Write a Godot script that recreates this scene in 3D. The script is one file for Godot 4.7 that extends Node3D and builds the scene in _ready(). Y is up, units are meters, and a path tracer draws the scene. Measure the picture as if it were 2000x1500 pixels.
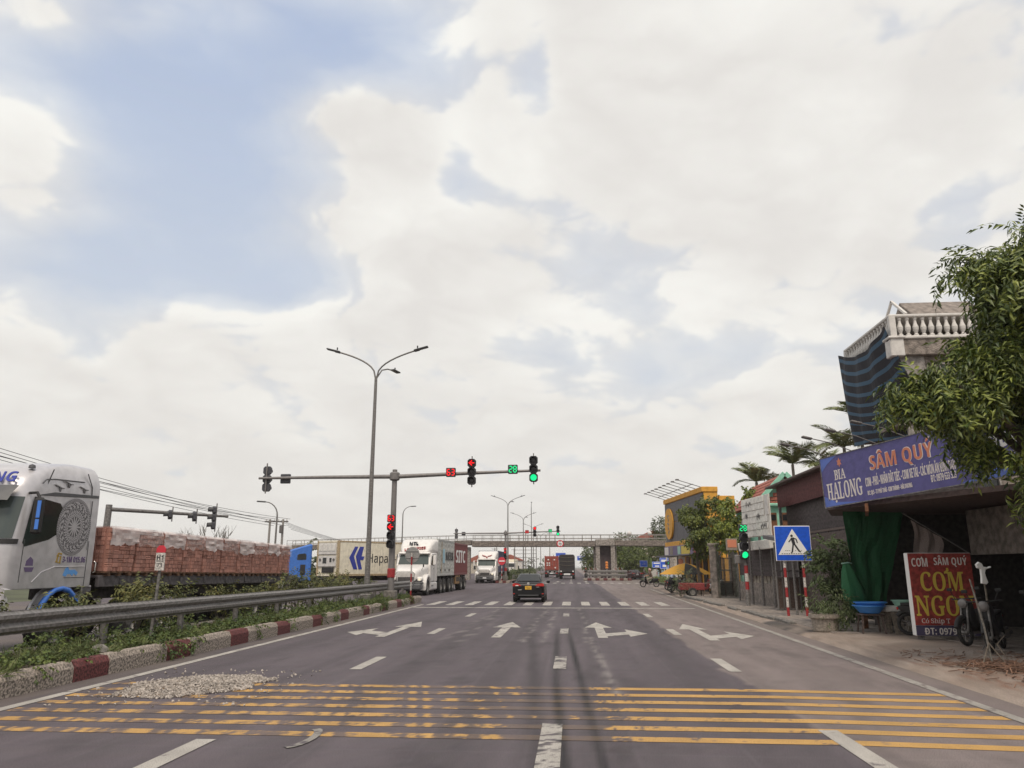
extends Node3D
# A highway junction under a hazy sky: lorries queued on the left, shops and a big tree on the right, a footbridge ahead.
# World axes: x to the right of the carriageway, y up, the road runs towards -z; P(x, y, d) takes a distance ahead.

var rng := RandomNumberGenerator.new()
var M := {}
var T := {}
var names := {}
var noise := FastNoiseLite.new()
var fine := FastNoiseLite.new()


func P(x: float, y: float, d: float) -> Vector3:
	return Vector3(x, y, -d)


func rr(a: float, b: float) -> float:
	return rng.randf_range(a, b)


# ---------------------------------------------------------------- mesh builder
class MB:
	var v := PackedVector3Array()
	var n := PackedVector3Array()
	var c := PackedColorArray()
	var uv := PackedVector2Array()
	var col := Color.WHITE
	var xf := Transform3D()
	var coloured := false

	func put(p: Vector3, nn: Vector3, t := Vector2.ZERO) -> void:
		v.append(xf * p)
		n.append((xf.basis * nn).normalized())
		c.append(col)
		uv.append(t)

	# corners run counter-clockwise seen from outside
	func tri(a: Vector3, b: Vector3, d: Vector3) -> void:
		var q := (b - a).cross(d - a)
		put(a, q); put(d, q); put(b, q)

	func trin(a: Vector3, b: Vector3, d: Vector3, na: Vector3, nb: Vector3, nd: Vector3) -> void:
		put(a, na); put(d, nd); put(b, nb)

	func quad(a: Vector3, b: Vector3, d: Vector3, e: Vector3) -> void:
		var q := (d - a).cross(e - b)
		put(a, q, Vector2(0, 1)); put(d, q, Vector2(1, 0)); put(b, q, Vector2(1, 1))
		put(a, q, Vector2(0, 1)); put(e, q, Vector2(0, 0)); put(d, q, Vector2(1, 0))

	func quadn(a: Vector3, b: Vector3, d: Vector3, e: Vector3, na: Vector3, nb: Vector3, nd: Vector3, ne: Vector3) -> void:
		put(a, na); put(d, nd); put(b, nb)
		put(a, na); put(e, ne); put(d, nd)

	func box(o: Vector3, s: Vector3, bevel := 0.0, bs := Basis()) -> void:
		var h := s * 0.5
		var f := func(p: Vector3) -> Vector3: return o + bs * p
		bevel = minf(bevel, minf(h.x, minf(h.y, h.z)) * 0.9)
		if bevel <= 0.0:
			for ax in 3:
				for sg in [-1.0, 1.0]:
					var nn := Vector3.ZERO
					nn[ax] = sg
					var u := Vector3.ZERO
					u[(ax + 1) % 3] = h[(ax + 1) % 3]
					var w := Vector3.ZERO
					w[(ax + 2) % 3] = h[(ax + 2) % 3] * sg
					var m: Vector3 = nn * h[ax]
					quad(f.call(m - u - w), f.call(m + u - w), f.call(m + u + w), f.call(m - u + w))
			return
		var k := h - Vector3.ONE * bevel
		for ax in 3:
			var a1 := (ax + 1) % 3
			var a2 := (ax + 2) % 3
			for sg in [-1.0, 1.0]:
				var m := Vector3.ZERO
				m[ax] = h[ax] * sg
				var u := Vector3.ZERO
				u[a1] = k[a1]
				var w := Vector3.ZERO
				w[a2] = k[a2] * sg
				quad(f.call(m - u - w), f.call(m + u - w), f.call(m + u + w), f.call(m - u + w))
			for s1 in [-1.0, 1.0]:
				for s2 in [-1.0, 1.0]:
					var p := Vector3.ZERO
					p[a1] = h[a1] * s1
					p[a2] = k[a2] * s2
					var q := Vector3.ZERO
					q[a1] = k[a1] * s1
					q[a2] = h[a2] * s2
					var e := Vector3.ZERO
					e[ax] = k[ax] * s1 * s2
					quad(f.call(p - e), f.call(q - e), f.call(q + e), f.call(p + e))
		for sx in [-1.0, 1.0]:
			for sy in [-1.0, 1.0]:
				for sz in [-1.0, 1.0]:
					var a: Vector3 = f.call(Vector3(h.x * sx, k.y * sy, k.z * sz))
					var b: Vector3 = f.call(Vector3(k.x * sx, h.y * sy, k.z * sz))
					var d: Vector3 = f.call(Vector3(k.x * sx, k.y * sy, h.z * sz))
					if sx * sy * sz > 0:
						tri(a, b, d)
					else:
						tri(a, d, b)

	func bar(a: Vector3, b: Vector3, w: float, h := -1.0, bevel := 0.0, up := Vector3.UP) -> void:
		var z := (b - a).normalized()
		if absf(z.dot(up)) > 0.98:
			up = Vector3(1, 0, 0)
		var x := up.cross(z).normalized()
		var y := z.cross(x)
		box((a + b) * 0.5, Vector3(w, h if h > 0 else w, a.distance_to(b)), bevel, Basis(x, y, z))

	func tube(pts: Array, rad, sides := 8, caps := true) -> void:
		var last := pts.size() - 1
		var ref := Vector3.UP
		var d0: Vector3 = (pts[1] - pts[0]).normalized()
		if absf(d0.dot(ref)) > 0.9:
			ref = Vector3(1, 0, 0.01)
		var rings := []
		var nrm := []
		var x := ref.cross(d0).normalized()
		for i in pts.size():
			var t: Vector3 = (pts[mini(i + 1, last)] - pts[maxi(i - 1, 0)]).normalized()
			x = (x - t * x.dot(t)).normalized()
			var y := t.cross(x)
			var r: float = rad[i] if rad is Array else rad
			var ring := []
			var nn := []
			for s in sides:
				var a := TAU * s / sides
				var q := x * cos(a) + y * sin(a)
				ring.append(pts[i] + q * r)
				nn.append(q)
			rings.append(ring)
			nrm.append(nn)
		for i in last:
			for s in sides:
				var e := (s + 1) % sides
				quadn(rings[i][s], rings[i][e], rings[i + 1][e], rings[i + 1][s], nrm[i][s], nrm[i][e], nrm[i + 1][e], nrm[i + 1][s])
		if caps:
			for s in sides:
				var e := (s + 1) % sides
				tri(pts[0], rings[0][e], rings[0][s])
				tri(pts[last], rings[last][s], rings[last][e])

	# profile: Vector2(radius, height) from bottom to top, round the y axis of t
	func lathe(prof: Array, t := Transform3D(), sides := 16) -> void:
		for i in prof.size() - 1:
			var p: Vector2 = prof[i]
			var q: Vector2 = prof[i + 1]
			var m := Vector2(q.y - p.y, p.x - q.x).normalized()
			for s in sides:
				var a := TAU * s / sides
				var b := TAU * (s + 1) / sides
				var ca := Vector3(cos(a), 0, -sin(a))
				var cb := Vector3(cos(b), 0, -sin(b))
				var up := Vector3.UP
				var na := t.basis * (ca * m.x + up * m.y)
				var nb := t.basis * (cb * m.x + up * m.y)
				var p1 := t * (ca * p.x + up * p.y)
				var p2 := t * (cb * p.x + up * p.y)
				var p3 := t * (cb * q.x + up * q.y)
				var p4 := t * (ca * q.x + up * q.y)
				if q.x < 0.0005:
					trin(p1, p2, p4, na, nb, na)
				elif p.x < 0.0005:
					trin(p1, p3, p4, na, nb, na)
				else:
					quadn(p1, p2, p3, p4, na, nb, nb, na)

	# poly in the x-y plane of t, pulled along its z from 0 to depth
	func prism(poly: PackedVector2Array, t: Transform3D, depth: float, bevel := 0.0) -> void:
		if Geometry2D.is_polygon_clockwise(poly):
			poly = poly.duplicate()
			poly.reverse()
		var inner := poly
		if bevel > 0.0:
			inner = PackedVector2Array()
			var m := poly.size()
			for i in m:
				var e0 := (poly[i] - poly[(i + m - 1) % m]).normalized()
				var e1 := (poly[(i + 1) % m] - poly[i]).normalized()
				var n0 := Vector2(-e0.y, e0.x)
				var n1 := Vector2(-e1.y, e1.x)
				inner.append(poly[i] + (n0 + n1) / maxf(0.4, 1.0 + n0.dot(n1)) * bevel)
		var ids := Geometry2D.triangulate_polygon(inner)
		for k in range(0, ids.size(), 3):
			var a := inner[ids[k]]
			var b := inner[ids[k + 1]]
			var d := inner[ids[k + 2]]
			if (b - a).cross(d - a) < 0:
				var sw := b
				b = d
				d = sw
			tri(t * Vector3(a.x, a.y, depth), t * Vector3(b.x, b.y, depth), t * Vector3(d.x, d.y, depth))
			tri(t * Vector3(a.x, a.y, 0), t * Vector3(d.x, d.y, 0), t * Vector3(b.x, b.y, 0))
		for i in poly.size():
			var j := (i + 1) % poly.size()
			var a := poly[i]
			var b := poly[j]
			quad(t * Vector3(a.x, a.y, bevel), t * Vector3(b.x, b.y, bevel), t * Vector3(b.x, b.y, depth - bevel), t * Vector3(a.x, a.y, depth - bevel))
			if bevel > 0.0:
				var ia := inner[i]
				var ib := inner[j]
				quad(t * Vector3(a.x, a.y, depth - bevel), t * Vector3(b.x, b.y, depth - bevel), t * Vector3(ib.x, ib.y, depth), t * Vector3(ia.x, ia.y, depth))
				quad(t * Vector3(ia.x, ia.y, 0), t * Vector3(ib.x, ib.y, 0), t * Vector3(b.x, b.y, bevel), t * Vector3(a.x, a.y, bevel))

	# rings of equal size, counter-clockwise seen from the last ring's end; smooth along both ways
	func loft(rings: Array, caps := true, closed := true) -> void:
		var m: int = rings[0].size()
		var g := []
		for i in rings.size():
			var row := []
			for s in m:
				var a: Vector3 = rings[mini(i + 1, rings.size() - 1)][s] - rings[maxi(i - 1, 0)][s]
				var e := (s + 1) % m if closed else mini(s + 1, m - 1)
				var f := (s + m - 1) % m if closed else maxi(s - 1, 0)
				row.append((rings[i][e] - rings[i][f]).cross(a).normalized())
			g.append(row)
		for i in rings.size() - 1:
			for s in (m if closed else m - 1):
				var e := (s + 1) % m
				quadn(rings[i][s], rings[i][e], rings[i + 1][e], rings[i + 1][s], g[i][s], g[i][e], g[i + 1][e], g[i + 1][s])
		if caps:
			for k in [0, rings.size() - 1]:
				var o := Vector3.ZERO
				for p in rings[k]:
					o += p / m
				for s in m:
					var e := (s + 1) % m
					if k == 0:
						tri(o, rings[k][e], rings[k][s])
					else:
						tri(o, rings[k][s], rings[k][e])

	func mesh() -> ArrayMesh:
		var a := []
		a.resize(Mesh.ARRAY_MAX)
		a[Mesh.ARRAY_VERTEX] = v
		a[Mesh.ARRAY_NORMAL] = n
		if coloured:
			a[Mesh.ARRAY_COLOR] = c
		a[Mesh.ARRAY_TEX_UV] = uv
		var am := ArrayMesh.new()
		am.add_surface_from_arrays(Mesh.PRIMITIVE_TRIANGLES, a)
		return am


func mb() -> MB:
	return MB.new()


func numbered(called: String) -> String:
	if not names.has(called):
		names[called] = 0
		return called
	names[called] += 1
	return "%s_%03d" % [called, names[called]]


func obj(b, called: String, m: Material, parent: Node3D = null) -> MeshInstance3D:
	var o := MeshInstance3D.new()
	o.mesh = b.mesh() if b is MB else b
	o.material_override = m
	if parent:
		o.name = called
		parent.add_child(o, true)
	else:
		o.name = numbered(called)
		add_child(o)
	return o


func tag(o: Node3D, label: String, category: String, group := "", kind := "") -> Node3D:
	if label:
		o.set_meta("label", label)
	if category:
		o.set_meta("category", category)
	if group:
		o.set_meta("group", group)
	if kind:
		o.set_meta("kind", kind)
	return o


func thing(called: String, label: String, category: String, at := Vector3.ZERO, turn := 0.0, group := "") -> Node3D:
	var o := Node3D.new()
	o.name = numbered(called)
	add_child(o)
	o.position = at
	o.rotation.y = turn
	tag(o, label, category, group)
	return o


func setting(called: String) -> Node3D:
	var o := Node3D.new()
	o.name = numbered(called)
	add_child(o)
	o.set_meta("kind", "structure")
	return o


func dup(src: Node3D, label: String, at: Vector3, turn := 0.0, called := "") -> Node3D:
	var o: Node3D = src.duplicate()
	o.name = numbered(called if called else String(src.name).rstrip("0123456789").trim_suffix("_"))
	add_child(o)
	o.position = at
	o.rotation.y = turn
	o.set_meta("label", label)
	return o


# lettering as thin raised letters, fitted to w x h, centred on t, facing t's +z
func lettering(parent: Node3D, words: String, t: Transform3D, w: float, h: float, m: Material, bold := true, serif := false, thick := 0.006) -> MeshInstance3D:
	var f := SystemFont.new()
	f.font_names = PackedStringArray(["Droid Serif" if serif else "Droid Sans"])
	f.font_weight = 700 if bold else 400
	var tm := TextMesh.new()
	tm.font = f
	tm.text = words
	tm.font_size = 48
	tm.pixel_size = 0.01
	tm.depth = 0.1
	tm.curve_step = 3.0
	var bb := tm.get_aabb()
	var o := MeshInstance3D.new()
	o.name = "lettering"
	o.mesh = tm
	o.material_override = m
	parent.add_child(o, true)
	var sx := w / maxf(bb.size.x, 0.01)
	var sy := h / maxf(bb.size.y, 0.01)
	var mid := bb.get_center()
	o.transform = t * Transform3D(Basis.from_scale(Vector3(sx, sy, thick / 0.1)), Vector3(-mid.x * sx, -mid.y * sy, 0))
	return o


# ---------------------------------------------------------------- textures and materials
func grain(key: String, freq: float, lo: float, hi: float, octaves := 4, size := 512, kind := FastNoiseLite.TYPE_SIMPLEX_SMOOTH, squash := 1.0) -> ImageTexture:
	if T.has(key):
		return T[key]
	var f := FastNoiseLite.new()
	f.seed = hash(key) % 10000
	f.noise_type = kind
	f.frequency = freq
	f.fractal_octaves = octaves
	var im: Image = f.get_seamless_image(size, size)
	if squash != 1.0:
		im.resize(int(size / squash), size)
	im.convert(Image.FORMAT_L8)
	var data := im.get_data()
	for i in data.size():
		data[i] = int(clampf(lerpf(lo, hi, data[i] / 255.0), 0, 1) * 255)
	var out := Image.create_from_data(im.get_width(), im.get_height(), false, Image.FORMAT_L8, data)
	T[key] = ImageTexture.create_from_image(out)
	return T[key]


func bumps(key: String, freq: float, strength := 6.0, octaves := 4, size := 512) -> ImageTexture:
	var k := "n_" + key
	if T.has(k):
		return T[k]
	var f := FastNoiseLite.new()
	f.seed = hash(key) % 10000
	f.frequency = freq
	f.fractal_octaves = octaves
	var im: Image = f.get_seamless_image(size, size)
	im.convert(Image.FORMAT_RGBA8)
	im.bump_map_to_normal_map(strength)
	T[k] = ImageTexture.create_from_image(im)
	return T[k]


# colours are linear real-world values
func mat(key: String, r: float, g: float, b: float, rough := 0.7, metal := 0.0, tex = null, scale := 1.0, nrm = null, nscale := 1.0) -> StandardMaterial3D:
	var m := StandardMaterial3D.new()
	m.resource_name = key
	m.albedo_color = Color(r, g, b).linear_to_srgb()
	m.roughness = rough
	m.metallic = metal
	if tex or nrm:
		m.uv1_triplanar = true
		m.uv1_world_triplanar = false
		m.uv1_scale = Vector3.ONE * scale
		m.albedo_texture = tex
		if nrm:
			m.normal_enabled = true
			m.normal_texture = nrm
			m.normal_scale = nscale
	M[key] = m
	return m


func glow(key: String, c: Color, energy: float) -> StandardMaterial3D:
	var m := StandardMaterial3D.new()
	m.resource_name = key
	m.albedo_color = c * 0.4
	m.emission_enabled = true
	m.emission = c
	m.emission_energy_multiplier = energy
	m.roughness = 0.4
	M[key] = m
	return m


func leaf_mat(key: String, back: Color, rough := 0.5) -> StandardMaterial3D:
	var m := StandardMaterial3D.new()
	m.resource_name = key
	m.vertex_color_use_as_albedo = true
	m.roughness = rough
	m.cull_mode = BaseMaterial3D.CULL_DISABLED
	m.backlight_enabled = true
	m.backlight = back
	M[key] = m
	return m


func vmat(key: String, rough := 0.9, tex = null, scale := 1.0, nrm = null, nscale := 1.0) -> StandardMaterial3D:
	var m := mat(key, 1, 1, 1, rough, 0.0, tex, scale, nrm, nscale)
	m.vertex_color_use_as_albedo = true
	m.uv1_world_triplanar = true
	return m


func make_materials() -> void:
	var dust := grain("dust", 0.012, 0.88, 1.06, 5)
	var rust := grain("grime", 0.02, 0.62, 1.12, 5)
	var speck := grain("speck", 0.14, 0.5, 1.34, 4, 512)
	var chips := grain("chips", 0.045, 0.3, 1.3, 5)
	var cloth := grain("cloth", 0.06, 0.75, 1.1, 3)
	var rough_n := bumps("rough", 0.08, 5.0)
	var soft_n := bumps("soft", 0.02, 4.0)
	var tiny_n := bumps("tiny", 0.3, 8.0, 2)
	vmat("asphalt", 0.82, speck, 0.9, tiny_n, 0.55)
	vmat("paint_on_road", 0.75, speck, 0.9, tiny_n, 0.4)
	vmat("dirt", 0.95, speck, 0.7, rough_n, 0.8)
	vmat("concrete_ground", 0.9, speck, 0.5, rough_n, 0.35)
	mat("soil", 0.09, 0.07, 0.05, 0.95, 0, speck, 1.0, rough_n, 1.0)
	mat("field", 0.085, 0.095, 0.045, 0.95, 0, rust, 0.02)
	mat("kerb_white", 0.46, 0.39, 0.33, 0.85, 0, chips, 0.8, rough_n, 0.6)
	mat("kerb_red", 0.19, 0.05, 0.05, 0.8, 0, chips, 0.8, rough_n, 0.5)
	mat("kerb_grey", 0.24, 0.22, 0.2, 0.9, 0, rust, 0.7, rough_n, 0.8)
	mat("zinc", 0.25, 0.235, 0.225, 0.5, 0.3, rust, 0.9, soft_n, 0.15)
	mat("zinc_dark", 0.22, 0.205, 0.2, 0.5, 0.3, dust, 0.7)
	mat("black_plastic", 0.03, 0.03, 0.034, 0.45, 0, dust, 1.0)
	mat("signal_back", 0.055, 0.055, 0.065, 0.5, 0, dust, 1.0)
	mat("dark_lens", 0.035, 0.033, 0.037, 0.3)
	glow("red_signal", Color(1.0, 0.055, 0.09), 1.5)
	glow("green_signal", Color(0.08, 1.0, 0.6), 1.1)
	mat("rubber", 0.03, 0.028, 0.028, 0.85, 0, dust, 1.5)
	mat("rim", 0.32, 0.3, 0.28, 0.5, 0.4, rust, 1.5)
	mat("chassis", 0.035, 0.032, 0.034, 0.75, 0, rust, 0.8)
	mat("chassis_tan", 0.42, 0.24, 0.1, 0.7, 0, rust, 0.8)
	mat("chassis_grey", 0.15, 0.138, 0.145, 0.75, 0, rust, 0.5)
	mat("bed_steel", 0.13, 0.115, 0.12, 0.7, 0, rust, 0.5)
	mat("silver_paint", 0.58, 0.56, 0.575, 0.34, 0.35, dust, 0.5)
	M.silver_paint.clearcoat_enabled = true
	M.silver_paint.clearcoat = 0.5
	mat("white_paint", 0.76, 0.73, 0.7, 0.35, 0, dust, 0.6)
	M.white_paint.clearcoat_enabled = true
	M.white_paint.clearcoat = 0.5
	mat("white_flat", 0.72, 0.7, 0.68, 0.7, 0, dust, 1.0)
	mat("black_paint", 0.012, 0.012, 0.014, 0.25, 0)
	M.black_paint.clearcoat_enabled = true
	M.black_paint.clearcoat = 0.25
	M.black_paint.metallic_specular = 0.25
	mat("maroon_paint", 0.045, 0.018, 0.022, 0.3, 0)
	mat("blue_paint", 0.05, 0.17, 0.55, 0.45, 0, dust, 0.8)
	mat("blue_strip", 0.06, 0.2, 0.65, 0.5)
	mat("chrome", 0.6, 0.58, 0.55, 0.25, 0.9)
	mat("gold", 0.62, 0.42, 0.1, 0.3, 0.8)
	mat("trim_grey", 0.09, 0.09, 0.095, 0.55, 0, dust, 1.0)
	mat("glass_dark", 0.018, 0.02, 0.022, 0.08)
	mat("windscreen", 0.07, 0.085, 0.08, 0.06)
	mat("cab_dark", 0.02, 0.019, 0.02, 0.7)
	mat("tail_red", 0.45, 0.025, 0.02, 0.25)
	mat("lamp_amber", 0.75, 0.3, 0.05, 0.3)
	mat("lamp_clear", 0.72, 0.7, 0.66, 0.15)
	glow("headlamp_on", Color(1.0, 0.93, 0.78), 1.0)
	mat("plate_yellow", 0.75, 0.42, 0.03, 0.5)
	mat("plate_white", 0.75, 0.75, 0.75, 0.5)
	mat("ink", 0.02, 0.02, 0.025, 0.6)
	mat("ink_blue", 0.035, 0.05, 0.32, 0.5)
	mat("ink_sky", 0.12, 0.35, 0.75, 0.5)
	mat("ink_pale_blue", 0.33, 0.55, 0.65, 0.5)
	mat("ink_purple", 0.13, 0.09, 0.19, 0.5)
	mat("ink_grey", 0.17, 0.165, 0.17, 0.5)
	mat("ink_maroon", 0.3, 0.03, 0.035, 0.5)
	mat("ink_white", 0.78, 0.77, 0.75, 0.6)
	mat("ink_cream", 0.72, 0.66, 0.62, 0.6)
	mat("ink_orange", 0.62, 0.22, 0.13, 0.6)
	mat("ink_yellow", 0.62, 0.47, 0.07, 0.6)
	mat("ink_red", 0.55, 0.03, 0.04, 0.5)
	mat("cream_container", 0.82, 0.75, 0.6, 0.6, 0, dust, 0.35)
	mat("cream_rust", 0.55, 0.42, 0.26, 0.7, 0, rust, 0.8)
	mat("grey_container", 0.6, 0.6, 0.57, 0.65, 0, rust, 0.4)
	mat("maroon_container", 0.19, 0.05, 0.05, 0.65, 0, dust, 0.5)
	mat("red_container", 0.38, 0.065, 0.04, 0.65, 0, rust, 0.4)
	mat("navy_container", 0.05, 0.055, 0.11, 0.65, 0, dust, 0.5)
	mat("brown_container", 0.12, 0.09, 0.09, 0.7, 0, dust, 0.5)
	mat("tarp_dark", 0.04, 0.035, 0.036, 0.85, 0, cloth, 0.8, soft_n, 1.0)
	mat("tarp_green", 0.025, 0.15, 0.06, 0.8, 0, cloth, 1.2, soft_n, 0.5)
	mat("tarp_navy", 0.022, 0.022, 0.03, 0.85, 0, cloth, 1.2)
	mat("tarp_blue_stripe", 0.06, 0.12, 0.19, 0.85, 0, cloth, 1.2)
	for k in 4:
		var q: float = [1.0, 0.82, 1.2, 0.93][k]
		mat("brick_%d" % k, 0.52 * q, 0.25 * q + 0.004 * k, 0.19 * q + 0.006 * k, 0.9, 0, speck, 2.0)
	mat("pallet_wood", 0.2, 0.11, 0.065, 0.85, 0, rust, 1.2)
	mat("wood_old", 0.23, 0.19, 0.15, 0.85, 0, rust, 1.0)
	mat("film", 0.92, 0.86, 0.84, 0.4)
	M.film.transparency = BaseMaterial3D.TRANSPARENCY_ALPHA
	M.film.albedo_color.a = 0.5
	mat("film_thin", 0.85, 0.8, 0.78, 0.4)
	M.film_thin.transparency = BaseMaterial3D.TRANSPARENCY_ALPHA
	M.film_thin.albedo_color.a = 0.2
	mat("bridge_concrete", 0.25, 0.21, 0.185, 0.9, 0, rust, 0.25, rough_n, 0.6)
	mat("pier_concrete", 0.36, 0.32, 0.29, 0.9, 0, rust, 0.3, rough_n, 0.5)
	mat("dark_panel", 0.07, 0.05, 0.055, 0.85, 0, dust, 0.5)
	mat("rail_paint", 0.36, 0.33, 0.31, 0.6, 0.1, rust, 0.8)
	mat("pole_concrete", 0.3, 0.28, 0.26, 0.85, 0, dust, 0.8)
	mat("wire", 0.05, 0.045, 0.05, 0.7)
	mat("sign_blue", 0.015, 0.1, 0.62, 0.4, 0, dust, 0.8)
	mat("sign_red", 0.55, 0.03, 0.05, 0.45)
	mat("sign_back", 0.34, 0.33, 0.32, 0.5, 0.3, dust, 1.0)
	mat("post_white", 0.7, 0.66, 0.62, 0.6, 0, rust, 1.5)
	mat("post_red", 0.42, 0.03, 0.035, 0.6, 0, rust, 1.5)
	mat("banner_blue", 0.095, 0.085, 0.27, 0.5, 0, dust, 0.5, soft_n, 0.3)
	mat("banner_edge", 0.1, 0.17, 0.55, 0.45, 0, dust, 0.4)
	mat("board_red", 0.38, 0.055, 0.045, 0.55, 0, rust, 0.7)
	mat("board_navy", 0.06, 0.05, 0.1, 0.5)
	mat("corrugated_red", 0.15, 0.045, 0.045, 0.6, 0.1, rust, 0.6)
	mat("corrugated_dark", 0.1, 0.08, 0.082, 0.65, 0.15, rust, 0.6)
	mat("corrugated_brown", 0.16, 0.125, 0.115, 0.7, 0.1, rust, 0.6)
	mat("roof_brown", 0.13, 0.085, 0.075, 0.75, 0, rust, 0.5)
	mat("wall_grey", 0.34, 0.31, 0.29, 0.9, 0, rust, 0.35, rough_n, 0.4)
	mat("wall_stained", 0.3, 0.255, 0.225, 0.92, 0, rust, 0.3, rough_n, 0.6)
	mat("wall_cream", 0.62, 0.55, 0.46, 0.85, 0, rust, 0.3)
	mat("wall_white", 0.66, 0.63, 0.6, 0.85, 0, dust, 0.4)
	mat("wall_mint", 0.3, 0.62, 0.47, 0.85, 0, dust, 0.5)
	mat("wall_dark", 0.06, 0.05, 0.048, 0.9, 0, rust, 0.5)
	mat("wall_orange", 0.72, 0.36, 0.05, 0.7, 0, dust, 0.4)
	mat("cladding_grey", 0.12, 0.115, 0.125, 0.6, 0.1, dust, 0.5)
	mat("tile_red", 0.42, 0.13, 0.09, 0.8, 0, rust, 1.0)
	mat("shutter_brown", 0.22, 0.09, 0.04, 0.7, 0, rust, 0.8)
	mat("iron", 0.2, 0.185, 0.18, 0.6, 0.3, rust, 1.2)
	mat("iron_brown", 0.16, 0.115, 0.1, 0.7, 0.2, rust, 1.0)
	mat("panel_white", 0.74, 0.71, 0.66, 0.7, 0, dust, 0.6)
	mat("basin_blue", 0.05, 0.22, 0.6, 0.35)
	mat("basin_mint", 0.3, 0.52, 0.42, 0.4)
	mat("crate_blue", 0.04, 0.12, 0.3, 0.5)
	mat("cloth_grey", 0.33, 0.27, 0.25, 0.9, 0, cloth, 1.0, soft_n, 0.6)
	mat("cloth_yellow", 0.66, 0.34, 0.035, 0.8, 0, cloth, 1.5)
	mat("cloth_black", 0.035, 0.032, 0.03, 0.85)
	mat("bark", 0.13, 0.105, 0.085, 0.92, 0, rust, 1.2, rough_n, 1.0)
	mat("bark_grey", 0.26, 0.24, 0.21, 0.92, 0, rust, 1.2, rough_n, 0.7)
	mat("straw", 0.24, 0.13, 0.08, 0.95)
	mat("clay_pot", 0.36, 0.31, 0.26, 0.85, 0, rust, 1.5)
	mat("cart_red", 0.3, 0.045, 0.045, 0.6, 0, rust, 1.0)
	mat("flasher", 0.7, 0.25, 0.06, 0.4)
	mat("mural", 0.42, 0.55, 0.6, 0.85, 0, rust, 0.3)
	vmat("bits", 0.8)
	leaf_mat("leaf", Color(0.25, 0.33, 0.08))
	leaf_mat("leaf_dull", Color(0.12, 0.16, 0.05), 0.65)
	vmat("body", 0.85)
	vmat("print", 0.55)


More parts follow.
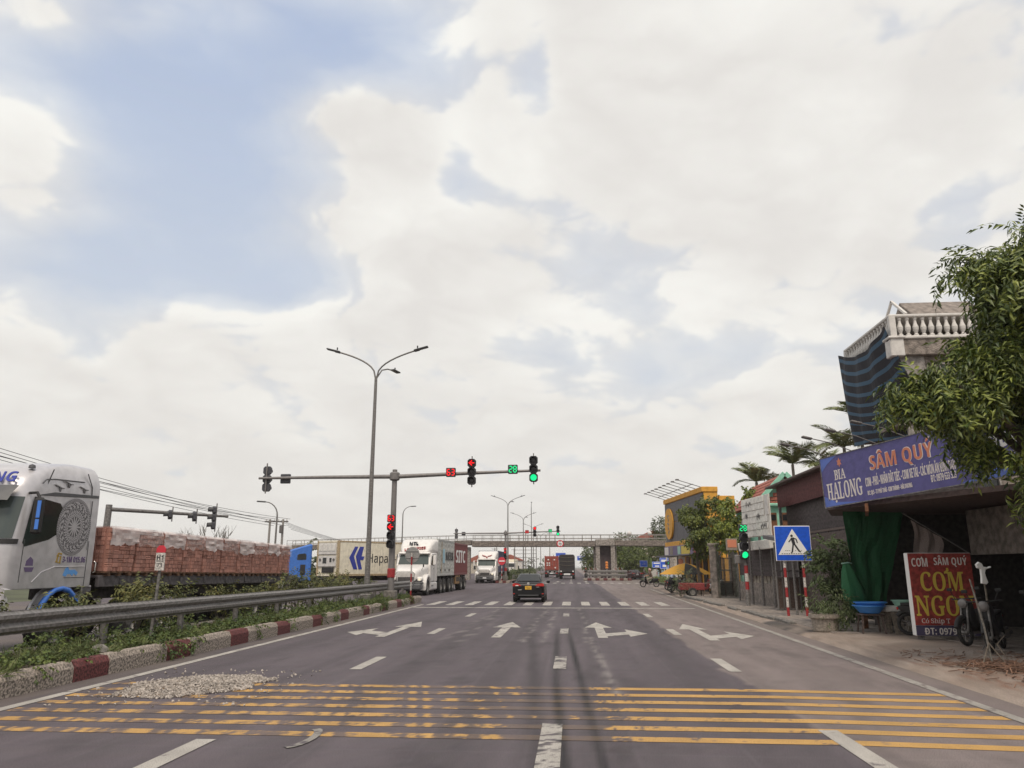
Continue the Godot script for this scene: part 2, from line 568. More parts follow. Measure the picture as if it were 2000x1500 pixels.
# ---------------------------------------------------------------- sky, sun, camera
func build_sky() -> Image:
	# clouds laid over hazy blue; blobs are (azimuth, elevation, half-width, half-height, amount) in degrees
	var blobs := [[-31.7, 31.4, 9.8, 3.8, -1.0], [-33.4, 18.5, 8.8, 3.7, -0.75], [-27.2, 24.4, 8.3, 4.6, -0.85], [-23.4, 35.9, 10.1, 3.5, -0.6], [-8.7, 29.5, 2.6, 4.0, -0.45], [-2.2, 35.1, 2.0, 5.6, -0.45], [-13.3, 36.4, 11.1, 3.0, -0.35], [-22.0, 20.1, 5.8, 2.2, -0.6], [-34.5, 13.9, 1.8, 1.3, -0.5], [-39.5, 23.9, 3.3, 4.4, 0.75], [-41.1, 33.6, 4.0, 1.7, 0.6], [-17.3, 32.4, 4.6, 1.9, 0.75], [-14.2, 29.2, 3.4, 3.2, 0.65], [-18.9, 24.8, 6.1, 2.2, 0.45], [-7.0, 31.3, 2.2, 2.1, 0.35], [-37.8, 12.4, 3.8, 2.6, 0.6], [-30.2, 15.9, 3.7, 1.8, 0.55], [-16.5, 18.3, 10.0, 3.0, 0.4], [10.5, 31.5, 11.4, 7.8, 0.5], [23.4, 27.6, 10.5, 10.1, 0.45], [5.8, 20.7, 5.9, 2.3, -0.25], [15.9, 26.2, 8.7, 2.1, -0.1], [1.8, 23.9, 4.1, 2.3, -0.3], [27.7, 23.3, 2.7, 1.3, -0.25]]
	var w := 2816
	var h := 1408
	var f := FastNoiseLite.new()
	f.seed = 41
	f.frequency = 1.0
	f.fractal_octaves = 6
	f.fractal_gain = 0.52
	var f2 := FastNoiseLite.new()
	f2.seed = 7
	f2.frequency = 1.0
	f2.fractal_octaves = 4
	var f3 := FastNoiseLite.new()
	f3.seed = 23
	f3.frequency = 1.0
	f3.fractal_type = FastNoiseLite.FRACTAL_RIDGED
	f3.fractal_octaves = 5
	var data := PackedByteArray()
	data.resize(w * h * 3)
	data.fill(150)
	for j in h / 2 + 8:
		var el := PI * (0.5 - (j + 0.5) / h)
		var se := maxf(sin(el), 0.0)
		var ce := cos(el)
		var eld := rad_to_deg(el)
		for i in w:
			var az := TAU * (i + 0.5) / w
			var azd := rad_to_deg(az)
			if azd > 180.0:
				azd -= 360.0
			var q := 1.0 / (se + 0.28)
			var x := sin(az) * ce * q
			var z := cos(az) * ce * q
			var d := f.get_noise_3d(x * 2.1, se * 2.5, z * 2.1)
			var big := f2.get_noise_3d(x * 0.9 + 9.0, se, z * 0.9)
			var cover := 0.5 + 0.28 * big - 0.12 * clampf((eld - 35.0) / 30.0, 0, 1) + 0.6 * clampf(1.0 - eld / 16.0, 0, 1)
			if absf(azd) < 60.0:
				for b in blobs:
					var u: float = (azd - b[0]) / b[2]
					var t: float = (eld - b[1]) / b[3]
					var r := u * u + t * t
					if r < 6.0:
						cover += b[4] * exp(-r)
			var puff := -f3.get_noise_3d(x * 2.6 + 0.35 * d, se * 3.2, z * 2.6 + 0.35 * d)
			var dens := cover + d * 0.7 + 0.35 * puff
			var haze := 0.12 + 0.62 * smoothstep(-0.8, 0.5, dens)
			var body := smoothstep(0.08, 0.34, dens + 0.25 * puff + 0.1 * f.get_noise_3d(x * 8.0, se * 8.0, z * 8.0))
			var a := lerpf(haze, 1.0, body)
			var lit := clampf(0.6 + 0.7 * puff + 0.5 * f2.get_noise_3d(x * 2.0, se * 2.0 + 5.0, z * 2.0) - 0.3 * clampf(dens - 0.55, 0, 1) + 0.35 * body * (1.0 - smoothstep(0.2, 0.7, dens)), 0, 1)
			var low := clampf(1.0 - eld / 20.0, 0, 1)
			var blue := Color(0.655, 0.725, 0.855).lerp(Color(0.8, 0.835, 0.885), clampf(1.0 - (eld - 12.0) / 30.0, 0, 1))
			var cl := Color(0.9, 0.888, 0.884).lerp(Color(0.975, 0.97, 0.962), lit)
			cl = cl.lerp(Color(0.9, 0.888, 0.878), low * 0.7)
			var c := blue.lerp(cl, a)
			var k := (j * w + i) * 3
			data[k] = int(clampf(c.r, 0, 1) * 255)
			data[k + 1] = int(clampf(c.g, 0, 1) * 255)
			data[k + 2] = int(clampf(c.b - 0.012 * a, 0, 1) * 255)
	return Image.create_from_data(w, h, false, Image.FORMAT_RGB8, data)


func set_stage() -> void:
	var cam := Camera3D.new()
	cam.name = "camera"
	add_child(cam)
	cam.position = Vector3(0, 1.82, 0)
	cam.rotation_degrees = Vector3(13.64, 4.44, 0)
	cam.fov = 53.9
	cam.near = 0.1
	cam.far = 4000
	cam.current = true
	var sm := PanoramaSkyMaterial.new()
	sm.panorama = ImageTexture.create_from_image(build_sky())
	var sky := Sky.new()
	sky.sky_material = sm
	var env := Environment.new()
	env.background_mode = Environment.BG_SKY
	env.sky = sky
	env.background_energy_multiplier = 1.0
	env.tonemap_mode = Environment.TONE_MAPPER_LINEAR
	env.tonemap_exposure = 1.0
	env.sdfgi_enabled = true
	env.ssao_enabled = true
	env.ssil_enabled = true
	env.fog_enabled = true
	env.fog_density = 0.0003
	env.fog_light_color = Color(0.93, 0.91, 0.9)
	var we := WorldEnvironment.new()
	we.name = "world"
	we.environment = env
	add_child(we)
	var sun := DirectionalLight3D.new()
	sun.name = "sun"
	add_child(sun)
	sun.light_energy = 0.8
	sun.light_color = Color(1.0, 0.95, 0.88)
	sun.light_angular_distance = 20.0
	sun.shadow_enabled = true
	# high, from behind and a little to the right
	sun.look_at_from_position(Vector3.ZERO, -Vector3(0.08, 1.0, 0.6), Vector3.UP)


# ---------------------------------------------------------------- ground, road, markings
func road_colour(x: float, d: float) -> Color:
	var big := noise.get_noise_2d(x * 0.5, d * 0.12)
	var mid := noise.get_noise_2d(x * 3.0 + 50.0, d * 0.5)
	var spk := fine.get_noise_2d(x * 9.0, d * 9.0)
	var seam := 2.72 + 0.14 * noise.get_noise_2d(d * 1.5, 7.0) + 0.05 * fine.get_noise_2d(d * 8.0, 1.0)
	if d < 13.0:
		seam += 0.12
	var dark := Color(0.131, 0.108, 0.122)
	var pale := Color(0.245, 0.2, 0.192)
	var k := smoothstep(seam - 0.06, seam + 0.06, x)
	var c := dark.lerp(pale, k)
	c *= 1.0 + 0.2 * big + 0.16 * mid + 0.1 * spk + 0.14 * noise.get_noise_2d(x * 7.0, d * 0.16)
	# old oil drips
	c *= 1.0 - 0.2 * smoothstep(0.22, 0.5, noise.get_noise_2d(x * 2.3 + 11.0, d * 0.9)) - 0.12 * smoothstep(0.3, 0.5, fine.get_noise_2d(x * 2.2, d * 2.2 + 30.0))
	# rubber laid down in the wheel tracks
	var rub := 0.0
	for t in [[-0.44, 21.0, -0.3, 13.0, -0.11, 7.8, 0.075, 0.85], [-0.06, 20.0, 0.1, 13.6, 0.26, 7.9, 0.065, 0.92], [-1.1, 21.0, -0.55, 11.3, -0.36, 7.8, 0.13, 0.5]]:
		if d < 26.0:
			var tx: float
			if d > t[3]:
				tx = remap(d, t[3], t[1], t[2], t[0])
			else:
				tx = remap(d, t[5], t[3], t[4], t[2])
			var fade := clampf((26.0 - d) / 6.0, 0, 1)
			rub = maxf(rub, t[7] * fade * exp(-pow((x - tx) / t[6], 2.0)) * (0.85 + 0.35 * mid))
	for lane in [-5.75, -2.15, 1.25]:
		for s in [-0.85, 0.85]:
			rub = maxf(rub, 0.24 * exp(-pow((x - lane - s - 0.15 * big) / 0.3, 2.0)) * (1.0 - k) * (0.8 + 0.8 * mid))
	c *= 1.0 - rub
	# pale scuffs and ground-out old paint
	var sc := 0.0
	if d > 12.0 and d < 21.5:
		var sx := remap(d, 21.0, 12.5, 0.45, 0.6)
		sc = maxf(sc, 0.55 * exp(-pow((x - sx) / 0.09, 2.0)) * clampf(0.5 + 1.6 * fine.get_noise_2d(x * 5.0, d * 2.0), 0, 1))
	if d > 20.0 and d < 36.0:
		for old in [[-2.9, 0.16], [-1.25, 0.14], [-0.75, 0.1], [-3.3, 0.1], [0.35, 0.09]]:
			sc = maxf(sc, 0.5 * exp(-pow((x - old[0] - 0.2 * noise.get_noise_2d(d * 0.4, old[0] * 9.0)) / old[1], 2.0)) * clampf(2.2 * fine.get_noise_2d(x * 3.0, d * 1.3), 0, 1))
	c = c.lerp(Color(0.4, 0.36, 0.34), sc)
	# dust swept to the edges
	var edge := smoothstep(0.75, 0.05, x + 7.95) * clampf(0.6 + mid, 0, 1) if x < -7.0 and d < 40.0 else 0.0
	edge = maxf(edge, smoothstep(5.5, 6.3, x) * clampf(0.7 + 0.8 * mid, 0, 1))
	c = c.lerp(Color(0.2, 0.165, 0.135), edge * 0.7)
	c.a = 1.0
	return c


func sheet(xs: PackedFloat32Array, ds: PackedFloat32Array, height: Callable, colour: Callable) -> MB:
	var b := mb()
	b.coloured = true
	var nx := xs.size()
	var pts := PackedVector3Array()
	var cols := PackedColorArray()
	for d in ds:
		for x in xs:
			pts.append(P(x, height.call(x, d), d))
			cols.append(colour.call(x, d))
	for j in ds.size() - 1:
		for i in nx - 1:
			var a := j * nx + i
			var q := [a, a + 1, a + nx + 1, a + nx]
			var nn: Vector3 = (pts[q[2]] - pts[q[0]]).cross(pts[q[3]] - pts[q[1]]).normalized()
			for k in [0, 2, 1, 0, 3, 2]:
				b.v.append(pts[q[k]])
				b.n.append(nn)
				b.c.append(cols[q[k]])
				b.uv.append(Vector2.ZERO)
	return b


func steps(a: float, b: float, first: float, grow: float, most := 60.0) -> PackedFloat32Array:
	var out := PackedFloat32Array([a])
	var s := first
	while out[-1] < b:
		out.append(minf(b, out[-1] + s))
		s = minf(most, s * grow)
	return out


func worn(x: float, d: float, base: Color, wear: float) -> Color:
	# paint rubbed away down to the asphalt where tyres run
	var under := road_colour(x, d)
	var a := fine.get_noise_2d(x * 4.0 - d * 1.5, d * 4.0) * 0.6 + fine.get_noise_2d(x * 17.0, d * 17.0) * 0.35
	var k := smoothstep(wear - 0.12, wear + 0.12, a + 0.5)
	var c := under.lerp(base * (0.86 + 0.2 * fine.get_noise_2d(x * 2.0, d * 2.0)), k * 0.96)
	c.a = 1.0
	return c


# a painted shape on the road: a polygon in (x, d), filled with small cells
func marking(parent: Node3D, called: String, poly: Array, base: Color, wear: float, cell := 0.06, y := 0.007) -> void:
	var pl := PackedVector2Array(poly)
	var r := Rect2(pl[0], Vector2.ZERO)
	for p in pl:
		r = r.expand(p)
	var b := mb()
	b.coloured = true
	var nx := int(ceil(r.size.x / cell))
	var cd := cell * maxf(1.0, r.get_center().y / 14.0)
	var nd := int(ceil(r.size.y / cd))
	for j in nd:
		for i in nx:
			var x0 := r.position.x + i * cell
			var d0 := r.position.y + j * cd
			var sq := PackedVector2Array([Vector2(x0, d0), Vector2(x0 + cell, d0), Vector2(x0 + cell, d0 + cd), Vector2(x0, d0 + cd)])
			for part in Geometry2D.intersect_polygons(pl, sq):
				var cs := []
				for p in part:
					cs.append(worn(p.x, p.y, base, wear))
				var o: Vector2 = part[0]
				for k in range(1, part.size() - 1):
					var tri := [0, k, k + 1]
					if (part[k] - o).cross(part[k + 1] - o) < 0:
						tri = [0, k + 1, k]
					for m in [tri[0], tri[2], tri[1]]:
						b.v.append(P(part[m].x, y, part[m].y))
						b.n.append(Vector3.UP)
						b.c.append(cs[m])
						b.uv.append(Vector2.ZERO)
	if b.v.size():
		obj(b, called, M.paint_on_road, parent)


func build_ground() -> void:
	var g := mb()
	g.quad(Vector3(-900, -0.12, 60), Vector3(900, -0.12, 60), Vector3(900, -0.12, -1500), Vector3(-900, -0.12, -1500))
	tag(obj(g, "ground", M.field), "", "", "", "structure")
	var road := setting("road")
	var xs := PackedFloat32Array([-30, -26, -22, -18, -14, -11, -9, -8.2])
	var x := -8.0
	while x < 7.6:
		xs.append(x)
		x += 0.035 if x > 2.45 and x < 3.0 else (0.05 if x > -1.4 and x < 0.8 else 0.13)
	xs.append_array(PackedFloat32Array([9, 12, 16, 22]))
	var ds := steps(-20.0, 3.0, 4.0, 1.0)
	ds.append_array(steps(3.5, 60.0, 0.07, 1.018))
	ds.append_array(steps(63.0, 900.0, 3.0, 1.12))
	obj(sheet(xs, ds, func(_x, _d): return 0.0, road_colour), "asphalt", M.asphalt, road)
	var white := Color(0.58, 0.54, 0.49)
	var yellow := Color(0.74, 0.43, 0.13)
	# edge lines
	for k in 12:
		var d0 := 3.0 + k * 3.0
		marking(road, "edge_line", [Vector2(-7.62, d0), Vector2(-7.44, d0), Vector2(-7.44, d0 + 3.0), Vector2(-7.62, d0 + 3.0)], white, 0.2, 0.05)
	for k in 20:
		var d0 := 3.0 + k * 3.2
		var e0 := redge(d0)
		var e1 := redge(d0 + 3.2)
		marking(road, "edge_line", [Vector2(e0 - 0.085, d0), Vector2(e0 + 0.085, d0), Vector2(e1 + 0.085, d0 + 3.2), Vector2(e1 - 0.085, d0 + 3.2)], white * 0.78, 0.24, 0.05)
	# lane dashes
	for lane in [[-4.0, 0.22, 0.1, 0.0], [-0.27, 0.24, 0.42, 0.25], [2.88, 0.22, 0.08, 0.1]]:
		for d0 in [6.6, 14.5, 22.1, 29.8]:
			var l: float = 2.9 if d0 < 8.0 else 2.0
			var w: float = lane[1] * 0.5
			var q: float = d0 + lane[3] - (0.1 if lane[0] < -3 else 0.0)
			marking(road, "lane_dash", [Vector2(lane[0] - w, q), Vector2(lane[0] + w, q), Vector2(lane[0] + w, q + l - (0.8 if d0 < 8.0 and lane[0] < -3.0 else 0.0)), Vector2(lane[0] - w, q + l - (0.8 if d0 < 8.0 and lane[0] < -3.0 else 0.0))], white, lane[2], 0.04)
	# arrows
	var fwd := [Vector2(-0.13, 0), Vector2(0.13, 0), Vector2(0.13, 3.5), Vector2(0.44, 3.5), Vector2(0.0, 5.9), Vector2(-0.44, 3.5), Vector2(-0.13, 3.5)]
	var left := [Vector2(-0.13, 0.0), Vector2(0.13, 0.0), Vector2(0.13, 3.5), Vector2(0.44, 3.5), Vector2(0.02, 5.8), Vector2(-0.4, 3.5), Vector2(-0.13, 3.5), Vector2(-0.13, 1.4), Vector2(-0.75, 2.0), Vector2(-0.75, 2.9), Vector2(-1.3, 1.4), Vector2(-0.75, 0.4), Vector2(-0.75, 1.1), Vector2(-0.13, 0.5)]
	var right := []
	for p in left:
		right.append(Vector2(-p.x, p.y))
	for a in [[left, -5.2, 21.0, 0.2], [fwd, -2.07, 21.0, 0.28], [right, 0.78, 21.1, 0.14], [right, 3.6, 20.6, 0.02]]:
		var pl := []
		for p in a[0]:
			pl.append(p + Vector2(a[1], a[2]))
		marking(road, "lane_arrow", pl, white * 1.05, a[3], 0.06)
	# stop line and crossing bars
	for k in 6:
		var x0 := -7.4 + k * 2.15
		marking(road, "stop_line", [Vector2(x0, 35.9), Vector2(x0 + 2.15, 35.9), Vector2(x0 + 2.15, 36.4), Vector2(x0, 36.4)], white * 0.95, 0.2, 0.1)
	for k in 13:
		var x0 := -7.3 + k * 0.965
		marking(road, "crossing_bar", [Vector2(x0, 38.6), Vector2(x0 + 0.43, 38.6), Vector2(x0 + 0.43, 42.6), Vector2(x0, 42.6)], white * 1.05, 0.16, 0.08)
	for k in 17:
		var x0 := -8.0 + k * 0.95
		marking(road, "crossing_bar", [Vector2(x0, 90.0), Vector2(x0 + 0.42, 90.0), Vector2(x0 + 0.42, 94.0), Vector2(x0, 94.0)], white * 0.9, 0.2, 0.2)
	for k in 10:
		for lane in [-3.6, -0.2]:
			marking(road, "lane_dash", [Vector2(lane - 0.1, 97.0 + k * 8.0), Vector2(lane + 0.1, 97.0 + k * 8.0), Vector2(lane + 0.1, 100.5 + k * 8.0), Vector2(lane - 0.1, 100.5 + k * 8.0)], white * 0.9, 0.1, 0.2)
	for ax in [-1.9, 1.7]:
		var pl := []
		for p in fwd:
			pl.append(p + Vector2(ax, 98.0))
		marking(road, "lane_arrow", pl, white, 0.1, 0.15)
	# yellow rumble strips
	for k in 7:
		var d0 := 8.85 + k * 0.585
		var x0 := -7.4
		while x0 < redge(d0) - 0.1:
			var x1 := minf(x0 + 1.6, redge(d0) - 0.1)
			rumble(road, x0, x1, d0, yellow)
			x0 = x1
	# a dropped curl of white paint
	var pl2 := []
	for k in 9:
		var a := lerpf(-1.5, 1.35, k / 8.0)
		pl2.append(Vector2(-2.98 + 0.16 * cos(a), 8.75 + 0.5 * sin(a)))
	for k in 9:
		var a := lerpf(1.35, -1.5, k / 8.0)
		pl2.append(Vector2(-3.05 + 0.14 * cos(a), 8.75 + 0.42 * sin(a)))
	marking(road, "paint_spill", pl2, white * 0.62, 0.4, 0.03, 0.01)
	# verge of trodden dirt and the paving in front of the shops
	var verge := setting("verge")
	var vx := PackedFloat32Array()
	x = 5.75
	while x < 7.4:
		vx.append(x)
		x += 0.09
	vx.append_array(PackedFloat32Array([7.7, 8.2, 9, 10, 12, 16, 24]))
	var vd := steps(-10.0, 3.0, 3.0, 1.0)
	vd.append_array(steps(3.5, 72.0, 0.09, 1.02))
	obj(sheet(vx, vd, verge_height, verge_colour), "dirt_surface", M.dirt, verge)
	# kerb stones sunk into the edge of the paving
	var kerb := setting("kerb_edge")
	var d := 23.5
	while d < 48.0:
		var l := rr(0.7, 1.1)
		if rng.randf() < 0.85:
			var b := mb()
			b.box(P(6.86 + rr(-0.03, 0.03), 0.06 + rr(-0.02, 0.02), d + l * 0.5), Vector3(0.2, 0.22, l - 0.03), 0.03, Basis(Vector3.UP, rr(-0.03, 0.03)))
			obj(b, "kerb_stone", M.kerb_grey, kerb)
		d += l
	var pave := setting("pavement")
	var row := 0
	d = 22.0
	while d < 50.0:
		var l := rr(1.7, 2.3)
		for c in 2:
			var b := mb()
			b.box(P(7.75 + c * 1.55, 0.055 + rr(-0.008, 0.008), d + l * 0.5), Vector3(1.52, 0.12, l - 0.03), 0.015, Basis(Vector3(0, 0, 1), rr(-0.006, 0.006)))
			obj(b, "paving_slab", M.wall_stained, pave)
		d += l
		row += 1


func rumble(road: Node3D, x0: float, x1: float, d0: float, base: Color) -> void:
	var b := mb()
	b.coloured = true
	var nx := int((x1 - x0) / 0.035)
	for i in nx:
		for j in 5:
			var q := []
			for s in [[0, 0], [1, 0], [1, 1], [0, 1]]:
				var x: float = x0 + (x1 - x0) * (i + s[0]) / nx
				var d: float = d0 + 0.24 * (j + s[1]) / 5.0
				if x > 2.9:
					d -= (x - 2.9) * 0.09
				q.append([P(x, 0.004, d), strip_colour(x, d, base)])
			for k in [0, 2, 1, 0, 3, 2]:
				b.v.append(q[k][0])
				b.n.append(Vector3.UP)
				b.c.append(q[k][1])
				b.uv.append(Vector2.ZERO)
	obj(b, "rumble_strip", M.paint_on_road, road)


func strip_colour(x: float, d: float, base: Color) -> Color:
	var wear := 0.1
	# tyre paths slant a little to the left as lorries pull in
	var s := x + (d - 10.5) * 0.2
	if x < 2.9:
		wear = (0.4 if x < 0.4 else 0.3) + 0.5 * noise.get_noise_1d(s * 9.0 + 40.0) + 0.22 * noise.get_noise_1d(s * 31.0)
		if s > -1.9 and s < 0.55:
			wear += 0.26
		for t in [-0.3, 0.14, -0.62]:
			wear += 0.7 * exp(-pow((x - t + (d - 10.5) * 0.02) / 0.13, 2.0))
		if x > 0.6:
			wear -= 0.18
	var gap := noise.get_noise_1d(s * 14.0 - 90.0)
	if gap > 0.25 and x < 0.8 and s > -7.0:
		wear += 0.5
	# rubbed paint still leaves a yellowish film in the pores
	var c := worn(x, d, base, wear).lerp(base * 0.55, 0.16 + 0.1 * fine.get_noise_2d(x * 6.0, d * 6.0))
	c.a = 1.0
	return c


func redge(d: float) -> float:
	return 5.42 + 0.0205 * maxf(0.0, d - 10.0)


func verge_height(x: float, d: float) -> float:
	var e := redge(d) + 0.42
	var t := clampf((x - e) / 0.9, 0, 1)
	return -0.03 + 0.075 * smoothstep(0.0, 0.4, t) + 0.05 * t + 0.025 * t * noise.get_noise_2d(x * 6.0, d * 6.0)


func verge_colour(x: float, d: float) -> Color:
	var a := noise.get_noise_2d(x * 2.2, d * 2.2)
	var f := fine.get_noise_2d(x * 8.0, d * 8.0)
	var c := Color(0.36, 0.295, 0.25).lerp(Color(0.28, 0.215, 0.175), clampf(0.5 + a, 0, 1))
	c *= 1.0 + 0.28 * f
	# dark damp patch where the asphalt spills over
	if d > 22.5 and d < 27.0 and x < 7.0:
		c = c.lerp(Color(0.09, 0.078, 0.072), clampf(0.8 + a, 0, 1) * smoothstep(7.0, 6.7, x))
	# leaf litter below the tree
	if d < 16.5 and x > 6.3:
		c = c.lerp(Color(0.2, 0.1, 0.062), clampf(0.1 + 1.3 * f + 0.5 * a, 0, 0.8))
	c.a = 1.0
	return c


# ---------------------------------------------------------------- plants
# one leaf: a folded blade along +y of t
func blade(b: MB, t: Transform3D, l: float, w: float, c: Color, droop := 0.0) -> void:
	b.col = c
	var a := t * Vector3.ZERO
	var m1 := t * Vector3(-w, l * 0.42, 0.12 * w)
	var m2 := t * Vector3(w, l * 0.42, 0.12 * w)
	var mid := t * Vector3(0, l * 0.45, -0.25 * w)
	var e := t * Vector3(0, l, -droop * l)
	b.tri(a, mid, m1)
	b.tri(a, m2, mid)
	b.tri(m1, mid, e)
	b.tri(mid, m2, e)


# a twig with leaflets on both sides, drooping
func sprig_mesh(count: int, l: float, w: float, len: float, c1: Color, c2: Color, droop: float, seed_: int) -> ArrayMesh:
	var r := RandomNumberGenerator.new()
	r.seed = seed_
	var b := mb()
	b.coloured = true
	for k in count:
		var t := (k + 0.5) / count
		var at := Vector3(0, t * len, -droop * t * t * len)
		var side := 1.0 if k % 2 == 0 else -1.0
		var bs := Basis(Vector3(0, 0, 1), -side * r.randf_range(0.7, 1.25)) * Basis(Vector3(1, 0, 0), -r.randf_range(0.2, 0.9))
		bs = Basis(Vector3(0, 1, 0), r.randf_range(-0.6, 0.6)) * bs
		blade(b, Transform3D(bs, at), l * r.randf_range(0.75, 1.15), w * r.randf_range(0.8, 1.15), c1.lerp(c2, r.randf()), 0.35)
	return b.mesh()


# a crown: sprigs spread through lobes given as [centre, radii]; more of them near the outside
func crown(parent: Node3D, called: String, mesh: ArrayMesh, lobes: Array, count: int, size: float, m: Material, seed_: int, tints := [Color(1, 1, 1), Color(0.7, 0.75, 0.7)], kind := "", clump := 0.0) -> MeshInstance3D:
	var r := RandomNumberGenerator.new()
	r.seed = seed_
	var src := mesh.surface_get_arrays(0)
	var sv: PackedVector3Array = src[Mesh.ARRAY_VERTEX]
	var sn: PackedVector3Array = src[Mesh.ARRAY_NORMAL]
	var sc: PackedColorArray = src[Mesh.ARRAY_COLOR]
	var dyed := []
	for k in 6:
		var tint: Color = tints[0].lerp(tints[1], k / 5.0)
		var row := PackedColorArray()
		for c in sc:
			row.append(Color(c.r * tint.r, c.g * tint.g, c.b * tint.b))
		dyed.append(row)
	var b := mb()
	b.coloured = true
	var total := 0.0
	for l in lobes:
		total += l[1].x * l[1].y + l[1].y * l[1].z + l[1].x * l[1].z
	for i in count:
		var pick := r.randf() * total
		var lobe: Array = lobes[0]
		for l in lobes:
			pick -= l[1].x * l[1].y + l[1].y * l[1].z + l[1].x * l[1].z
			if pick <= 0:
				lobe = l
				break
		var dir := Vector3(r.randfn(), r.randfn(), r.randfn()).normalized()
		var rad := pow(r.randf(), 0.28) * (0.86 + 0.28 * r.randf())
		var at: Vector3 = lobe[0] + dir * lobe[1] * rad
		if clump > 0.0:
			# leaves gather in bunches: pull each twig towards a knot of its own on the lobe
			var knot := r.randi() % maxi(4, int((lobe[1].x + lobe[1].y) * 4.5 / clump / 4.0))
			var kr := RandomNumberGenerator.new()
			kr.seed = knot * 7919 + int(lobe[0].x * 100.0) + int(lobe[0].y * 37.0)
			dir = Vector3(kr.randfn(), kr.randfn() + 0.25, kr.randfn()).normalized()
			at = lobe[0] + dir * lobe[1] * kr.randf_range(0.7, 1.12) + Vector3(r.randfn(), r.randfn() * 0.6, r.randfn()) * clump
			dir = (dir * 0.55 + Vector3(r.randfn() * 0.5, r.randfn() * 0.3 - 0.62, r.randfn() * 0.5)).normalized()
		var y := (dir + Vector3(r.randfn(), r.randfn() - 0.15, r.randfn()) * 0.45).normalized()
		var x := y.cross(Vector3.UP).normalized()
		if absf(y.y) > 0.97:
			x = Vector3(1, 0, 0)
		x = (x - y * x.dot(y)).normalized()
		var s := size * r.randf_range(0.75, 1.25)
		var bs := Basis(x, y, x.cross(y)) * Basis(Vector3.UP, r.randf_range(-0.7, 0.7))
		b.v.append_array(Transform3D(bs.scaled(Vector3.ONE * s), at) * sv)
		b.n.append_array(Transform3D(bs, Vector3.ZERO) * sn)
		b.c.append_array(dyed[r.randi() % 6])
	b.uv.resize(b.v.size())
	var o := obj(b, called, m, parent)
	if kind:
		o.set_meta("kind", kind)
	return o


func limb(b: MB, a: Vector3, e: Vector3, r0: float, r1: float, sag := 0.1, sides := 7) -> void:
	var pts := []
	var rad := []
	var side := Vector3(rr(-1, 1), 0, rr(-1, 1)) * a.distance_to(e) * sag
	for i in 6:
		var t := i / 5.0
		pts.append(a.lerp(e, t) + side * sin(t * PI) + Vector3.UP * a.distance_to(e) * sag * sin(t * PI) * 0.4)
		rad.append(lerpf(r0, r1, t))
	b.tube(pts, rad, sides)


# a tree with a trunk that forks into its lobes
func tree(called: String, label: String, at: Vector3, lobes: Array, fork: float, r0: float, mesh: ArrayMesh, count: int, size: float, m: Material, seed_: int, tints: Array, group := "", clump := 0.0) -> Node3D:
	var t := thing(called, label, "tree", at, 0, group)
	var b := mb()
	var top := Vector3(lobes[0][0].x * 0.25, fork, lobes[0][0].z * 0.25)
	limb(b, Vector3(0, -0.1, 0), top, r0, r0 * 0.72, 0.03, 10)
	for l in lobes:
		limb(b, top - Vector3(0, 0.08, 0), l[0], r0 * 0.55, r0 * 0.12, 0.08)
		for k in 3:
			limb(b, top.lerp(l[0], 0.6), l[0] + Vector3(rr(-0.7, 0.7), rr(-0.3, 0.7), rr(-0.7, 0.7)) * l[1], r0 * 0.2, r0 * 0.04, 0.08, 5)
	obj(b, "trunk", M.bark, t)
	crown(t, "crown", mesh, lobes, count, size, m, seed_, tints, "", clump)
	return t


func palm(label: String, at: Vector3, h: float, r: float, fronds: int, seed_: int) -> Node3D:
	var q := RandomNumberGenerator.new()
	q.seed = seed_
	var t := thing("areca_palm", label, "palm tree", at, 0, "palms behind the roofs")
	var b := mb()
	b.tube([Vector3(0, -0.1, 0), Vector3(0.05, h * 0.5, 0), Vector3(0, h, 0)], [0.13, 0.1, 0.09], 8)
	obj(b, "trunk", M.bark_grey, t)
	for k in fronds:
		var f := mb()
		f.coloured = true
		var az := TAU * k / fronds + q.randf_range(-0.3, 0.3)
		var up := q.randf_range(0.6, 1.5)
		var dir := Vector3(cos(az), 0, sin(az))
		var side := Vector3(-sin(az), 0, cos(az))
		var l := r * q.randf_range(0.8, 1.1)
		var prev := Vector3(0, h, 0)
		var n := 16
		for i in n:
			var s := (i + 1.0) / n
			var ang := up - s * (1.5 - up * 0.25)
			var p := prev + (dir * cos(ang) + Vector3.UP * sin(ang)) * l / n
			f.col = Color(0.07, 0.09, 0.03)
			f.bar(prev, p, 0.03 * (1.1 - s))
			var along := (p - prev).normalized()
			for sd in [-1.0, 1.0]:
				for rep in 2:
					var ll := l * 0.36 * (0.45 + 0.75 * sin(PI * clampf(s * 0.9 + 0.08, 0, 1)))
					var o: Vector3 = (side * sd * 0.85 + along * 0.75 + Vector3.DOWN * q.randf_range(0.0, 0.35)).normalized()
					var zz := along.cross(o).normalized()
					blade(f, Transform3D(Basis(o.cross(zz), o, zz), p - along * l / n * 0.5 * rep), ll, 0.035, Color(0.1, 0.13, 0.045).lerp(Color(0.2, 0.21, 0.08), q.randf()), 0.2)
			prev = p
		obj(f, "frond", M.leaf_dull, t)
	return t


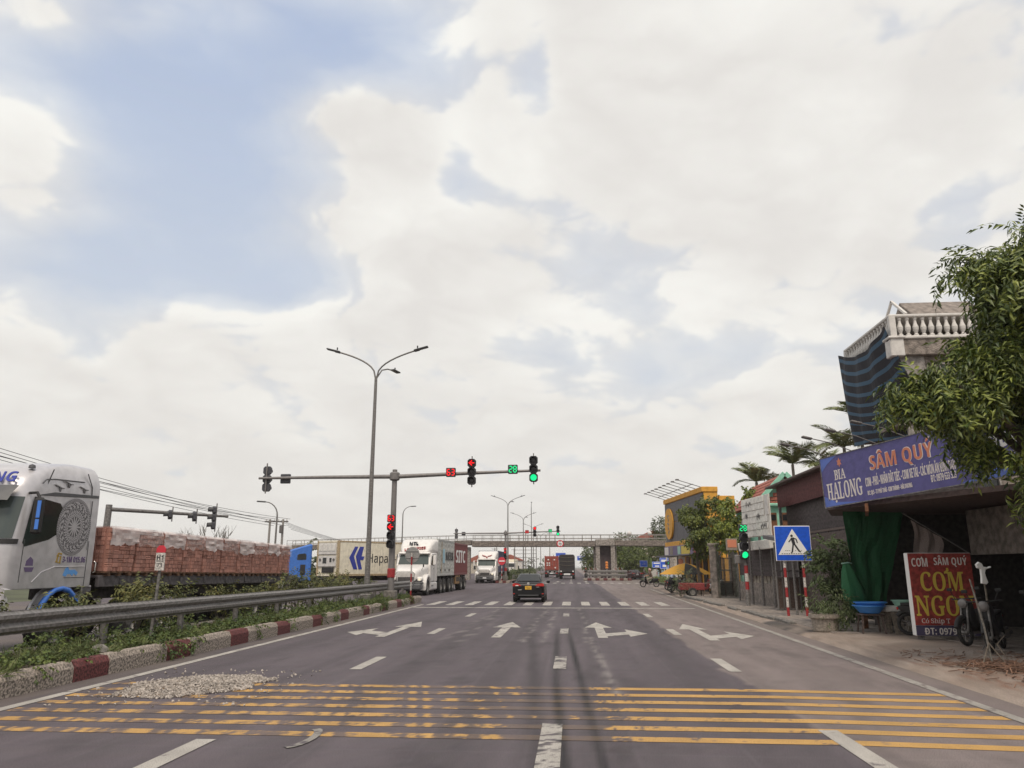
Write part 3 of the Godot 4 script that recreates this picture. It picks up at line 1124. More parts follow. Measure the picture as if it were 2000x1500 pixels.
# ---------------------------------------------------------------- median: kerb, rail, planting
func build_median() -> void:
	var kerb := setting("median_kerb")
	var d := -6.0
	var red := true
	var cuts := []
	d = 12.45
	red = false
	while d > -5.0:
		var l := 0.98 if red else 1.95
		cuts.append([d - l, d, red])
		d -= l
		red = not red
	red = true
	d = 12.45
	while d < 40.0:
		var l := 0.98 if red else 1.95
		cuts.append([d, d + l, red])
		d += l
		red = not red
	for c in cuts:
		var b := mb()
		var prof := PackedVector2Array([Vector2(0, -0.1), Vector2(0, 0.24), Vector2(-0.05, 0.33), Vector2(-0.22, 0.34), Vector2(-0.24, -0.1)])
		var l: float = c[1] - c[0] - 0.012
		b.prism(prof, Transform3D(Basis(Vector3(1, 0, 0), Vector3.UP, Vector3(0, 0, 1)), P(-8.12 + rr(-0.012, 0.012), rr(-0.012, 0.008), c[1])), l, 0.012)
		obj(b, "painted_kerb_stone", M.kerb_red if c[2] else M.kerb_white, kerb)
	# rounded nose of the island and its far side
	for k in 7:
		var a := PI * (k + 0.5) / 7.0
		var b := mb()
		b.box(P(-9.3 + 1.06 * cos(a), 0.13, 40.4 + 1.06 * sin(a)), Vector3(0.22, 0.44, 0.5), 0.03, Basis(Vector3.UP, a))
		obj(b, "painted_kerb_stone", M.kerb_red if k % 2 else M.kerb_white, kerb)
	for k in 12:
		var b := mb()
		b.box(P(-10.4, 0.11, -4.0 + k * 3.75 + 1.87), Vector3(0.22, 0.42, 3.73), 0.03)
		obj(b, "kerb_stone", M.kerb_grey, kerb)
	var soil := mb()
	soil.box(P(-9.33, 0.12, 17.5), Vector3(1.92, 0.34, 46.0), 0.05)
	tag(obj(soil, "median_soil", M.soil), "", "", "", "structure")
	# W-beam rail
	var rail := thing("guardrail", "long grey steel W-beam guardrail on the planted median", "guardrail", P(-8.95, 0, 0))
	d = -4.9
	while d < 41.0:
		var b := mb()
		var prof := []
		for k in 9:
			prof.append(Vector2([0.0, 0.02, 0.075, 0.08, 0.015, 0.08, 0.075, 0.02, 0.0][k], [0.0, 0.025, 0.055, 0.11, 0.18, 0.25, 0.305, 0.335, 0.36][k]))
		var y := 0.79 - 0.0012 * d
		for k in 8:
			var p: Vector2 = prof[k]
			var q: Vector2 = prof[k + 1]
			b.quad(P(p.x, y + p.y, d), P(p.x, y + p.y, d + 4.0), P(q.x, y + q.y, d + 4.0), P(q.x, y + q.y, d))
			b.quad(P(p.x - 0.006, y + p.y, d + 4.0), P(p.x - 0.006, y + p.y, d), P(q.x - 0.006, y + q.y, d), P(q.x - 0.006, y + q.y, d + 4.0))
		b.bar(P(0.0, y + 0.36, d), P(0.0, y + 0.36, d + 4.0), 0.012)
		b.bar(P(0.0, y, d), P(0.0, y, d + 4.0), 0.012)
		for k in 3:
			b.box(P(0.075, y + 0.18, d + 0.08 + k * 0.1), Vector3(0.02, 0.03, 0.03))
		obj(b, "rail_panel", M.zinc, rail)
		d += 4.0
	d = 2.9
	while d < 42.5:
		var b := mb()
		b.lathe([Vector2(0.07, 0.2), Vector2(0.07, 1.04), Vector2(0.055, 1.06), Vector2(0, 1.07)], Transform3D(Basis(), P(-0.13, 0, d)), 10)
		b.box(P(-0.03, 0.96, d), Vector3(0.12, 0.2, 0.08), 0.01)
		obj(b, "post", M.zinc, rail)
		d += 2.95
	# creeping ground cover and grass, nobody could count it
	var leafy := sprig_mesh(7, 0.06, 0.02, 0.16, Color(0.075, 0.13, 0.03), Color(0.12, 0.16, 0.045), 0.5, 5)
	var lobes := []
	d = 8.0
	while d < 40.0:
		if rng.randf() < 0.9:
			var over := rng.randf() < 0.4
			lobes.append([P(-8.42 if over else -8.62 + rr(-0.2, 0.1), rr(0.26, 0.34), d), Vector3(rr(0.12, 0.3), rr(0.05, 0.17), rr(0.25, 0.5))])
			if over and noise.get_noise_1d(d * 3.0) > -0.1 and d > 15.0:
				lobes.append([P(-8.16, rr(0.18, 0.3), d), Vector3(0.1, rr(0.09, 0.2), rr(0.15, 0.4))])
		if rng.randf() < 0.6:
			lobes.append([P(-9.2 + rr(-0.5, 0.3), rr(0.3, 0.42), d), Vector3(rr(0.2, 0.4), rr(0.08, 0.25), rr(0.3, 0.5))])
		d += 0.33
	var cover := crown(null, "ground_cover", leafy, lobes, 6500, 1.0, M.leaf_dull, 77, [Color(1.1, 0.95, 0.8), Color(0.4, 0.45, 0.42)], "stuff")
	tag(cover, "low creeping green ground cover along the median kerb", "ground cover")
	var tuft := mb()
	tuft.coloured = true
	for k in 9:
		blade(tuft, Transform3D(Basis(Vector3.UP, k * 2.4) * Basis(Vector3(1, 0, 0), 0.25 + 0.07 * k), Vector3.ZERO), 0.22, 0.007, Color(0.1, 0.14, 0.04).lerp(Color(0.17, 0.17, 0.07), k / 9.0), 0.4)
	var gl := []
	for k in 60:
		gl.append([P(-8.7 + rr(-0.9, 0.35), 0.29, rr(8.0, 40.5)), Vector3(0.25, 0.02, 0.4)])
	tag(crown(null, "grass", tuft.mesh(), gl, 2600, 1.0, M.leaf_dull, 78, [Color(1, 1, 1), Color(0.7, 0.75, 0.7)], "stuff"), "thin grass tufts growing between the median shrubs", "grass")
	# shrubs in a row behind the rail
	var sprigs := [sprig_mesh(8, 0.1, 0.022, 0.26, Color(0.09, 0.11, 0.035), Color(0.22, 0.19, 0.06), 0.2, 21), sprig_mesh(8, 0.1, 0.02, 0.26, Color(0.075, 0.1, 0.035), Color(0.15, 0.15, 0.05), 0.3, 22)]
	var rows := [[12.0, 1.55, 0.5, "beside the silver lorry's bumper"], [14.6, 1.42, 0.5, "in front of the silver cab's wheel arch"], [16.9, 1.48, 0.42, "just before the kilometre post"], [18.9, 1.3, 0.42, "just past the kilometre post"], [20.9, 1.35, 0.42, "second past the kilometre post"], [22.9, 1.28, 0.4, "third past the kilometre post"], [24.9, 1.45, 0.42, "fourth past the kilometre post"], [26.8, 1.62, 0.42, "in front of the blue cab"], [28.6, 1.25, 0.4, "below the end of the brick load"], [30.4, 1.45, 0.45, "below the cream container's front"], [32.2, 1.5, 0.45, "just before the tall twin lamp"], [36.0, 1.3, 0.4, "at the foot of the near signal mast"]]
	for i in rows.size():
		var q: Array = rows[i]
		var s := thing("median_shrub", "leafy roadside shrub behind the guardrail, " + q[3], "shrub", P(-9.75 + rr(-0.1, 0.1), 0.28, q[0]), 0, "shrubs along the median")
		var b := mb()
		var lb := []
		for k in 6:
			var a := TAU * k / 6.0 + rr(-0.4, 0.4)
			var tip := Vector3(cos(a) * q[2] * rr(0.4, 0.8), (q[1] - 0.3) * rr(0.55, 0.95), sin(a) * q[2] * rr(0.5, 1.0))
			limb(b, Vector3.ZERO, tip, 0.014, 0.005, 0.08, 5)
			lb.append([tip, Vector3(0.17, 0.14, 0.19) * rr(0.8, 1.2)])
		lb.append([Vector3(0, (q[1] - 0.3) * 0.6, 0), Vector3(q[2] * 0.5, 0.22, q[2] * 0.6)])
		obj(b, "stems", M.bark, s)
		crown(s, "foliage", sprigs[i % 2], lb, 120, 1.0, M.leaf_dull, 100 + i, [Color(1.1, 1.05, 0.9), Color(0.6, 0.62, 0.6)])
	# white kilometre post
	var km := thing("kilometre_post", "small white kilometre post with red top reading H1 73", "sign", P(-9.1, 0.25, 16.55), 0.1)
	var pb := mb()
	pb.lathe([Vector2(0.038, 0), Vector2(0.032, 1.95), Vector2(0, 1.96)], Transform3D(Basis(Vector3(0, 0, 1), -0.035), Vector3(-0.05, 0, 0)), 8)
	obj(pb, "pole", M.zinc, km)
	var pl := mb()
	pl.prism(PackedVector2Array([Vector2(-0.1, 1.5), Vector2(0.1, 1.5), Vector2(0.1, 1.88), Vector2(-0.1, 1.88)]), Transform3D(Basis(), Vector3(0.01, 0, 0.035)), 0.03, 0.004)
	obj(pl, "plate", M.post_white, km)
	pl = mb()
	pl.prism(PackedVector2Array([Vector2(-0.1, 1.885), Vector2(0.1, 1.885), Vector2(0.1, 1.98), Vector2(0.05, 2.04), Vector2(-0.05, 2.04), Vector2(-0.1, 1.98)]), Transform3D(Basis(), Vector3(0.01, 0, 0.035)), 0.03, 0.004)
	obj(pl, "red_cap", M.sign_red, km)
	lettering(km, "H1", Transform3D(Basis(), Vector3(0.01, 1.78, 0.067)), 0.14, 0.1, M.ink, true)
	lettering(km, "73", Transform3D(Basis(), Vector3(0.01, 1.62, 0.067)), 0.11, 0.09, M.ink, false)
	pl = mb()
	pl.box(Vector3(0.01, 1.705, 0.068), Vector3(0.16, 0.012, 0.004))
	obj(pl, "rule", M.ink, km)
	# gravel spilled on the rumble strips
	var stone := mb()
	var ring := [Vector3(1, 0, 0), Vector3(0.4, 0.1, 0.9), Vector3(-0.7, -0.05, 0.7), Vector3(-0.9, 0.1, -0.3), Vector3(0.1, 0, -1)]
	for k in 5:
		stone.tri(Vector3(0, 0.75, 0), ring[(k + 1) % 5], ring[k])
		stone.tri(Vector3(0, -0.4, 0), ring[k], ring[(k + 1) % 5])
	var outline := PackedVector2Array([Vector2(-6.75, 11.2), Vector2(-6.98, 12.4), Vector2(-6.4, 13.3), Vector2(-5.6, 13.5), Vector2(-5.0, 13.1), Vector2(-5.0, 11.9), Vector2(-5.8, 11.05)])
	var mm := MultiMesh.new()
	mm.transform_format = MultiMesh.TRANSFORM_3D
	mm.use_colors = true
	mm.mesh = stone.mesh()
	var places := []
	while places.size() < 4800:
		var p := Vector2(rr(-7.3, -4.4), rr(10.4, 14.2))
		var edge := fine.get_noise_2d(p.x * 3.0, p.y * 3.0) * 0.12
		if Geometry2D.is_point_in_polygon(p + Vector2(edge, edge), outline) or rng.randf() < 0.014:
			places.append(p)
	mm.instance_count = places.size()
	for i in places.size():
		var s := rr(0.01, 0.024) + 0.014 * pow(rng.randf(), 4.0)
		var p: Vector2 = places[i]
		var hump := 0.045 * clampf(1.0 - (p - Vector2(-5.95, 12.3)).length() / 1.3, 0, 1)
		mm.set_instance_transform(i, Transform3D(Basis(Vector3(rr(-1, 1), rr(-1, 1), rr(-1, 1)).normalized(), rr(0, 6)) * Basis.from_scale(Vector3(s, s * 0.75, s)), P(p.x, 0.012 + hump * rr(0.2, 1.0), p.y)))
		var g := rr(0.22, 0.48)
		mm.set_instance_color(i, Color(g, g * 0.88, g * 0.78))
	var gv := MultiMeshInstance3D.new()
	gv.name = "gravel"
	gv.multimesh = mm
	gv.material_override = M.bits
	add_child(gv)
	tag(gv, "pale gravel spilled over the yellow rumble strips", "gravel", "", "stuff")
	var chunk := mb()
	chunk.lathe([Vector2(0, -0.05), Vector2(0.2, 0.0), Vector2(0.16, 0.07), Vector2(0.07, 0.12), Vector2(0, 0.12)], Transform3D(Basis.from_scale(Vector3(1, 1, 0.6)), Vector3.ZERO), 7)
	var rk := obj(chunk, "broken_stone", M.kerb_grey)
	rk.position = P(-8.62, 0.33, 13.9)
	tag(rk, "pale broken stone lying on the median under the rail", "stone")


# ---------------------------------------------------------------- signals, lamps, poles
const SEG := {"0": "abcdef", "1": "bc", "2": "abged", "3": "abgcd", "6": "afgecd", "8": "abcdefg"}

func digit(b: MB, ch: String, o: Vector3, w: float, h: float, t: float) -> void:
	var at := {"a": [Vector3(0, h, 0), true], "g": [Vector3(0, 0, 0), true], "d": [Vector3(0, -h, 0), true], "b": [Vector3(w, h * 0.5, 0), false], "c": [Vector3(w, -h * 0.5, 0), false], "f": [Vector3(-w, h * 0.5, 0), false], "e": [Vector3(-w, -h * 0.5, 0), false]}
	for s in SEG[ch]:
		var q: Array = at[s]
		b.box(o + q[0], Vector3(w * 2 - t, t, 0.012) if q[1] else Vector3(t, h - t, 0.012), 0.0)


# one square section of a signal face, facing +z of o
func section(parent: Node3D, o: Vector3, s: float, show: String, back := false) -> void:
	var b := mb()
	var c := s * 0.2
	var h := s * 0.5
	b.prism(PackedVector2Array([Vector2(-h + c, -h), Vector2(h - c, -h), Vector2(h, -h + c), Vector2(h, h - c), Vector2(h - c, h), Vector2(-h + c, h), Vector2(-h, h - c), Vector2(-h, -h + c)]), Transform3D(Basis(), o - Vector3(0, 0, 0.1)), 0.14, 0.015)
	obj(b, "housing", M.signal_back if back else M.black_plastic, parent)
	b = mb()
	# open visor over the lens
	for k in 10:
		var a0 := PI * (-0.12 + 1.24 * k / 10.0)
		var a1 := PI * (-0.12 + 1.24 * (k + 1) / 10.0)
		var r := s * 0.4
		var p := o + Vector3(r * cos(a0), r * sin(a0), 0.04)
		var q := o + Vector3(r * cos(a1), r * sin(a1), 0.04)
		var e := Vector3(0, -0.02, 0.2)
		b.quad(p, p + e, q + e, q)
		b.quad(p * 1.0 + Vector3(0, 0.006, 0), q + Vector3(0, 0.006, 0), q + e + Vector3(0, 0.006, 0), p + e + Vector3(0, 0.006, 0))
	obj(b, "visor", M.black_plastic, parent)
	b = mb()
	var face := Transform3D(Basis(Vector3(1, 0, 0), PI / 2), o + Vector3(0, 0, 0.04))
	b.lathe([Vector2(s * 0.37, 0.0), Vector2(s * 0.3, 0.018), Vector2(s * 0.15, 0.028), Vector2(0, 0.03)], face, 20)
	obj(b, "lens", {"green": M.green_signal, "red": M.red_signal}.get(show, M.dark_lens), parent)
	if show == "arrow":
		b = mb()
		b.bar(o + Vector3(-0.1, 0, 0.085), o + Vector3(0.13, 0, 0.085), 0.045, 0.045)
		b.bar(o + Vector3(-0.13, -0.015, 0.087), o + Vector3(0.02, 0.12, 0.087), 0.045, 0.045)
		b.bar(o + Vector3(-0.13, 0.015, 0.089), o + Vector3(0.02, -0.12, 0.089), 0.045, 0.045)
		obj(b, "lit_arrow", M.red_signal, parent)


func countdown(parent: Node3D, o: Vector3, s: float, digits: String, m: Material, back := false) -> void:
	var b := mb()
	b.box(o, Vector3(s, s * 0.94, 0.14), 0.03)
	var h: Node3D = obj(b, "countdown_case", M.signal_back if back else M.black_plastic, parent)
	if String(parent.name).begins_with("signal_head"):
		h = parent
	if m:
		var k := 0
		for ch in digits:
			b = mb()
			digit(b, ch, o + Vector3((-0.22 + 0.44 * k) * s, 0, 0.078), s * 0.145, s * 0.3, s * 0.085)
			k += 1
			obj(b, "led_digit", m, h)
	else:
		b = mb()
		b.box(o + Vector3(0, 0.0, 0.08), Vector3(s * 0.8, s * 0.7, 0.02), 0.01)
		obj(b, "screen", M.dark_lens, h)


func head3(parent: Node3D, at: Vector3, lights: Array, s: float, turn := 0.0, back := false) -> void:
	var n := Node3D.new()
	n.name = "signal_head"
	parent.add_child(n, true)
	n.position = at
	n.rotation.y = turn
	for i in lights.size():
		var y := (lights.size() - 1) * 0.5 * s - i * s
		if lights[i] is Array:
			countdown(n, Vector3(0, y, 0), s * 0.96, lights[i][0], lights[i][1], back)
		else:
			section(n, Vector3(0, y, 0), s * 0.98, lights[i], back)
	var b := mb()
	var e := lights.size() * 0.5 * s
	b.bar(Vector3(0, -e - 0.1, -0.13), Vector3(0, e + 0.14, -0.13), 0.05)
	obj(b, "bracket", M.zinc_dark, n)


func signal_mast(label: String, at: Vector3, circle := false) -> Node3D:
	var t := thing("signal_mast", label, "traffic light", at, 0, "overhead signal masts")
	var b := mb()
	b.box(Vector3(0, 0.5, 0), Vector3(0.55, 0.5, 0.55), 0.03)
	obj(b, "footing", M.kerb_grey, t)
	b = mb()
	b.lathe([Vector2(0.17, 0.4), Vector2(0.125, 6.3), Vector2(0, 6.32)], Transform3D(), 8)
	obj(b, "pole", M.zinc_dark, t)
	b = mb()
	b.box(Vector3(0, 1.55, 0), Vector3(0.345, 0.55, 0.345), 0.09)
	obj(b, "red_band", M.post_red, t)
	b = mb()
	b.lathe([Vector2(0.2, 5.95), Vector2(0.25, 6.0), Vector2(0.25, 6.3), Vector2(0.2, 6.35), Vector2(0.12, 6.36), Vector2(0.12, 6.48), Vector2(0, 6.5)], Transform3D(), 10)
	obj(b, "collar", M.zinc_dark, t)
	b = mb()
	b.tube([Vector3(0.15, 6.14, 0), Vector3(3.6, 6.27, 0), Vector3(7.15, 6.38, 0)], [0.105, 0.085, 0.06], 10)
	obj(b, "arm", M.zinc_dark, t)
	b = mb()
	b.tube([Vector3(-0.15, 6.14, 0), Vector3(-3.4, 6.14, 0), Vector3(-6.85, 6.12, 0)], [0.105, 0.085, 0.06], 10)
	obj(b, "arm", M.zinc_dark, t)
	var cn := Node3D.new()
	countdown(t, Vector3(2.8, 6.3, 0.16), 0.47, "63", M.red_signal)
	head3(t, Vector3(3.82, 6.32, 0.2), ["red" if circle else "arrow", "", ""], 0.42)
	countdown(t, Vector3(5.82, 6.42, 0.16), 0.47, "28", M.green_signal)
	head3(t, Vector3(6.82, 6.43, 0.2), ["", "", "green"], 0.42)
	cn.free()
	head3(t, Vector3(-6.5, 6.1, -0.2), ["", "", ""], 0.42, PI, true)
	var cb := Node3D.new()
	cb.name = "signal_head"
	t.add_child(cb, true)
	cb.position = Vector3(-5.55, 6.1, -0.17)
	cb.rotation.y = PI
	countdown(cb, Vector3.ZERO, 0.5, "", null, true)
	head3(t, Vector3(-0.02, 3.5, 0.3), [["63", M.red_signal], "arrow", "", ""], 0.4)
	return t


func twin_lamp(label: String, at: Vector3) -> Node3D:
	var t := thing("twin_street_lamp", label, "street lamp", at, 0, "twin lamps along the median")
	var b := mb()
	b.tube([Vector3(0, 0, 0), Vector3(0, 5, 0), Vector3(0, 10.6, 0)], [0.13, 0.105, 0.07], 10)
	b.box(Vector3(0, 0.2, 0), Vector3(0.5, 0.4, 0.5), 0.03)
	obj(b, "pole", M.zinc, t)
	for s in [-1.0, 1.0]:
		b = mb()
		var pts := []
		for k in 9:
			var q := k / 8.0
			pts.append(Vector3(s * (0.03 + 1.85 * pow(q, 1.5)), 10.5 + 1.35 * pow(q, 0.62), 0))
		b.tube(pts, 0.04, 8)
		obj(b, "arm", M.zinc, t)
		b = mb()
		var bs := Basis(Vector3(0, 0, 1), s * 0.26)
		b.box(Vector3(s * 2.18, 11.95, 0), Vector3(0.72, 0.07, 0.26), 0.03, bs)
		b.box(Vector3(s * 1.98, 11.88, 0), Vector3(0.3, 0.1, 0.2), 0.03, bs)
		b.lathe([Vector2(0.035, 0), Vector2(0.035, 0.12), Vector2(0, 0.13)], Transform3D(Basis(), Vector3(s * 2.0, 11.98, 0)), 8)
		obj(b, "lamp_head", M.trim_grey, t)
	b = mb()
	b.tube([Vector3(0.03, 10.5, 0), Vector3(0.2, 10.98, -0.3), Vector3(0.35, 11.16, -0.8), Vector3(0.5, 11.22, -1.3)], 0.035, 8)
	obj(b, "arm", M.zinc, t)
	b = mb()
	b.box(Vector3(0.56, 11.26, -1.62), Vector3(0.26, 0.08, 0.7), 0.03, Basis(Vector3.UP, -0.25))
	b.lathe([Vector2(0.035, 0), Vector2(0.035, 0.12), Vector2(0, 0.13)], Transform3D(Basis(), Vector3(0.56, 11.29, -1.5)), 8)
	obj(b, "lamp_head", M.trim_grey, t)
	return t


func bow_lamp(label: String, at: Vector3, h: float, dir: Vector3, reach: float) -> Node3D:
	var t := thing("street_lamp", label, "street lamp", at, 0, "single-arm lamps")
	var b := mb()
	var pts := [Vector3.ZERO, Vector3(0, h * 0.5, 0), Vector3(0, h - 1.2, 0)]
	for k in 6:
		var q := (k + 1) / 6.0
		pts.append(Vector3(0, h - 1.2 + 1.15 * sin(q * PI * 0.5), 0) + dir * reach * (1.0 - cos(q * PI * 0.5)))
	b.tube(pts, [0.11, 0.095, 0.075, 0.06, 0.055, 0.05, 0.045, 0.045, 0.045], 8)
	obj(b, "pole", M.zinc, t)
	b = mb()
	var e: Vector3 = pts[-1]
	b.bar(e - dir * 0.05, e + dir * 0.75 + Vector3(0, 0.03, 0), 0.28, 0.12, 0.045)
	obj(b, "lamp_head", M.trim_grey, t)
	return t


func wire(b: MB, a: Vector3, e: Vector3, sag: float, r := 0.016) -> void:
	var pts := []
	for k in 13:
		var q := k / 12.0
		pts.append(a.lerp(e, q) - Vector3(0, sag * 4.0 * q * (1.0 - q), 0))
	b.tube(pts, r, 4, false)


func build_street() -> void:
	signal_mast("near overhead signal mast with red arrow and lit countdown 63", P(-8.6, 0.0, 36.5))
	signal_mast("far overhead signal mast standing just before the footbridge", P(-8.6, 0.0, 100.0), true)
	# island under the far mast
	var isl := setting("far_median")
	for k in 9:
		var b := mb()
		b.box(P(-7.52, 0.14, 92.0 + k * 1.02), Vector3(0.22, 0.3, 1.0), 0.03)
		obj(b, "painted_kerb_stone", M.kerb_red if k % 2 else M.kerb_white, isl)
	for k in 4:
		var b := mb()
		b.box(P(-8.85 + k * 0.42, 0.14, 91.4), Vector3(0.41, 0.3, 0.22), 0.03)
		obj(b, "painted_kerb_stone", M.kerb_white if k % 2 else M.kerb_red, isl)
	var sb := mb()
	sb.box(P(-8.3, 0.1, 294), Vector3(1.4, 0.22, 405), 0.02)
	obj(sb, "soil", M.soil, isl)
	for k in 2:
		var far := thing("guardrail", ["grey guardrail on the far median beyond the junction", "grey guardrail on the far median's oncoming side"][k], "guardrail", P(-7.75 - 1.2 * k, 0, 101.0))
		for j in 14:
			var b := mb()
			b.box(P(0, 0.72, j * 4.0 + 2.0), Vector3(0.06, 0.31, 3.98), 0.02)
			b.box(P(0.03, 0.72, j * 4.0 + 2.0), Vector3(0.03, 0.06, 3.98), 0.01)
			obj(b, "rail_panel", M.zinc, far)
			b = mb()
			b.box(P(0, 0.45, j * 4.0), Vector3(0.12, 0.7, 0.12), 0.02)
			obj(b, "post", M.zinc, far)
	# hedge on the far median
	var hs := sprig_mesh(7, 0.2, 0.06, 0.4, Color(0.05, 0.07, 0.025), Color(0.09, 0.1, 0.035), 0.3, 31)
	var hl := []
	for k in 26:
		hl.append([P(-8.35, 0.75, 103.0 + k * 2.6), Vector3(0.45, 0.5, 1.3)])
	tag(crown(null, "hedge", hs, hl, 1500, 1.2, M.leaf_dull, 401, [Color(1, 1, 1), Color(0.7, 0.75, 0.7)], "stuff"), "dark clipped hedge along the far median", "hedge")
	twin_lamp("tallest nearest twin-arm street lamp rising from the median", P(-9.35, 0.25, 35.0))
	var ds := [112.0, 148.0, 186.0, 230.0]
	var words := ["twin-arm lamp standing just behind the far signal mast", "second twin-arm lamp beyond the footbridge", "third twin-arm lamp beyond the footbridge", "farthest tiny twin-arm lamp beyond the footbridge"]
	for i in 4:
		twin_lamp(words[i], P(-9.3, 0.1, ds[i]))
	bow_lamp("grey bow lamp leaning left above the brick load", P(-26.0, -0.1, 66.0), 7.6, Vector3(-0.9, 0, 0.4), 1.1)
	bow_lamp("slim grey bow lamp behind the white bonneted lorry", P(-24.5, -0.1, 110.0), 10.6, Vector3(1, 0, 0.1), 1.2)
	bow_lamp("plain straight lamp between the two median lamps", P(-9.0, 0.0, 172.0), 16.0, Vector3(0.1, 0, 1).normalized(), 1.0)
	# signal mast of the oncoming carriageway, seen from behind over the bricks
	var mast := thing("oncoming_signal_mast", "grey signal mast over the bricks showing its dark signal backs", "traffic light", P(-19.9, -0.1, 31.5))
	var b := mb()
	b.lathe([Vector2(0.16, 0), Vector2(0.13, 4.55), Vector2(0, 4.56)], Transform3D(), 10)
	obj(b, "pole", M.zinc, mast)
	b = mb()
	b.tube([Vector3(0.1, 4.35, 0), Vector3(3.4, 4.3, -4.2)], [0.09, 0.06], 8)
	obj(b, "arm", M.zinc, mast)
	head3(mast, Vector3(1.65, 4.25, -2.0), [""], 0.42, -1.0, true)
	head3(mast, Vector3(2.35, 4.22, -2.9), [""], 0.46, -1.0, true)
	head3(mast, Vector3(2.95, 4.2, -3.6), ["", "", ""], 0.36, -1.0, true)
	# H-frame utility pole and its wires
	var hp := thing("utility_pole", "twin-legged concrete utility pole carrying the wires", "utility pole", P(-27.0, -0.1, 68.5))
	for s in [-0.62, 0.62]:
		b = mb()
		b.lathe([Vector2(0.13, 0), Vector2(0.1, 6.2), Vector2(0, 6.22)], Transform3D(Basis(), Vector3(s, 0, 0)), 8)
		obj(b, "leg", M.pole_concrete, hp)
	b = mb()
	b.box(Vector3(0, 6.0, 0), Vector3(2.2, 0.12, 0.12), 0.02)
	obj(b, "crossarm", M.iron, hp)
	for k in 2:
		b = mb()
		b.box(Vector3(0, 2.4 + k * 1.5, 0), Vector3(1.2, 0.09, 0.09), 0.01)
		obj(b, "brace", M.iron, hp)
	for k in 6:
		b = mb()
		b.lathe([Vector2(0.04, 6.06), Vector2(0.06, 6.12), Vector2(0.035, 6.16), Vector2(0.05, 6.22), Vector2(0, 6.25)], Transform3D(Basis(), Vector3(-0.95 + k * 0.38, 0, 0)), 8)
		obj(b, "insulator", M.wall_white, hp)
	b = mb()
	b.box(Vector3(0.55, 5.3, 0.15), Vector3(0.3, 0.7, 0.3), 0.03)
	obj(b, "transformer", M.iron, hp)
	for k in 7:
		b = mb()
		wire(b, P(-28.0 + 0.38 * k, 6.12 - (k % 3) * 0.3, 68.5), P(-31.0 + 0.35 * k, 7.9 - (k % 4) * 0.3, 36.0), 0.3)
		tag(obj(b, "overhead_wire", M.wire), "thin overhead wire running from the twin-legged pole towards the silver cab", "wire", "wires to the silver cab")
	for k in 5:
		b = mb()
		wire(b, P(-26.6 + 0.25 * k, 6.0 - 0.2 * k, 68.5), P(-28.5 + 0.5 * k, 5.0, 135.0), 0.9)
		tag(obj(b, "overhead_wire", M.wire), "thin overhead wire running on from the twin-legged pole behind the cream container", "wire", "wires past the cream container")


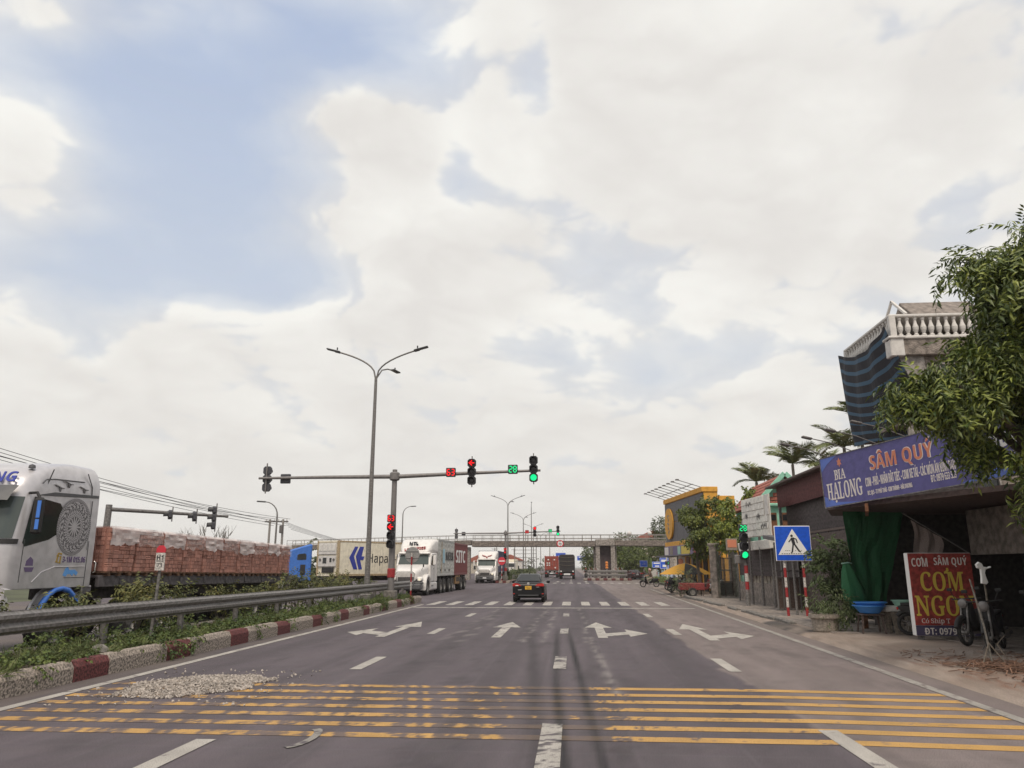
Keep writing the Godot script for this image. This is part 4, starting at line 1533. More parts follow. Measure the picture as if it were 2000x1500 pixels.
# ---------------------------------------------------------------- footbridge
func build_bridge() -> void:
	var t := thing("footbridge", "weathered concrete footbridge crossing the whole road", "bridge", P(0, 0, 115.0))
	var b := mb()
	b.box(Vector3(-5.7, 5.2, 0), Vector3(18.2, 0.84, 2.6), 0.03)
	obj(b, "beam", M.bridge_concrete, t)
	b = mb()
	b.box(Vector3(10.3, 5.25, 0), Vector3(8.0, 0.78, 2.6), 0.03, Basis(Vector3(0, 0, 1), -0.012))
	obj(b, "beam", M.bridge_concrete, t)
	b = mb()
	b.box(Vector3(-29.0, 5.05, 0), Vector3(28.2, 0.7, 2.4), 0.03, Basis(Vector3(0, 0, 1), 0.025))
	obj(b, "beam", M.bridge_concrete, t)
	b = mb()
	b.box(Vector3(4.85, 5.35, 0.04), Vector3(2.8, 0.9, 2.76), 0.03)
	obj(b, "pier_cap", M.pier_concrete, t)
	for x in [3.75, 5.95]:
		b = mb()
		b.box(Vector3(x, 2.4, 0.9), Vector3(0.62, 5.0, 0.7), 0.05)
		obj(b, "column", M.pier_concrete, t)
		b = mb()
		b.box(Vector3(x + (0.35 if x > 5 else -0.35), 2.4, -0.2), Vector3(0.5, 5.0, 0.6), 0.05)
		obj(b, "column", M.pier_concrete, t)
	b = mb()
	b.box(Vector3(4.85, 2.4, 0.1), Vector3(1.6, 5.0, 0.4), 0.02)
	obj(b, "infill_panel", M.dark_panel, t)
	for x in [-15.5, 14.5]:
		b = mb()
		b.box(Vector3(x, 2.3, 0), Vector3(0.7, 4.9, 1.2), 0.05)
		obj(b, "column", M.pier_concrete, t)
	for z in [-1.2, 1.2]:
		for y in [5.98, 6.5]:
			b = mb()
			b.bar(Vector3(-14.7, y, z), Vector3(14.2, y - 0.02, z), 0.07)
			obj(b, "handrail", M.rail_paint, t)
			b = mb()
			b.bar(Vector3(-43, y - 0.75, z), Vector3(-14.72, y, z), 0.06)
			obj(b, "handrail", M.rail_paint, t)
		var x := -43.0
		while x < 14.3:
			var drop := clampf((-14.7 - x) / 28.3, 0, 1) * 0.75
			b = mb()
			b.box(Vector3(x, 6.03 - drop, z), Vector3(0.07, 0.95, 0.07), 0.01)
			obj(b, "railing_post", M.rail_paint, t)
			x += 1.35
	# mesh between rails on the near side
	b = mb()
	var xx := -14.6
	while xx < 14.2:
		b.bar(Vector3(xx, 5.6, 1.2), Vector3(xx, 6.5, 1.2), 0.018)
		xx += 0.2
	var infill := obj(b, "baluster_bars", M.rail_paint, t)
	infill.set_meta("kind", "stuff")
	# round height sign hung on the beam
	var s := thing("height_sign", "round white height-limit sign with red ring on the footbridge", "sign", P(-1.72, 5.2, 113.55))
	disc_sign(s, 0.52, M.sign_red, M.ink_white)
	lettering(s, "5m", Transform3D(Basis(), Vector3(0, 0, 0.05)), 0.42, 0.28, M.ink)
	for k in [-1.0, 1.0]:
		b = mb()
		b.prism(PackedVector2Array([Vector2(-0.1, 0), Vector2(0.1, 0), Vector2(0, 0.14)]), Transform3D(Basis(Vector3(0, 0, 1), 0.0 if k < 0 else PI), Vector3(0, 0.2 * -k * -1.0 - (0.0 if k > 0 else 0.0) + (0.16 if k > 0 else -0.16) * 1.0, 0.05)), 0.01)
		obj(b, "arrow", M.ink, s)
	# guarded foot of the pier
	var g := thing("pier_barrier", "steel rail barrier with striped blocks guarding the bridge pier", "barrier", P(4.9, 0, 110.5))
	for k in 2:
		b = mb()
		b.box(Vector3(0, 0.75 + k * 0.5, 0), Vector3(5.6, 0.36, 0.1), 0.04)
		b.box(Vector3(0, 0.75 + k * 0.5, 0.05), Vector3(5.58, 0.1, 0.06), 0.02)
		obj(b, "rail_panel", M.zinc, g)
	for k in 6:
		b = mb()
		b.box(Vector3(-2.5 + k, 0.6, -0.12), Vector3(0.14, 1.2, 0.12), 0.02)
		obj(b, "post", M.zinc, g)
	for k in 12:
		b = mb()
		b.box(Vector3(-3.1 + k * 0.56, 0.16, 0.45), Vector3(0.55, 0.32, 0.3), 0.04)
		obj(b, "kerb_block", M.kerb_red if k % 2 else M.kerb_white, g)
	for sx in [-1.7, 1.7]:
		for k in 5:
			b = mb()
			b.bar(Vector3(sx - 0.6 + k * 0.3, 1.2, -0.1), Vector3(sx - 0.9 + k * 0.3, 1.75, -0.1), 0.14, 0.04)
			obj(b, "hazard_stripe", M.post_red if k % 2 else M.post_white, g)
	var fl := thing("warning_flasher", "amber warning flasher on a thin post before the pier", "warning light", P(4.9, 0, 111.6))
	b = mb()
	b.lathe([Vector2(0.05, 0), Vector2(0.05, 1.6), Vector2(0, 1.61)], Transform3D(), 8)
	obj(b, "pole", M.post_white, fl)
	for k in 3:
		b = mb()
		b.lathe([Vector2(0.1, 0), Vector2(0.2, 0.08), Vector2(0.2, 0.26), Vector2(0.1, 0.33), Vector2(0, 0.34)], Transform3D(Basis(), Vector3(0, 1.6 + k * 0.34, 0)), 10)
		obj(b, "lens", M.flasher, fl)


func disc_sign(s: Node3D, r: float, ring: Material, face: Material) -> void:
	var up := Basis(Vector3(1, 0, 0), PI / 2)
	var b := mb()
	b.lathe([Vector2(0, -0.02), Vector2(r, -0.02), Vector2(r, 0.02), Vector2(0, 0.02)], Transform3D(up, Vector3.ZERO), 28)
	obj(b, "disc", ring, s)
	b = mb()
	b.lathe([Vector2(0, 0.022), Vector2(r * 0.72, 0.022), Vector2(r * 0.72, 0.028), Vector2(0, 0.028)], Transform3D(up, Vector3.ZERO), 28)
	obj(b, "face", face, s)


# ---------------------------------------------------------------- vehicles: x to the side, +z forward, origin under the front bumper
var wheel_cache := {}


func wheel(parent: Node3D, at: Vector3, r: float, w: float, rim: Material = null) -> void:
	var key := "%.2f_%.2f" % [r, w]
	var lay := Transform3D(Basis(Vector3(0, 0, 1), -PI / 2), Vector3.ZERO)
	if not wheel_cache.has(key):
		var b := mb()
		var h := w * 0.5
		b.lathe([Vector2(r * 0.55, -h), Vector2(r * 0.92, -h), Vector2(r, -h * 0.7), Vector2(r, -h * 0.3), Vector2(r * 0.975, -h * 0.26), Vector2(r * 0.975, h * 0.26), Vector2(r, h * 0.3), Vector2(r, h * 0.7), Vector2(r * 0.92, h), Vector2(r * 0.55, h)], lay, 24)
		var c := mb()
		for s in [-1.0, 1.0]:
			var t := Transform3D(Basis(Vector3(0, 0, 1), -PI / 2 * s), Vector3.ZERO)
			c.lathe([Vector2(r * 0.58, h * 0.92), Vector2(r * 0.53, h), Vector2(r * 0.45, h * 0.55), Vector2(r * 0.24, h * 0.5), Vector2(r * 0.22, h * 0.85), Vector2(0, h * 0.9)], t, 16)
			for k in 8:
				c.box(t * Vector3(r * 0.33 * cos(k * TAU / 8), h * 0.56, r * 0.33 * sin(k * TAU / 8)), Vector3.ONE * r * 0.07)
		wheel_cache[key] = [b.mesh(), c.mesh()]
	var o := obj(wheel_cache[key][0], "wheel", M.rubber, parent)
	o.position = at
	obj(wheel_cache[key][1], "rim", rim if rim else M.rim, o)


# polygon in (z, y), pulled across from x0 to x1
func side_prism(b: MB, poly: Array, x0: float, x1: float, bevel := 0.0) -> void:
	b.prism(PackedVector2Array(poly), Transform3D(Basis(Vector3(0, 0, 1), Vector3(0, 1, 0), Vector3(-1, 0, 0)), Vector3(x1, 0, 0)), x1 - x0, bevel)


func round_ring(hw: float, y0: float, y1: float, z: float, r: float) -> Array:
	var out := []
	for c in [[1, -1, -PI / 2], [1, 1, 0.0], [-1, 1, PI / 2], [-1, -1, PI]]:
		for k in 4:
			var a: float = c[2] + PI / 2 * k / 3.0
			out.append(Vector3(c[0] * (hw - r) + r * cos(a), (y0 + y1) * 0.5 + c[1] * ((y1 - y0) * 0.5 - r) + r * sin(a), z))
	return out


func container(label: String, at: Vector3, turn: float, l: float, h: float, m: Material, frame: Material, depth := 0.036, doors := true) -> Node3D:
	var t := thing("shipping_container", label, "container", at, turn)
	var w := 2.44
	var b := mb()
	b.box(Vector3(0, h * 0.5, -l * 0.5), Vector3(w - 0.14, h - 0.14, l - 0.14))
	obj(b, "inner_shell", m, t)
	for s in [-1.0, 1.0]:
		b = mb()
		var z := -0.16
		var pitch := 0.278
		var x0: float = s * (w * 0.5 - 0.012)
		var x1: float = s * (w * 0.5 - 0.012 - depth)
		var lo := 0.16
		var hi := h - 0.1
		while z > -l + 0.2:
			var e := maxf(-l + 0.16, z - pitch)
			var q := (z - e) / 4.0
			var xs := [x0, x1, x1, x0, x0]
			var zs := [z, z - q, z - q * 2.0, z - q * 3.0, e]
			for k in 4:
				var a := Vector3(xs[k], lo, zs[k])
				var c := Vector3(xs[k + 1], lo, zs[k + 1])
				var up := Vector3(0, hi - lo, 0)
				if s > 0:
					b.quad(a, c, c + up, a + up)
				else:
					b.quad(c, a, a + up, c + up)
			z = e
		obj(b, "side_panel", m, t)
		b = mb()
		b.box(Vector3(s * (w * 0.5 - 0.05), h - 0.06, -l * 0.5), Vector3(0.1, 0.12, l - 0.3), 0.012)
		obj(b, "top_rail", frame, t)
		b = mb()
		b.box(Vector3(s * (w * 0.5 - 0.05), 0.08, -l * 0.5), Vector3(0.1, 0.16, l - 0.3), 0.012)
		obj(b, "bottom_rail", frame, t)
		for e in [-0.085, -l + 0.085]:
			b = mb()
			b.box(Vector3(s * (w * 0.5 - 0.08), h * 0.5, e), Vector3(0.16, h, 0.17), 0.012)
			for y in [0.06, h - 0.06]:
				b.box(Vector3(s * (w * 0.5 - 0.085), y, e), Vector3(0.178, 0.118, 0.178), 0.01)
			obj(b, "corner_post", frame, t)
	b = mb()
	b.box(Vector3(0, h - 0.06, -0.07), Vector3(w - 0.34, 0.12, 0.12), 0.01)
	b.box(Vector3(0, 0.08, -0.07), Vector3(w - 0.34, 0.16, 0.12), 0.01)
	b.box(Vector3(0, h * 0.5, -0.09), Vector3(w - 0.34, h - 0.3, 0.05))
	for k in 8:
		b.box(Vector3(-0.9 + k * 0.257, h * 0.5, -0.06), Vector3(0.11, h - 0.34, 0.04), 0.012)
	obj(b, "front_wall", m, t)
	if doors:
		for s in [-1.0, 1.0]:
			b = mb()
			b.box(Vector3(s * 0.53, h * 0.5, -l + 0.06), Vector3(1.04, h - 0.28, 0.06), 0.01)
			for k in 5:
				b.box(Vector3(s * 0.53, 0.38 + k * (h - 0.76) / 4.0, -l + 0.02), Vector3(0.9, 0.16, 0.035), 0.01)
			var dr := obj(b, "door", m, t)
			for x in [0.22, 0.8]:
				b = mb()
				b.tube([Vector3(s * x, 0.12, -l - 0.02), Vector3(s * x, h - 0.12, -l - 0.02)], 0.02, 6)
				b.box(Vector3(s * x + 0.08, 1.05, -l - 0.035), Vector3(0.26, 0.035, 0.02))
				obj(b, "lock_rod", M.zinc, dr)
	return t


func chassis(t: Node3D, z0: float, z1: float, y: float, axles: Array, m: Material) -> void:
	var b := mb()
	for s in [-0.45, 0.45]:
		b.box(Vector3(s, y - 0.18, (z0 + z1) * 0.5), Vector3(0.14, 0.36, z0 - z1), 0.02)
	var z := z0 - 0.2
	while z > z1:
		b.box(Vector3(0, y - 0.07, z), Vector3(2.36, 0.13, 0.1), 0.01)
		z -= 1.5
	obj(b, "chassis_frame", m, t)
	for a in axles:
		b = mb()
		b.tube([Vector3(-1.0, 0.52, a), Vector3(1.0, 0.52, a)], 0.07, 8)
		obj(b, "axle", M.chassis, t)
		for s in [-1.02, 1.02]:
			wheel(t, Vector3(s, 0.52, a), 0.52, 0.44)
	b = mb()
	b.box(Vector3(0, 0.62, z1 + 0.04), Vector3(2.3, 0.14, 0.07), 0.01)
	b.box(Vector3(0, 0.95, z1 + 0.08), Vector3(1.0, 0.1, 0.05), 0.01)
	b.bar(Vector3(-0.8, 0.62, z1 + 0.1), Vector3(-0.5, y - 0.2, z1 + 0.1), 0.07)
	b.bar(Vector3(0.8, 0.62, z1 + 0.1), Vector3(0.5, y - 0.2, z1 + 0.1), 0.07)
	obj(b, "rear_bumper", m, t)
	for s in [-1.0, 1.0]:
		b = mb()
		b.box(Vector3(s * 0.95, 0.78, z1 + 0.03), Vector3(0.34, 0.12, 0.05), 0.01)
		obj(b, "tail_light", M.tail_red, t)


func bonnet_tractor(label: String, at: Vector3, turn: float, emblem := "") -> Node3D:
	var t := thing("bonneted_lorry", label, "lorry", at, turn, "white bonneted lorries")
	var b := mb()
	var rings := []
	for q in [[-2.05, 1.08, 0.95, 2.02, 0.24], [-1.5, 1.03, 0.95, 1.97, 0.26], [-0.9, 0.92, 0.95, 1.86, 0.27], [-0.4, 0.8, 0.92, 1.74, 0.26], [-0.12, 0.72, 0.9, 1.62, 0.24], [-0.05, 0.66, 0.92, 1.52, 0.22]]:
		rings.append(round_ring(q[1], q[2], q[3], q[0], q[4]))
	b.loft(rings)
	obj(b, "bonnet", M.white_paint, t)
	b = mb()
	b.prism(PackedVector2Array([Vector2(-0.5, 0.8), Vector2(0.5, 0.8), Vector2(0.6, 1.38), Vector2(0.52, 1.5), Vector2(-0.52, 1.5), Vector2(-0.6, 1.38)]), Transform3D(Basis(Vector3(1, 0, 0), -0.1), Vector3(0, 0.0, -0.02)), 0.09, 0.02)
	var gr := obj(b, "grille", M.cab_dark, t)
	for k in 13:
		b = mb()
		b.bar(Vector3(-0.48 + k * 0.08, 0.84, 0.165), Vector3(-0.5 + k * 0.0835, 1.46, 0.225), 0.022)
		obj(b, "grille_bar", M.chrome, gr)
	b = mb()
	for p in [[Vector3(-0.53, 0.8, 0.16), Vector3(0.53, 0.8, 0.16)], [Vector3(0.53, 0.8, 0.16), Vector3(0.62, 1.4, 0.215)], [Vector3(0.62, 1.4, 0.215), Vector3(0.5, 1.53, 0.225)], [Vector3(0.5, 1.53, 0.225), Vector3(-0.5, 1.53, 0.225)], [Vector3(-0.5, 1.53, 0.225), Vector3(-0.62, 1.4, 0.215)], [Vector3(-0.62, 1.4, 0.215), Vector3(-0.53, 0.8, 0.16)]]:
		b.bar(p[0], p[1], 0.05)
	obj(b, "grille_surround", M.chrome, gr)
	for s in [-1.0, 1.0]:
		# swept wing over the front wheel
		b = mb()
		var poly := []
		for k in 13:
			var a := lerpf(-0.25, PI + 0.05, k / 12.0)
			poly.append(Vector2(-1.32 + 0.78 * cos(a), 0.55 + 0.82 * sin(a)))
		for k in 13:
			var a := lerpf(PI + 0.05, -0.25, k / 12.0)
			poly.append(Vector2(-1.32 + 0.62 * cos(a), 0.55 + 0.62 * sin(a)))
		side_prism(b, poly, s * 1.0 - 0.23, s * 1.0 + 0.23, 0.05)
		obj(b, "wing", M.white_paint, t)
		b = mb()
		var hl := [round_ring(0.2, 0.98, 1.3, -0.42, 0.1), round_ring(0.2, 1.0, 1.3, -0.26, 0.11), round_ring(0.13, 1.03, 1.2, -0.14, 0.08)]
		b.xf = Transform3D(Basis(Vector3(0, 0, 1), s * 0.5), Vector3(s * 0.86 + 0.56 * s, -0.1, 0.12)) if false else Transform3D(Basis(), Vector3(s * 0.9, -0.08, 0.12))
		b.loft(hl)
		var lamp := obj(b, "headlight", M.lamp_clear, t)
		b = mb()
		b.lathe([Vector2(0.075, 0), Vector2(0.06, 0.03), Vector2(0, 0.035)], Transform3D(Basis(Vector3(1, 0, 0), PI / 2), Vector3(s * 0.9, 1.05, -0.03)), 12)
		obj(b, "lens", M.headlamp_on if s > 0 else M.lamp_clear, lamp)
		b = mb()
		b.box(Vector3(s * 1.03, 1.0, -0.2), Vector3(0.08, 0.12, 0.16), 0.03)
		obj(b, "indicator", M.lamp_amber, t)
		b = mb()
		b.tube([Vector3(s * 1.18, 2.6, -1.95), Vector3(s * 1.48, 2.62, -1.8), Vector3(s * 1.48, 2.0, -1.8)], 0.018, 6)
		b.box(Vector3(s * 1.5, 2.28, -1.82), Vector3(0.2, 0.62, 0.12), 0.03)
		obj(b, "mirror", M.white_paint, t)
		b = mb()
		b.tube([Vector3(s * 0.82, 1.55, -0.75), Vector3(s * 0.98, 1.85, -0.68)], 0.012, 5)
		b.box(Vector3(s * 1.0, 1.92, -0.68), Vector3(0.09, 0.2, 0.06), 0.02)
		obj(b, "bonnet_mirror", M.cab_dark, t)
		wheel(t, Vector3(s * 1.03, 0.52, -1.32), 0.52, 0.32)
	b = mb()
	b.box(Vector3(0, 0.58, -0.1), Vector3(2.1, 0.42, 0.4), 0.1)
	b.box(Vector3(0, 0.82, -0.25), Vector3(2.2, 0.2, 0.5), 0.08)
	obj(b, "bumper", M.trim_grey, t)
	b = mb()
	b.box(Vector3(0, 0.62, 0.11), Vector3(0.42, 0.16, 0.02))
	obj(b, "number_plate", M.plate_white, t)
	# cab
	b = mb()
	side_prism(b, [Vector2(-1.95, 0.85), Vector2(-1.95, 1.98), Vector2(-2.35, 2.78), Vector2(-4.15, 2.8), Vector2(-4.15, 0.85)], -1.2, 1.2, 0.06)
	obj(b, "cab", M.white_paint, t)
	b = mb()
	b.prism(PackedVector2Array([Vector2(-1.05, 0.02), Vector2(1.05, 0.02), Vector2(0.98, 0.74), Vector2(-0.98, 0.74)]), Transform3D(Basis(Vector3(1, 0, 0), -0.46), Vector3(0, 2.0, -1.94)), 0.02, 0.006)
	var ws := obj(b, "windscreen", M.windscreen, t)
	b = mb()
	b.bar(Vector3(0, 2.02, -1.925), Vector3(0, 2.68, -2.25), 0.025)
	obj(b, "divider", M.cab_dark, ws)
	b = mb()
	b.box(Vector3(0, 2.78, -2.2), Vector3(2.2, 0.1, 0.34), 0.04, Basis(Vector3(1, 0, 0), 0.2))
	obj(b, "sun_visor", M.white_paint, t)
	for s in [-1.0, 1.0]:
		b = mb()
		side_prism(b, [Vector2(-2.12, 1.98), Vector2(-2.42, 2.6), Vector2(-3.0, 2.6), Vector2(-3.0, 1.92)], s * 1.2 - 0.012, s * 1.2 + 0.012, 0.004)
		obj(b, "side_window", M.glass_dark, t)
		b = mb()
		for z in [-2.05, -3.08]:
			b.box(Vector3(s * 1.202, 1.75, z), Vector3(0.012, 1.7, 0.02))
		b.box(Vector3(s * 1.202, 0.9, -2.56), Vector3(0.012, 0.02, 1.0))
		var dr := obj(b, "door_gap", M.cab_dark, t)
		b = mb()
		b.box(Vector3(s * 1.215, 1.72, -2.92), Vector3(0.03, 0.05, 0.16), 0.01)
		obj(b, "door_handle", M.cab_dark, dr)
		b = mb()
		side_prism(b, [Vector2(-2.0, 0.32), Vector2(-2.0, 0.84), Vector2(-4.1, 0.84), Vector2(-4.1, 0.32)], s * 1.0 - 0.22, s * 1.0 + 0.22, 0.08)
		obj(b, "side_skirt", M.white_paint, t)
		b = mb()
		b.box(Vector3(s * 1.2, 0.6, -2.5), Vector3(0.08, 0.06, 0.6), 0.01)
		obj(b, "step", M.trim_grey, t)
	# roof fairing
	b = mb()
	var fr := []
	for q in [[-4.18, 1.22, 2.75, 3.76, 0.2], [-3.5, 1.2, 2.75, 3.72, 0.22], [-2.85, 1.12, 2.75, 3.48, 0.24], [-2.45, 1.0, 2.75, 3.12, 0.17], [-2.25, 0.85, 2.76, 2.88, 0.05]]:
		fr.append(round_ring(q[1], q[2], q[3], q[0], q[4]))
	b.loft(fr)
	obj(b, "roof_fairing", M.white_paint, t)
	chassis(t, -3.8, -7.4, 1.15, [-5.35, -6.65], M.chassis)
	b = mb()
	b.box(Vector3(0, 1.2, -6.0), Vector3(1.0, 0.14, 1.1), 0.04)
	obj(b, "coupling_plate", M.chassis, t)
	return t


# silver cab-over tractor with a flatbed trailer
func cab_ring(y: float, zf: float, hw: float, cr: float, grow := 0.0) -> Array:
	var out := [Vector3(hw + grow, y, -2.78), Vector3(hw - 0.12, y, -2.93), Vector3(-hw + 0.12, y, -2.93), Vector3(-hw - grow, y, -2.78)]
	for k in 4:
		out.append(Vector3(-hw - grow, y, lerpf(-2.2, zf - cr, k / 3.0)))
	for k in 5:
		var a := PI - PI * 0.5 * (k + 1) / 5.5
		out.append(Vector3(-hw + cr * 1.15 + (cr * 1.15 + grow) * cos(a), y, zf - cr + (cr + grow) * sin(a)))
	for k in 5:
		out.append(Vector3(lerpf(-hw + cr * 1.15, hw - cr * 1.15, k / 4.0), y, zf + grow + 0.05 * (1.0 - pow((k - 2) / 2.0, 2.0))))
	for k in 5:
		var a := PI * 0.5 - PI * 0.5 * (k + 0.5) / 5.5
		out.append(Vector3(hw - cr * 1.15 + (cr * 1.15 + grow) * cos(a), y, zf - cr + (cr + grow) * sin(a)))
	for k in 4:
		out.append(Vector3(hw + grow, y, lerpf(zf - cr, -2.2, k / 3.0)))
	return out


func silver_lorry() -> void:
	var t := thing("silver_lorry", "silver cab-over lorry with drum emblem pulling the brick trailer", "lorry", P(-12.25, 0, 14.25))
	var b := mb()
	var lv := [[1.4, -0.02, 1.247, 0.36], [1.55, 0.0, 1.25, 0.36], [2.0, 0.02, 1.25, 0.4], [2.3, 0.0, 1.25, 0.42], [2.4, -0.03, 1.25, 0.42], [3.2, -0.24, 1.235, 0.42], [3.42, -0.3, 1.23, 0.42], [3.6, -0.38, 1.22, 0.44], [3.78, -0.55, 1.18, 0.46], [3.92, -0.85, 1.12, 0.46], [4.03, -1.35, 1.03, 0.4], [4.09, -1.9, 0.9, 0.25]]
	var rings := []
	for q in lv:
		rings.append(cab_ring(q[0], q[1], q[2], q[3]))
	b.loft(rings)
	obj(b, "cab", M.silver_paint, t)
	# windscreen wraps round the front
	b = mb()
	var wr := []
	for q in [[2.38, -0.025, 1.25, 0.42], [2.8, -0.135, 1.242, 0.42], [3.22, -0.245, 1.235, 0.42]]:
		wr.append(cab_ring(q[0], q[1], q[2], q[3], 0.012).slice(9, 22))
	b.loft(wr, false, false)
	var wsn := obj(b, "windscreen", M.windscreen, t)
	b = mb()
	var br := []
	for q in [[2.27, 0.0, 1.25, 0.42], [2.37, -0.022, 1.25, 0.42]]:
		br.append(cab_ring(q[0], q[1], q[2], q[3], 0.016).slice(8, 23))
	b.loft(br, false, false)
	obj(b, "lower_seal", M.cab_dark, wsn)
	for k in 2:
		b = mb()
		b.bar(Vector3(-0.5 + k * 0.9, 2.36, 0.06), Vector3(0.15 + k * 0.9, 2.5, 0.02), 0.02)
		obj(b, "wiper", M.cab_dark, wsn)
	# tinted visor standing off the windscreen head
	b = mb()
	var vr := []
	for q in [[3.12, 0.02, 1.22, 0.42], [3.3, -0.1, 1.225, 0.42], [3.44, -0.24, 1.23, 0.42]]:
		vr.append(cab_ring(q[0], q[1], q[2], q[3], 0.06).slice(10, 21))
	b.loft(vr, false, false)
	obj(b, "sun_visor", M.trim_grey, t)
	for s in [-1.0, 1.0]:
		b = mb()
		side_prism(b, [Vector2(-0.62, 3.24), Vector2(-1.42, 3.16), Vector2(-1.53, 3.05), Vector2(-1.53, 2.68), Vector2(-1.43, 2.5), Vector2(-1.19, 2.38), Vector2(-0.5, 2.22), Vector2(-0.42, 2.3)], s * 1.243 - 0.012, s * 1.243 + 0.012, 0.006)
		obj(b, "side_window", M.glass_dark, t)
		b = mb()
		side_prism(b, [Vector2(-0.66, 3.27), Vector2(-1.2, 3.38), Vector2(-2.74, 3.44), Vector2(-2.74, 3.38), Vector2(-1.25, 3.3)], s * 1.24 - 0.03, s * 1.24 + 0.008, 0.004)
		obj(b, "drip_rail", M.trim_grey, t)
		b = mb()
		b.box(Vector3(s * 1.251, 1.95, -0.47), Vector3(0.012, 0.85, 0.016))
		b.box(Vector3(s * 1.251, 1.9, -2.56), Vector3(0.012, 1.0, 0.014))
		b.box(Vector3(s * 1.247, 2.75, -2.52), Vector3(0.012, 1.1, 0.014))
		b.box(Vector3(s * 1.251, 1.6, -2.2), Vector3(0.012, 0.014, 0.7))
		var gap := obj(b, "door_gap", M.trim_grey, t)
		b = mb()
		b.tube([Vector3(s * 1.26, 1.7, -2.84), Vector3(s * 1.3, 1.73, -2.84), Vector3(s * 1.3, 1.92, -2.84), Vector3(s * 1.26, 1.95, -2.84)], 0.014, 6)
		obj(b, "grab_handle", M.chrome, gap)
		# mirror with a strip of blue film
		b = mb()
		b.tube([Vector3(s * 1.2, 3.3, -0.5), Vector3(s * 1.42, 3.3, -0.42), Vector3(s * 1.5, 3.18, -0.42)], 0.03, 6)
		b.box(Vector3(s * 1.5, 2.83, -0.42), Vector3(0.2, 0.74, 0.16), 0.05)
		var mr := obj(b, "mirror", M.cab_dark, t)
		b = mb()
		b.box(Vector3(s * 1.56, 2.96, -0.335), Vector3(0.075, 0.34, 0.012))
		b.box(Vector3(s * 1.56, 2.66, -0.335), Vector3(0.075, 0.2, 0.012))
		obj(b, "blue_film", M.blue_strip, mr)
		# wheel arch and steps below the door
		b = mb()
		var arch := [Vector2(-0.15, 0.62), Vector2(-0.12, 1.42), Vector2(-2.9, 1.42), Vector2(-2.9, 1.28), Vector2(-2.55, 1.2)]
		for k in 9:
			var a := lerpf(0.15, PI - 0.25, k / 8.0)
			arch.append(Vector2(-1.85 - 0.72 * cos(a), 0.62 + 0.8 * sin(a)))
		arch.append(Vector2(-1.1, 0.62))
		side_prism(b, arch, s * 1.12 - 0.12, s * 1.12 + 0.12, 0.03)
		obj(b, "wheel_arch", M.silver_paint, t)
		b = mb()
		var rim := []
		for k in 9:
			var a := lerpf(0.3, PI - 0.35, k / 8.0)
			rim.append(Vector3(s * 1.22, 0.62 + 0.76 * sin(a), -1.85 - 0.69 * cos(a)))
		b.tube(rim, 0.06, 6)
		obj(b, "arch_lining", M.blue_strip, t)
		b = mb()
		b.tube([Vector3(s * 1.252, 1.52, -0.85), Vector3(s * 1.254, 1.72, -1.1), Vector3(s * 1.254, 1.83, -1.5), Vector3(s * 1.254, 1.84, -2.52)], 0.012, 6)
		obj(b, "swage_line", M.silver_paint, t)
		wheel(t, Vector3(s * 1.03, 0.53, -1.85), 0.53, 0.34)
		b = mb()
		var hl := [round_ring(0.28, 0.9, 1.28, -0.3, 0.1), round_ring(0.27, 0.92, 1.27, -0.02, 0.1), round_ring(0.2, 0.96, 1.2, 0.05, 0.08)]
		b.xf = Transform3D(Basis(Vector3.UP, s * 0.25), Vector3(s * 0.9, 0, -0.1))
		b.loft(hl)
		obj(b, "headlight", M.lamp_clear, t)
	b = mb()
	b.box(Vector3(0, 0.72, -0.14), Vector3(2.36, 0.62, 0.5), 0.16)
	obj(b, "bumper", M.silver_paint, t)
	b = mb()
	b.box(Vector3(0, 1.3, -0.14), Vector3(1.7, 0.34, 0.3), 0.06)
	obj(b, "grille", M.cab_dark, t)
	# handle bar with blue film on the front panel
	b = mb()
	b.tube([Vector3(0.72, 2.2, 0.05), Vector3(0.95, 2.2, 0.07), Vector3(0.98, 2.28, 0.09), Vector3(0.93, 2.36, 0.06), Vector3(0.75, 2.38, 0.04)], 0.022, 6)
	b.box(Vector3(0.75, 2.18, 0.055), Vector3(0.6, 0.05, 0.03), 0.01)
	obj(b, "front_handle", M.blue_strip, t)
	b = mb()
	b.lathe([Vector2(0.07, 0), Vector2(0.06, 0.06), Vector2(0, 0.09)], Transform3D(Basis(), Vector3(1.0, 3.84, -0.72)), 8)
	obj(b, "marker_light", M.trim_grey, t)
	b = mb()
	b.tube([Vector3(1.2, 3.44, -0.95), Vector3(1.26, 3.85, -1.05)], 0.012, 5)
	obj(b, "aerial", M.cab_dark, t)
	# roof side mouldings
	b = mb()
	b.tube([Vector3(1.236, 3.53, -0.8), Vector3(1.232, 3.62, -0.9), Vector3(1.222, 3.66, -1.2), Vector3(1.212, 3.7, -2.2)], 0.012, 5)
	b.tube([Vector3(1.2, 3.9, -2.3), Vector3(1.232, 3.6, -2.47), Vector3(1.236, 3.42, -2.48)], 0.012, 5)
	obj(b, "roof_moulding", M.trim_grey, t)
	# painted decoration on the visible side
	var side := Basis(Vector3(0, 0, -1), Vector3.UP, Vector3(1, 0, 0))
	drum_emblem(t, Transform3D(side, Vector3(1.256, 2.69, -1.97)))
	lettering(t, "3-1M 015.06", Transform3D(side, Vector3(1.254, 1.985, -2.12)), 0.78, 0.13, M.ink_purple)
	lettering(t, "fi", Transform3D(side * Basis(Vector3(0, 0, 1), -0.15), Vector3(1.254, 2.02, -1.6)), 0.18, 0.22, M.gold, true, true)
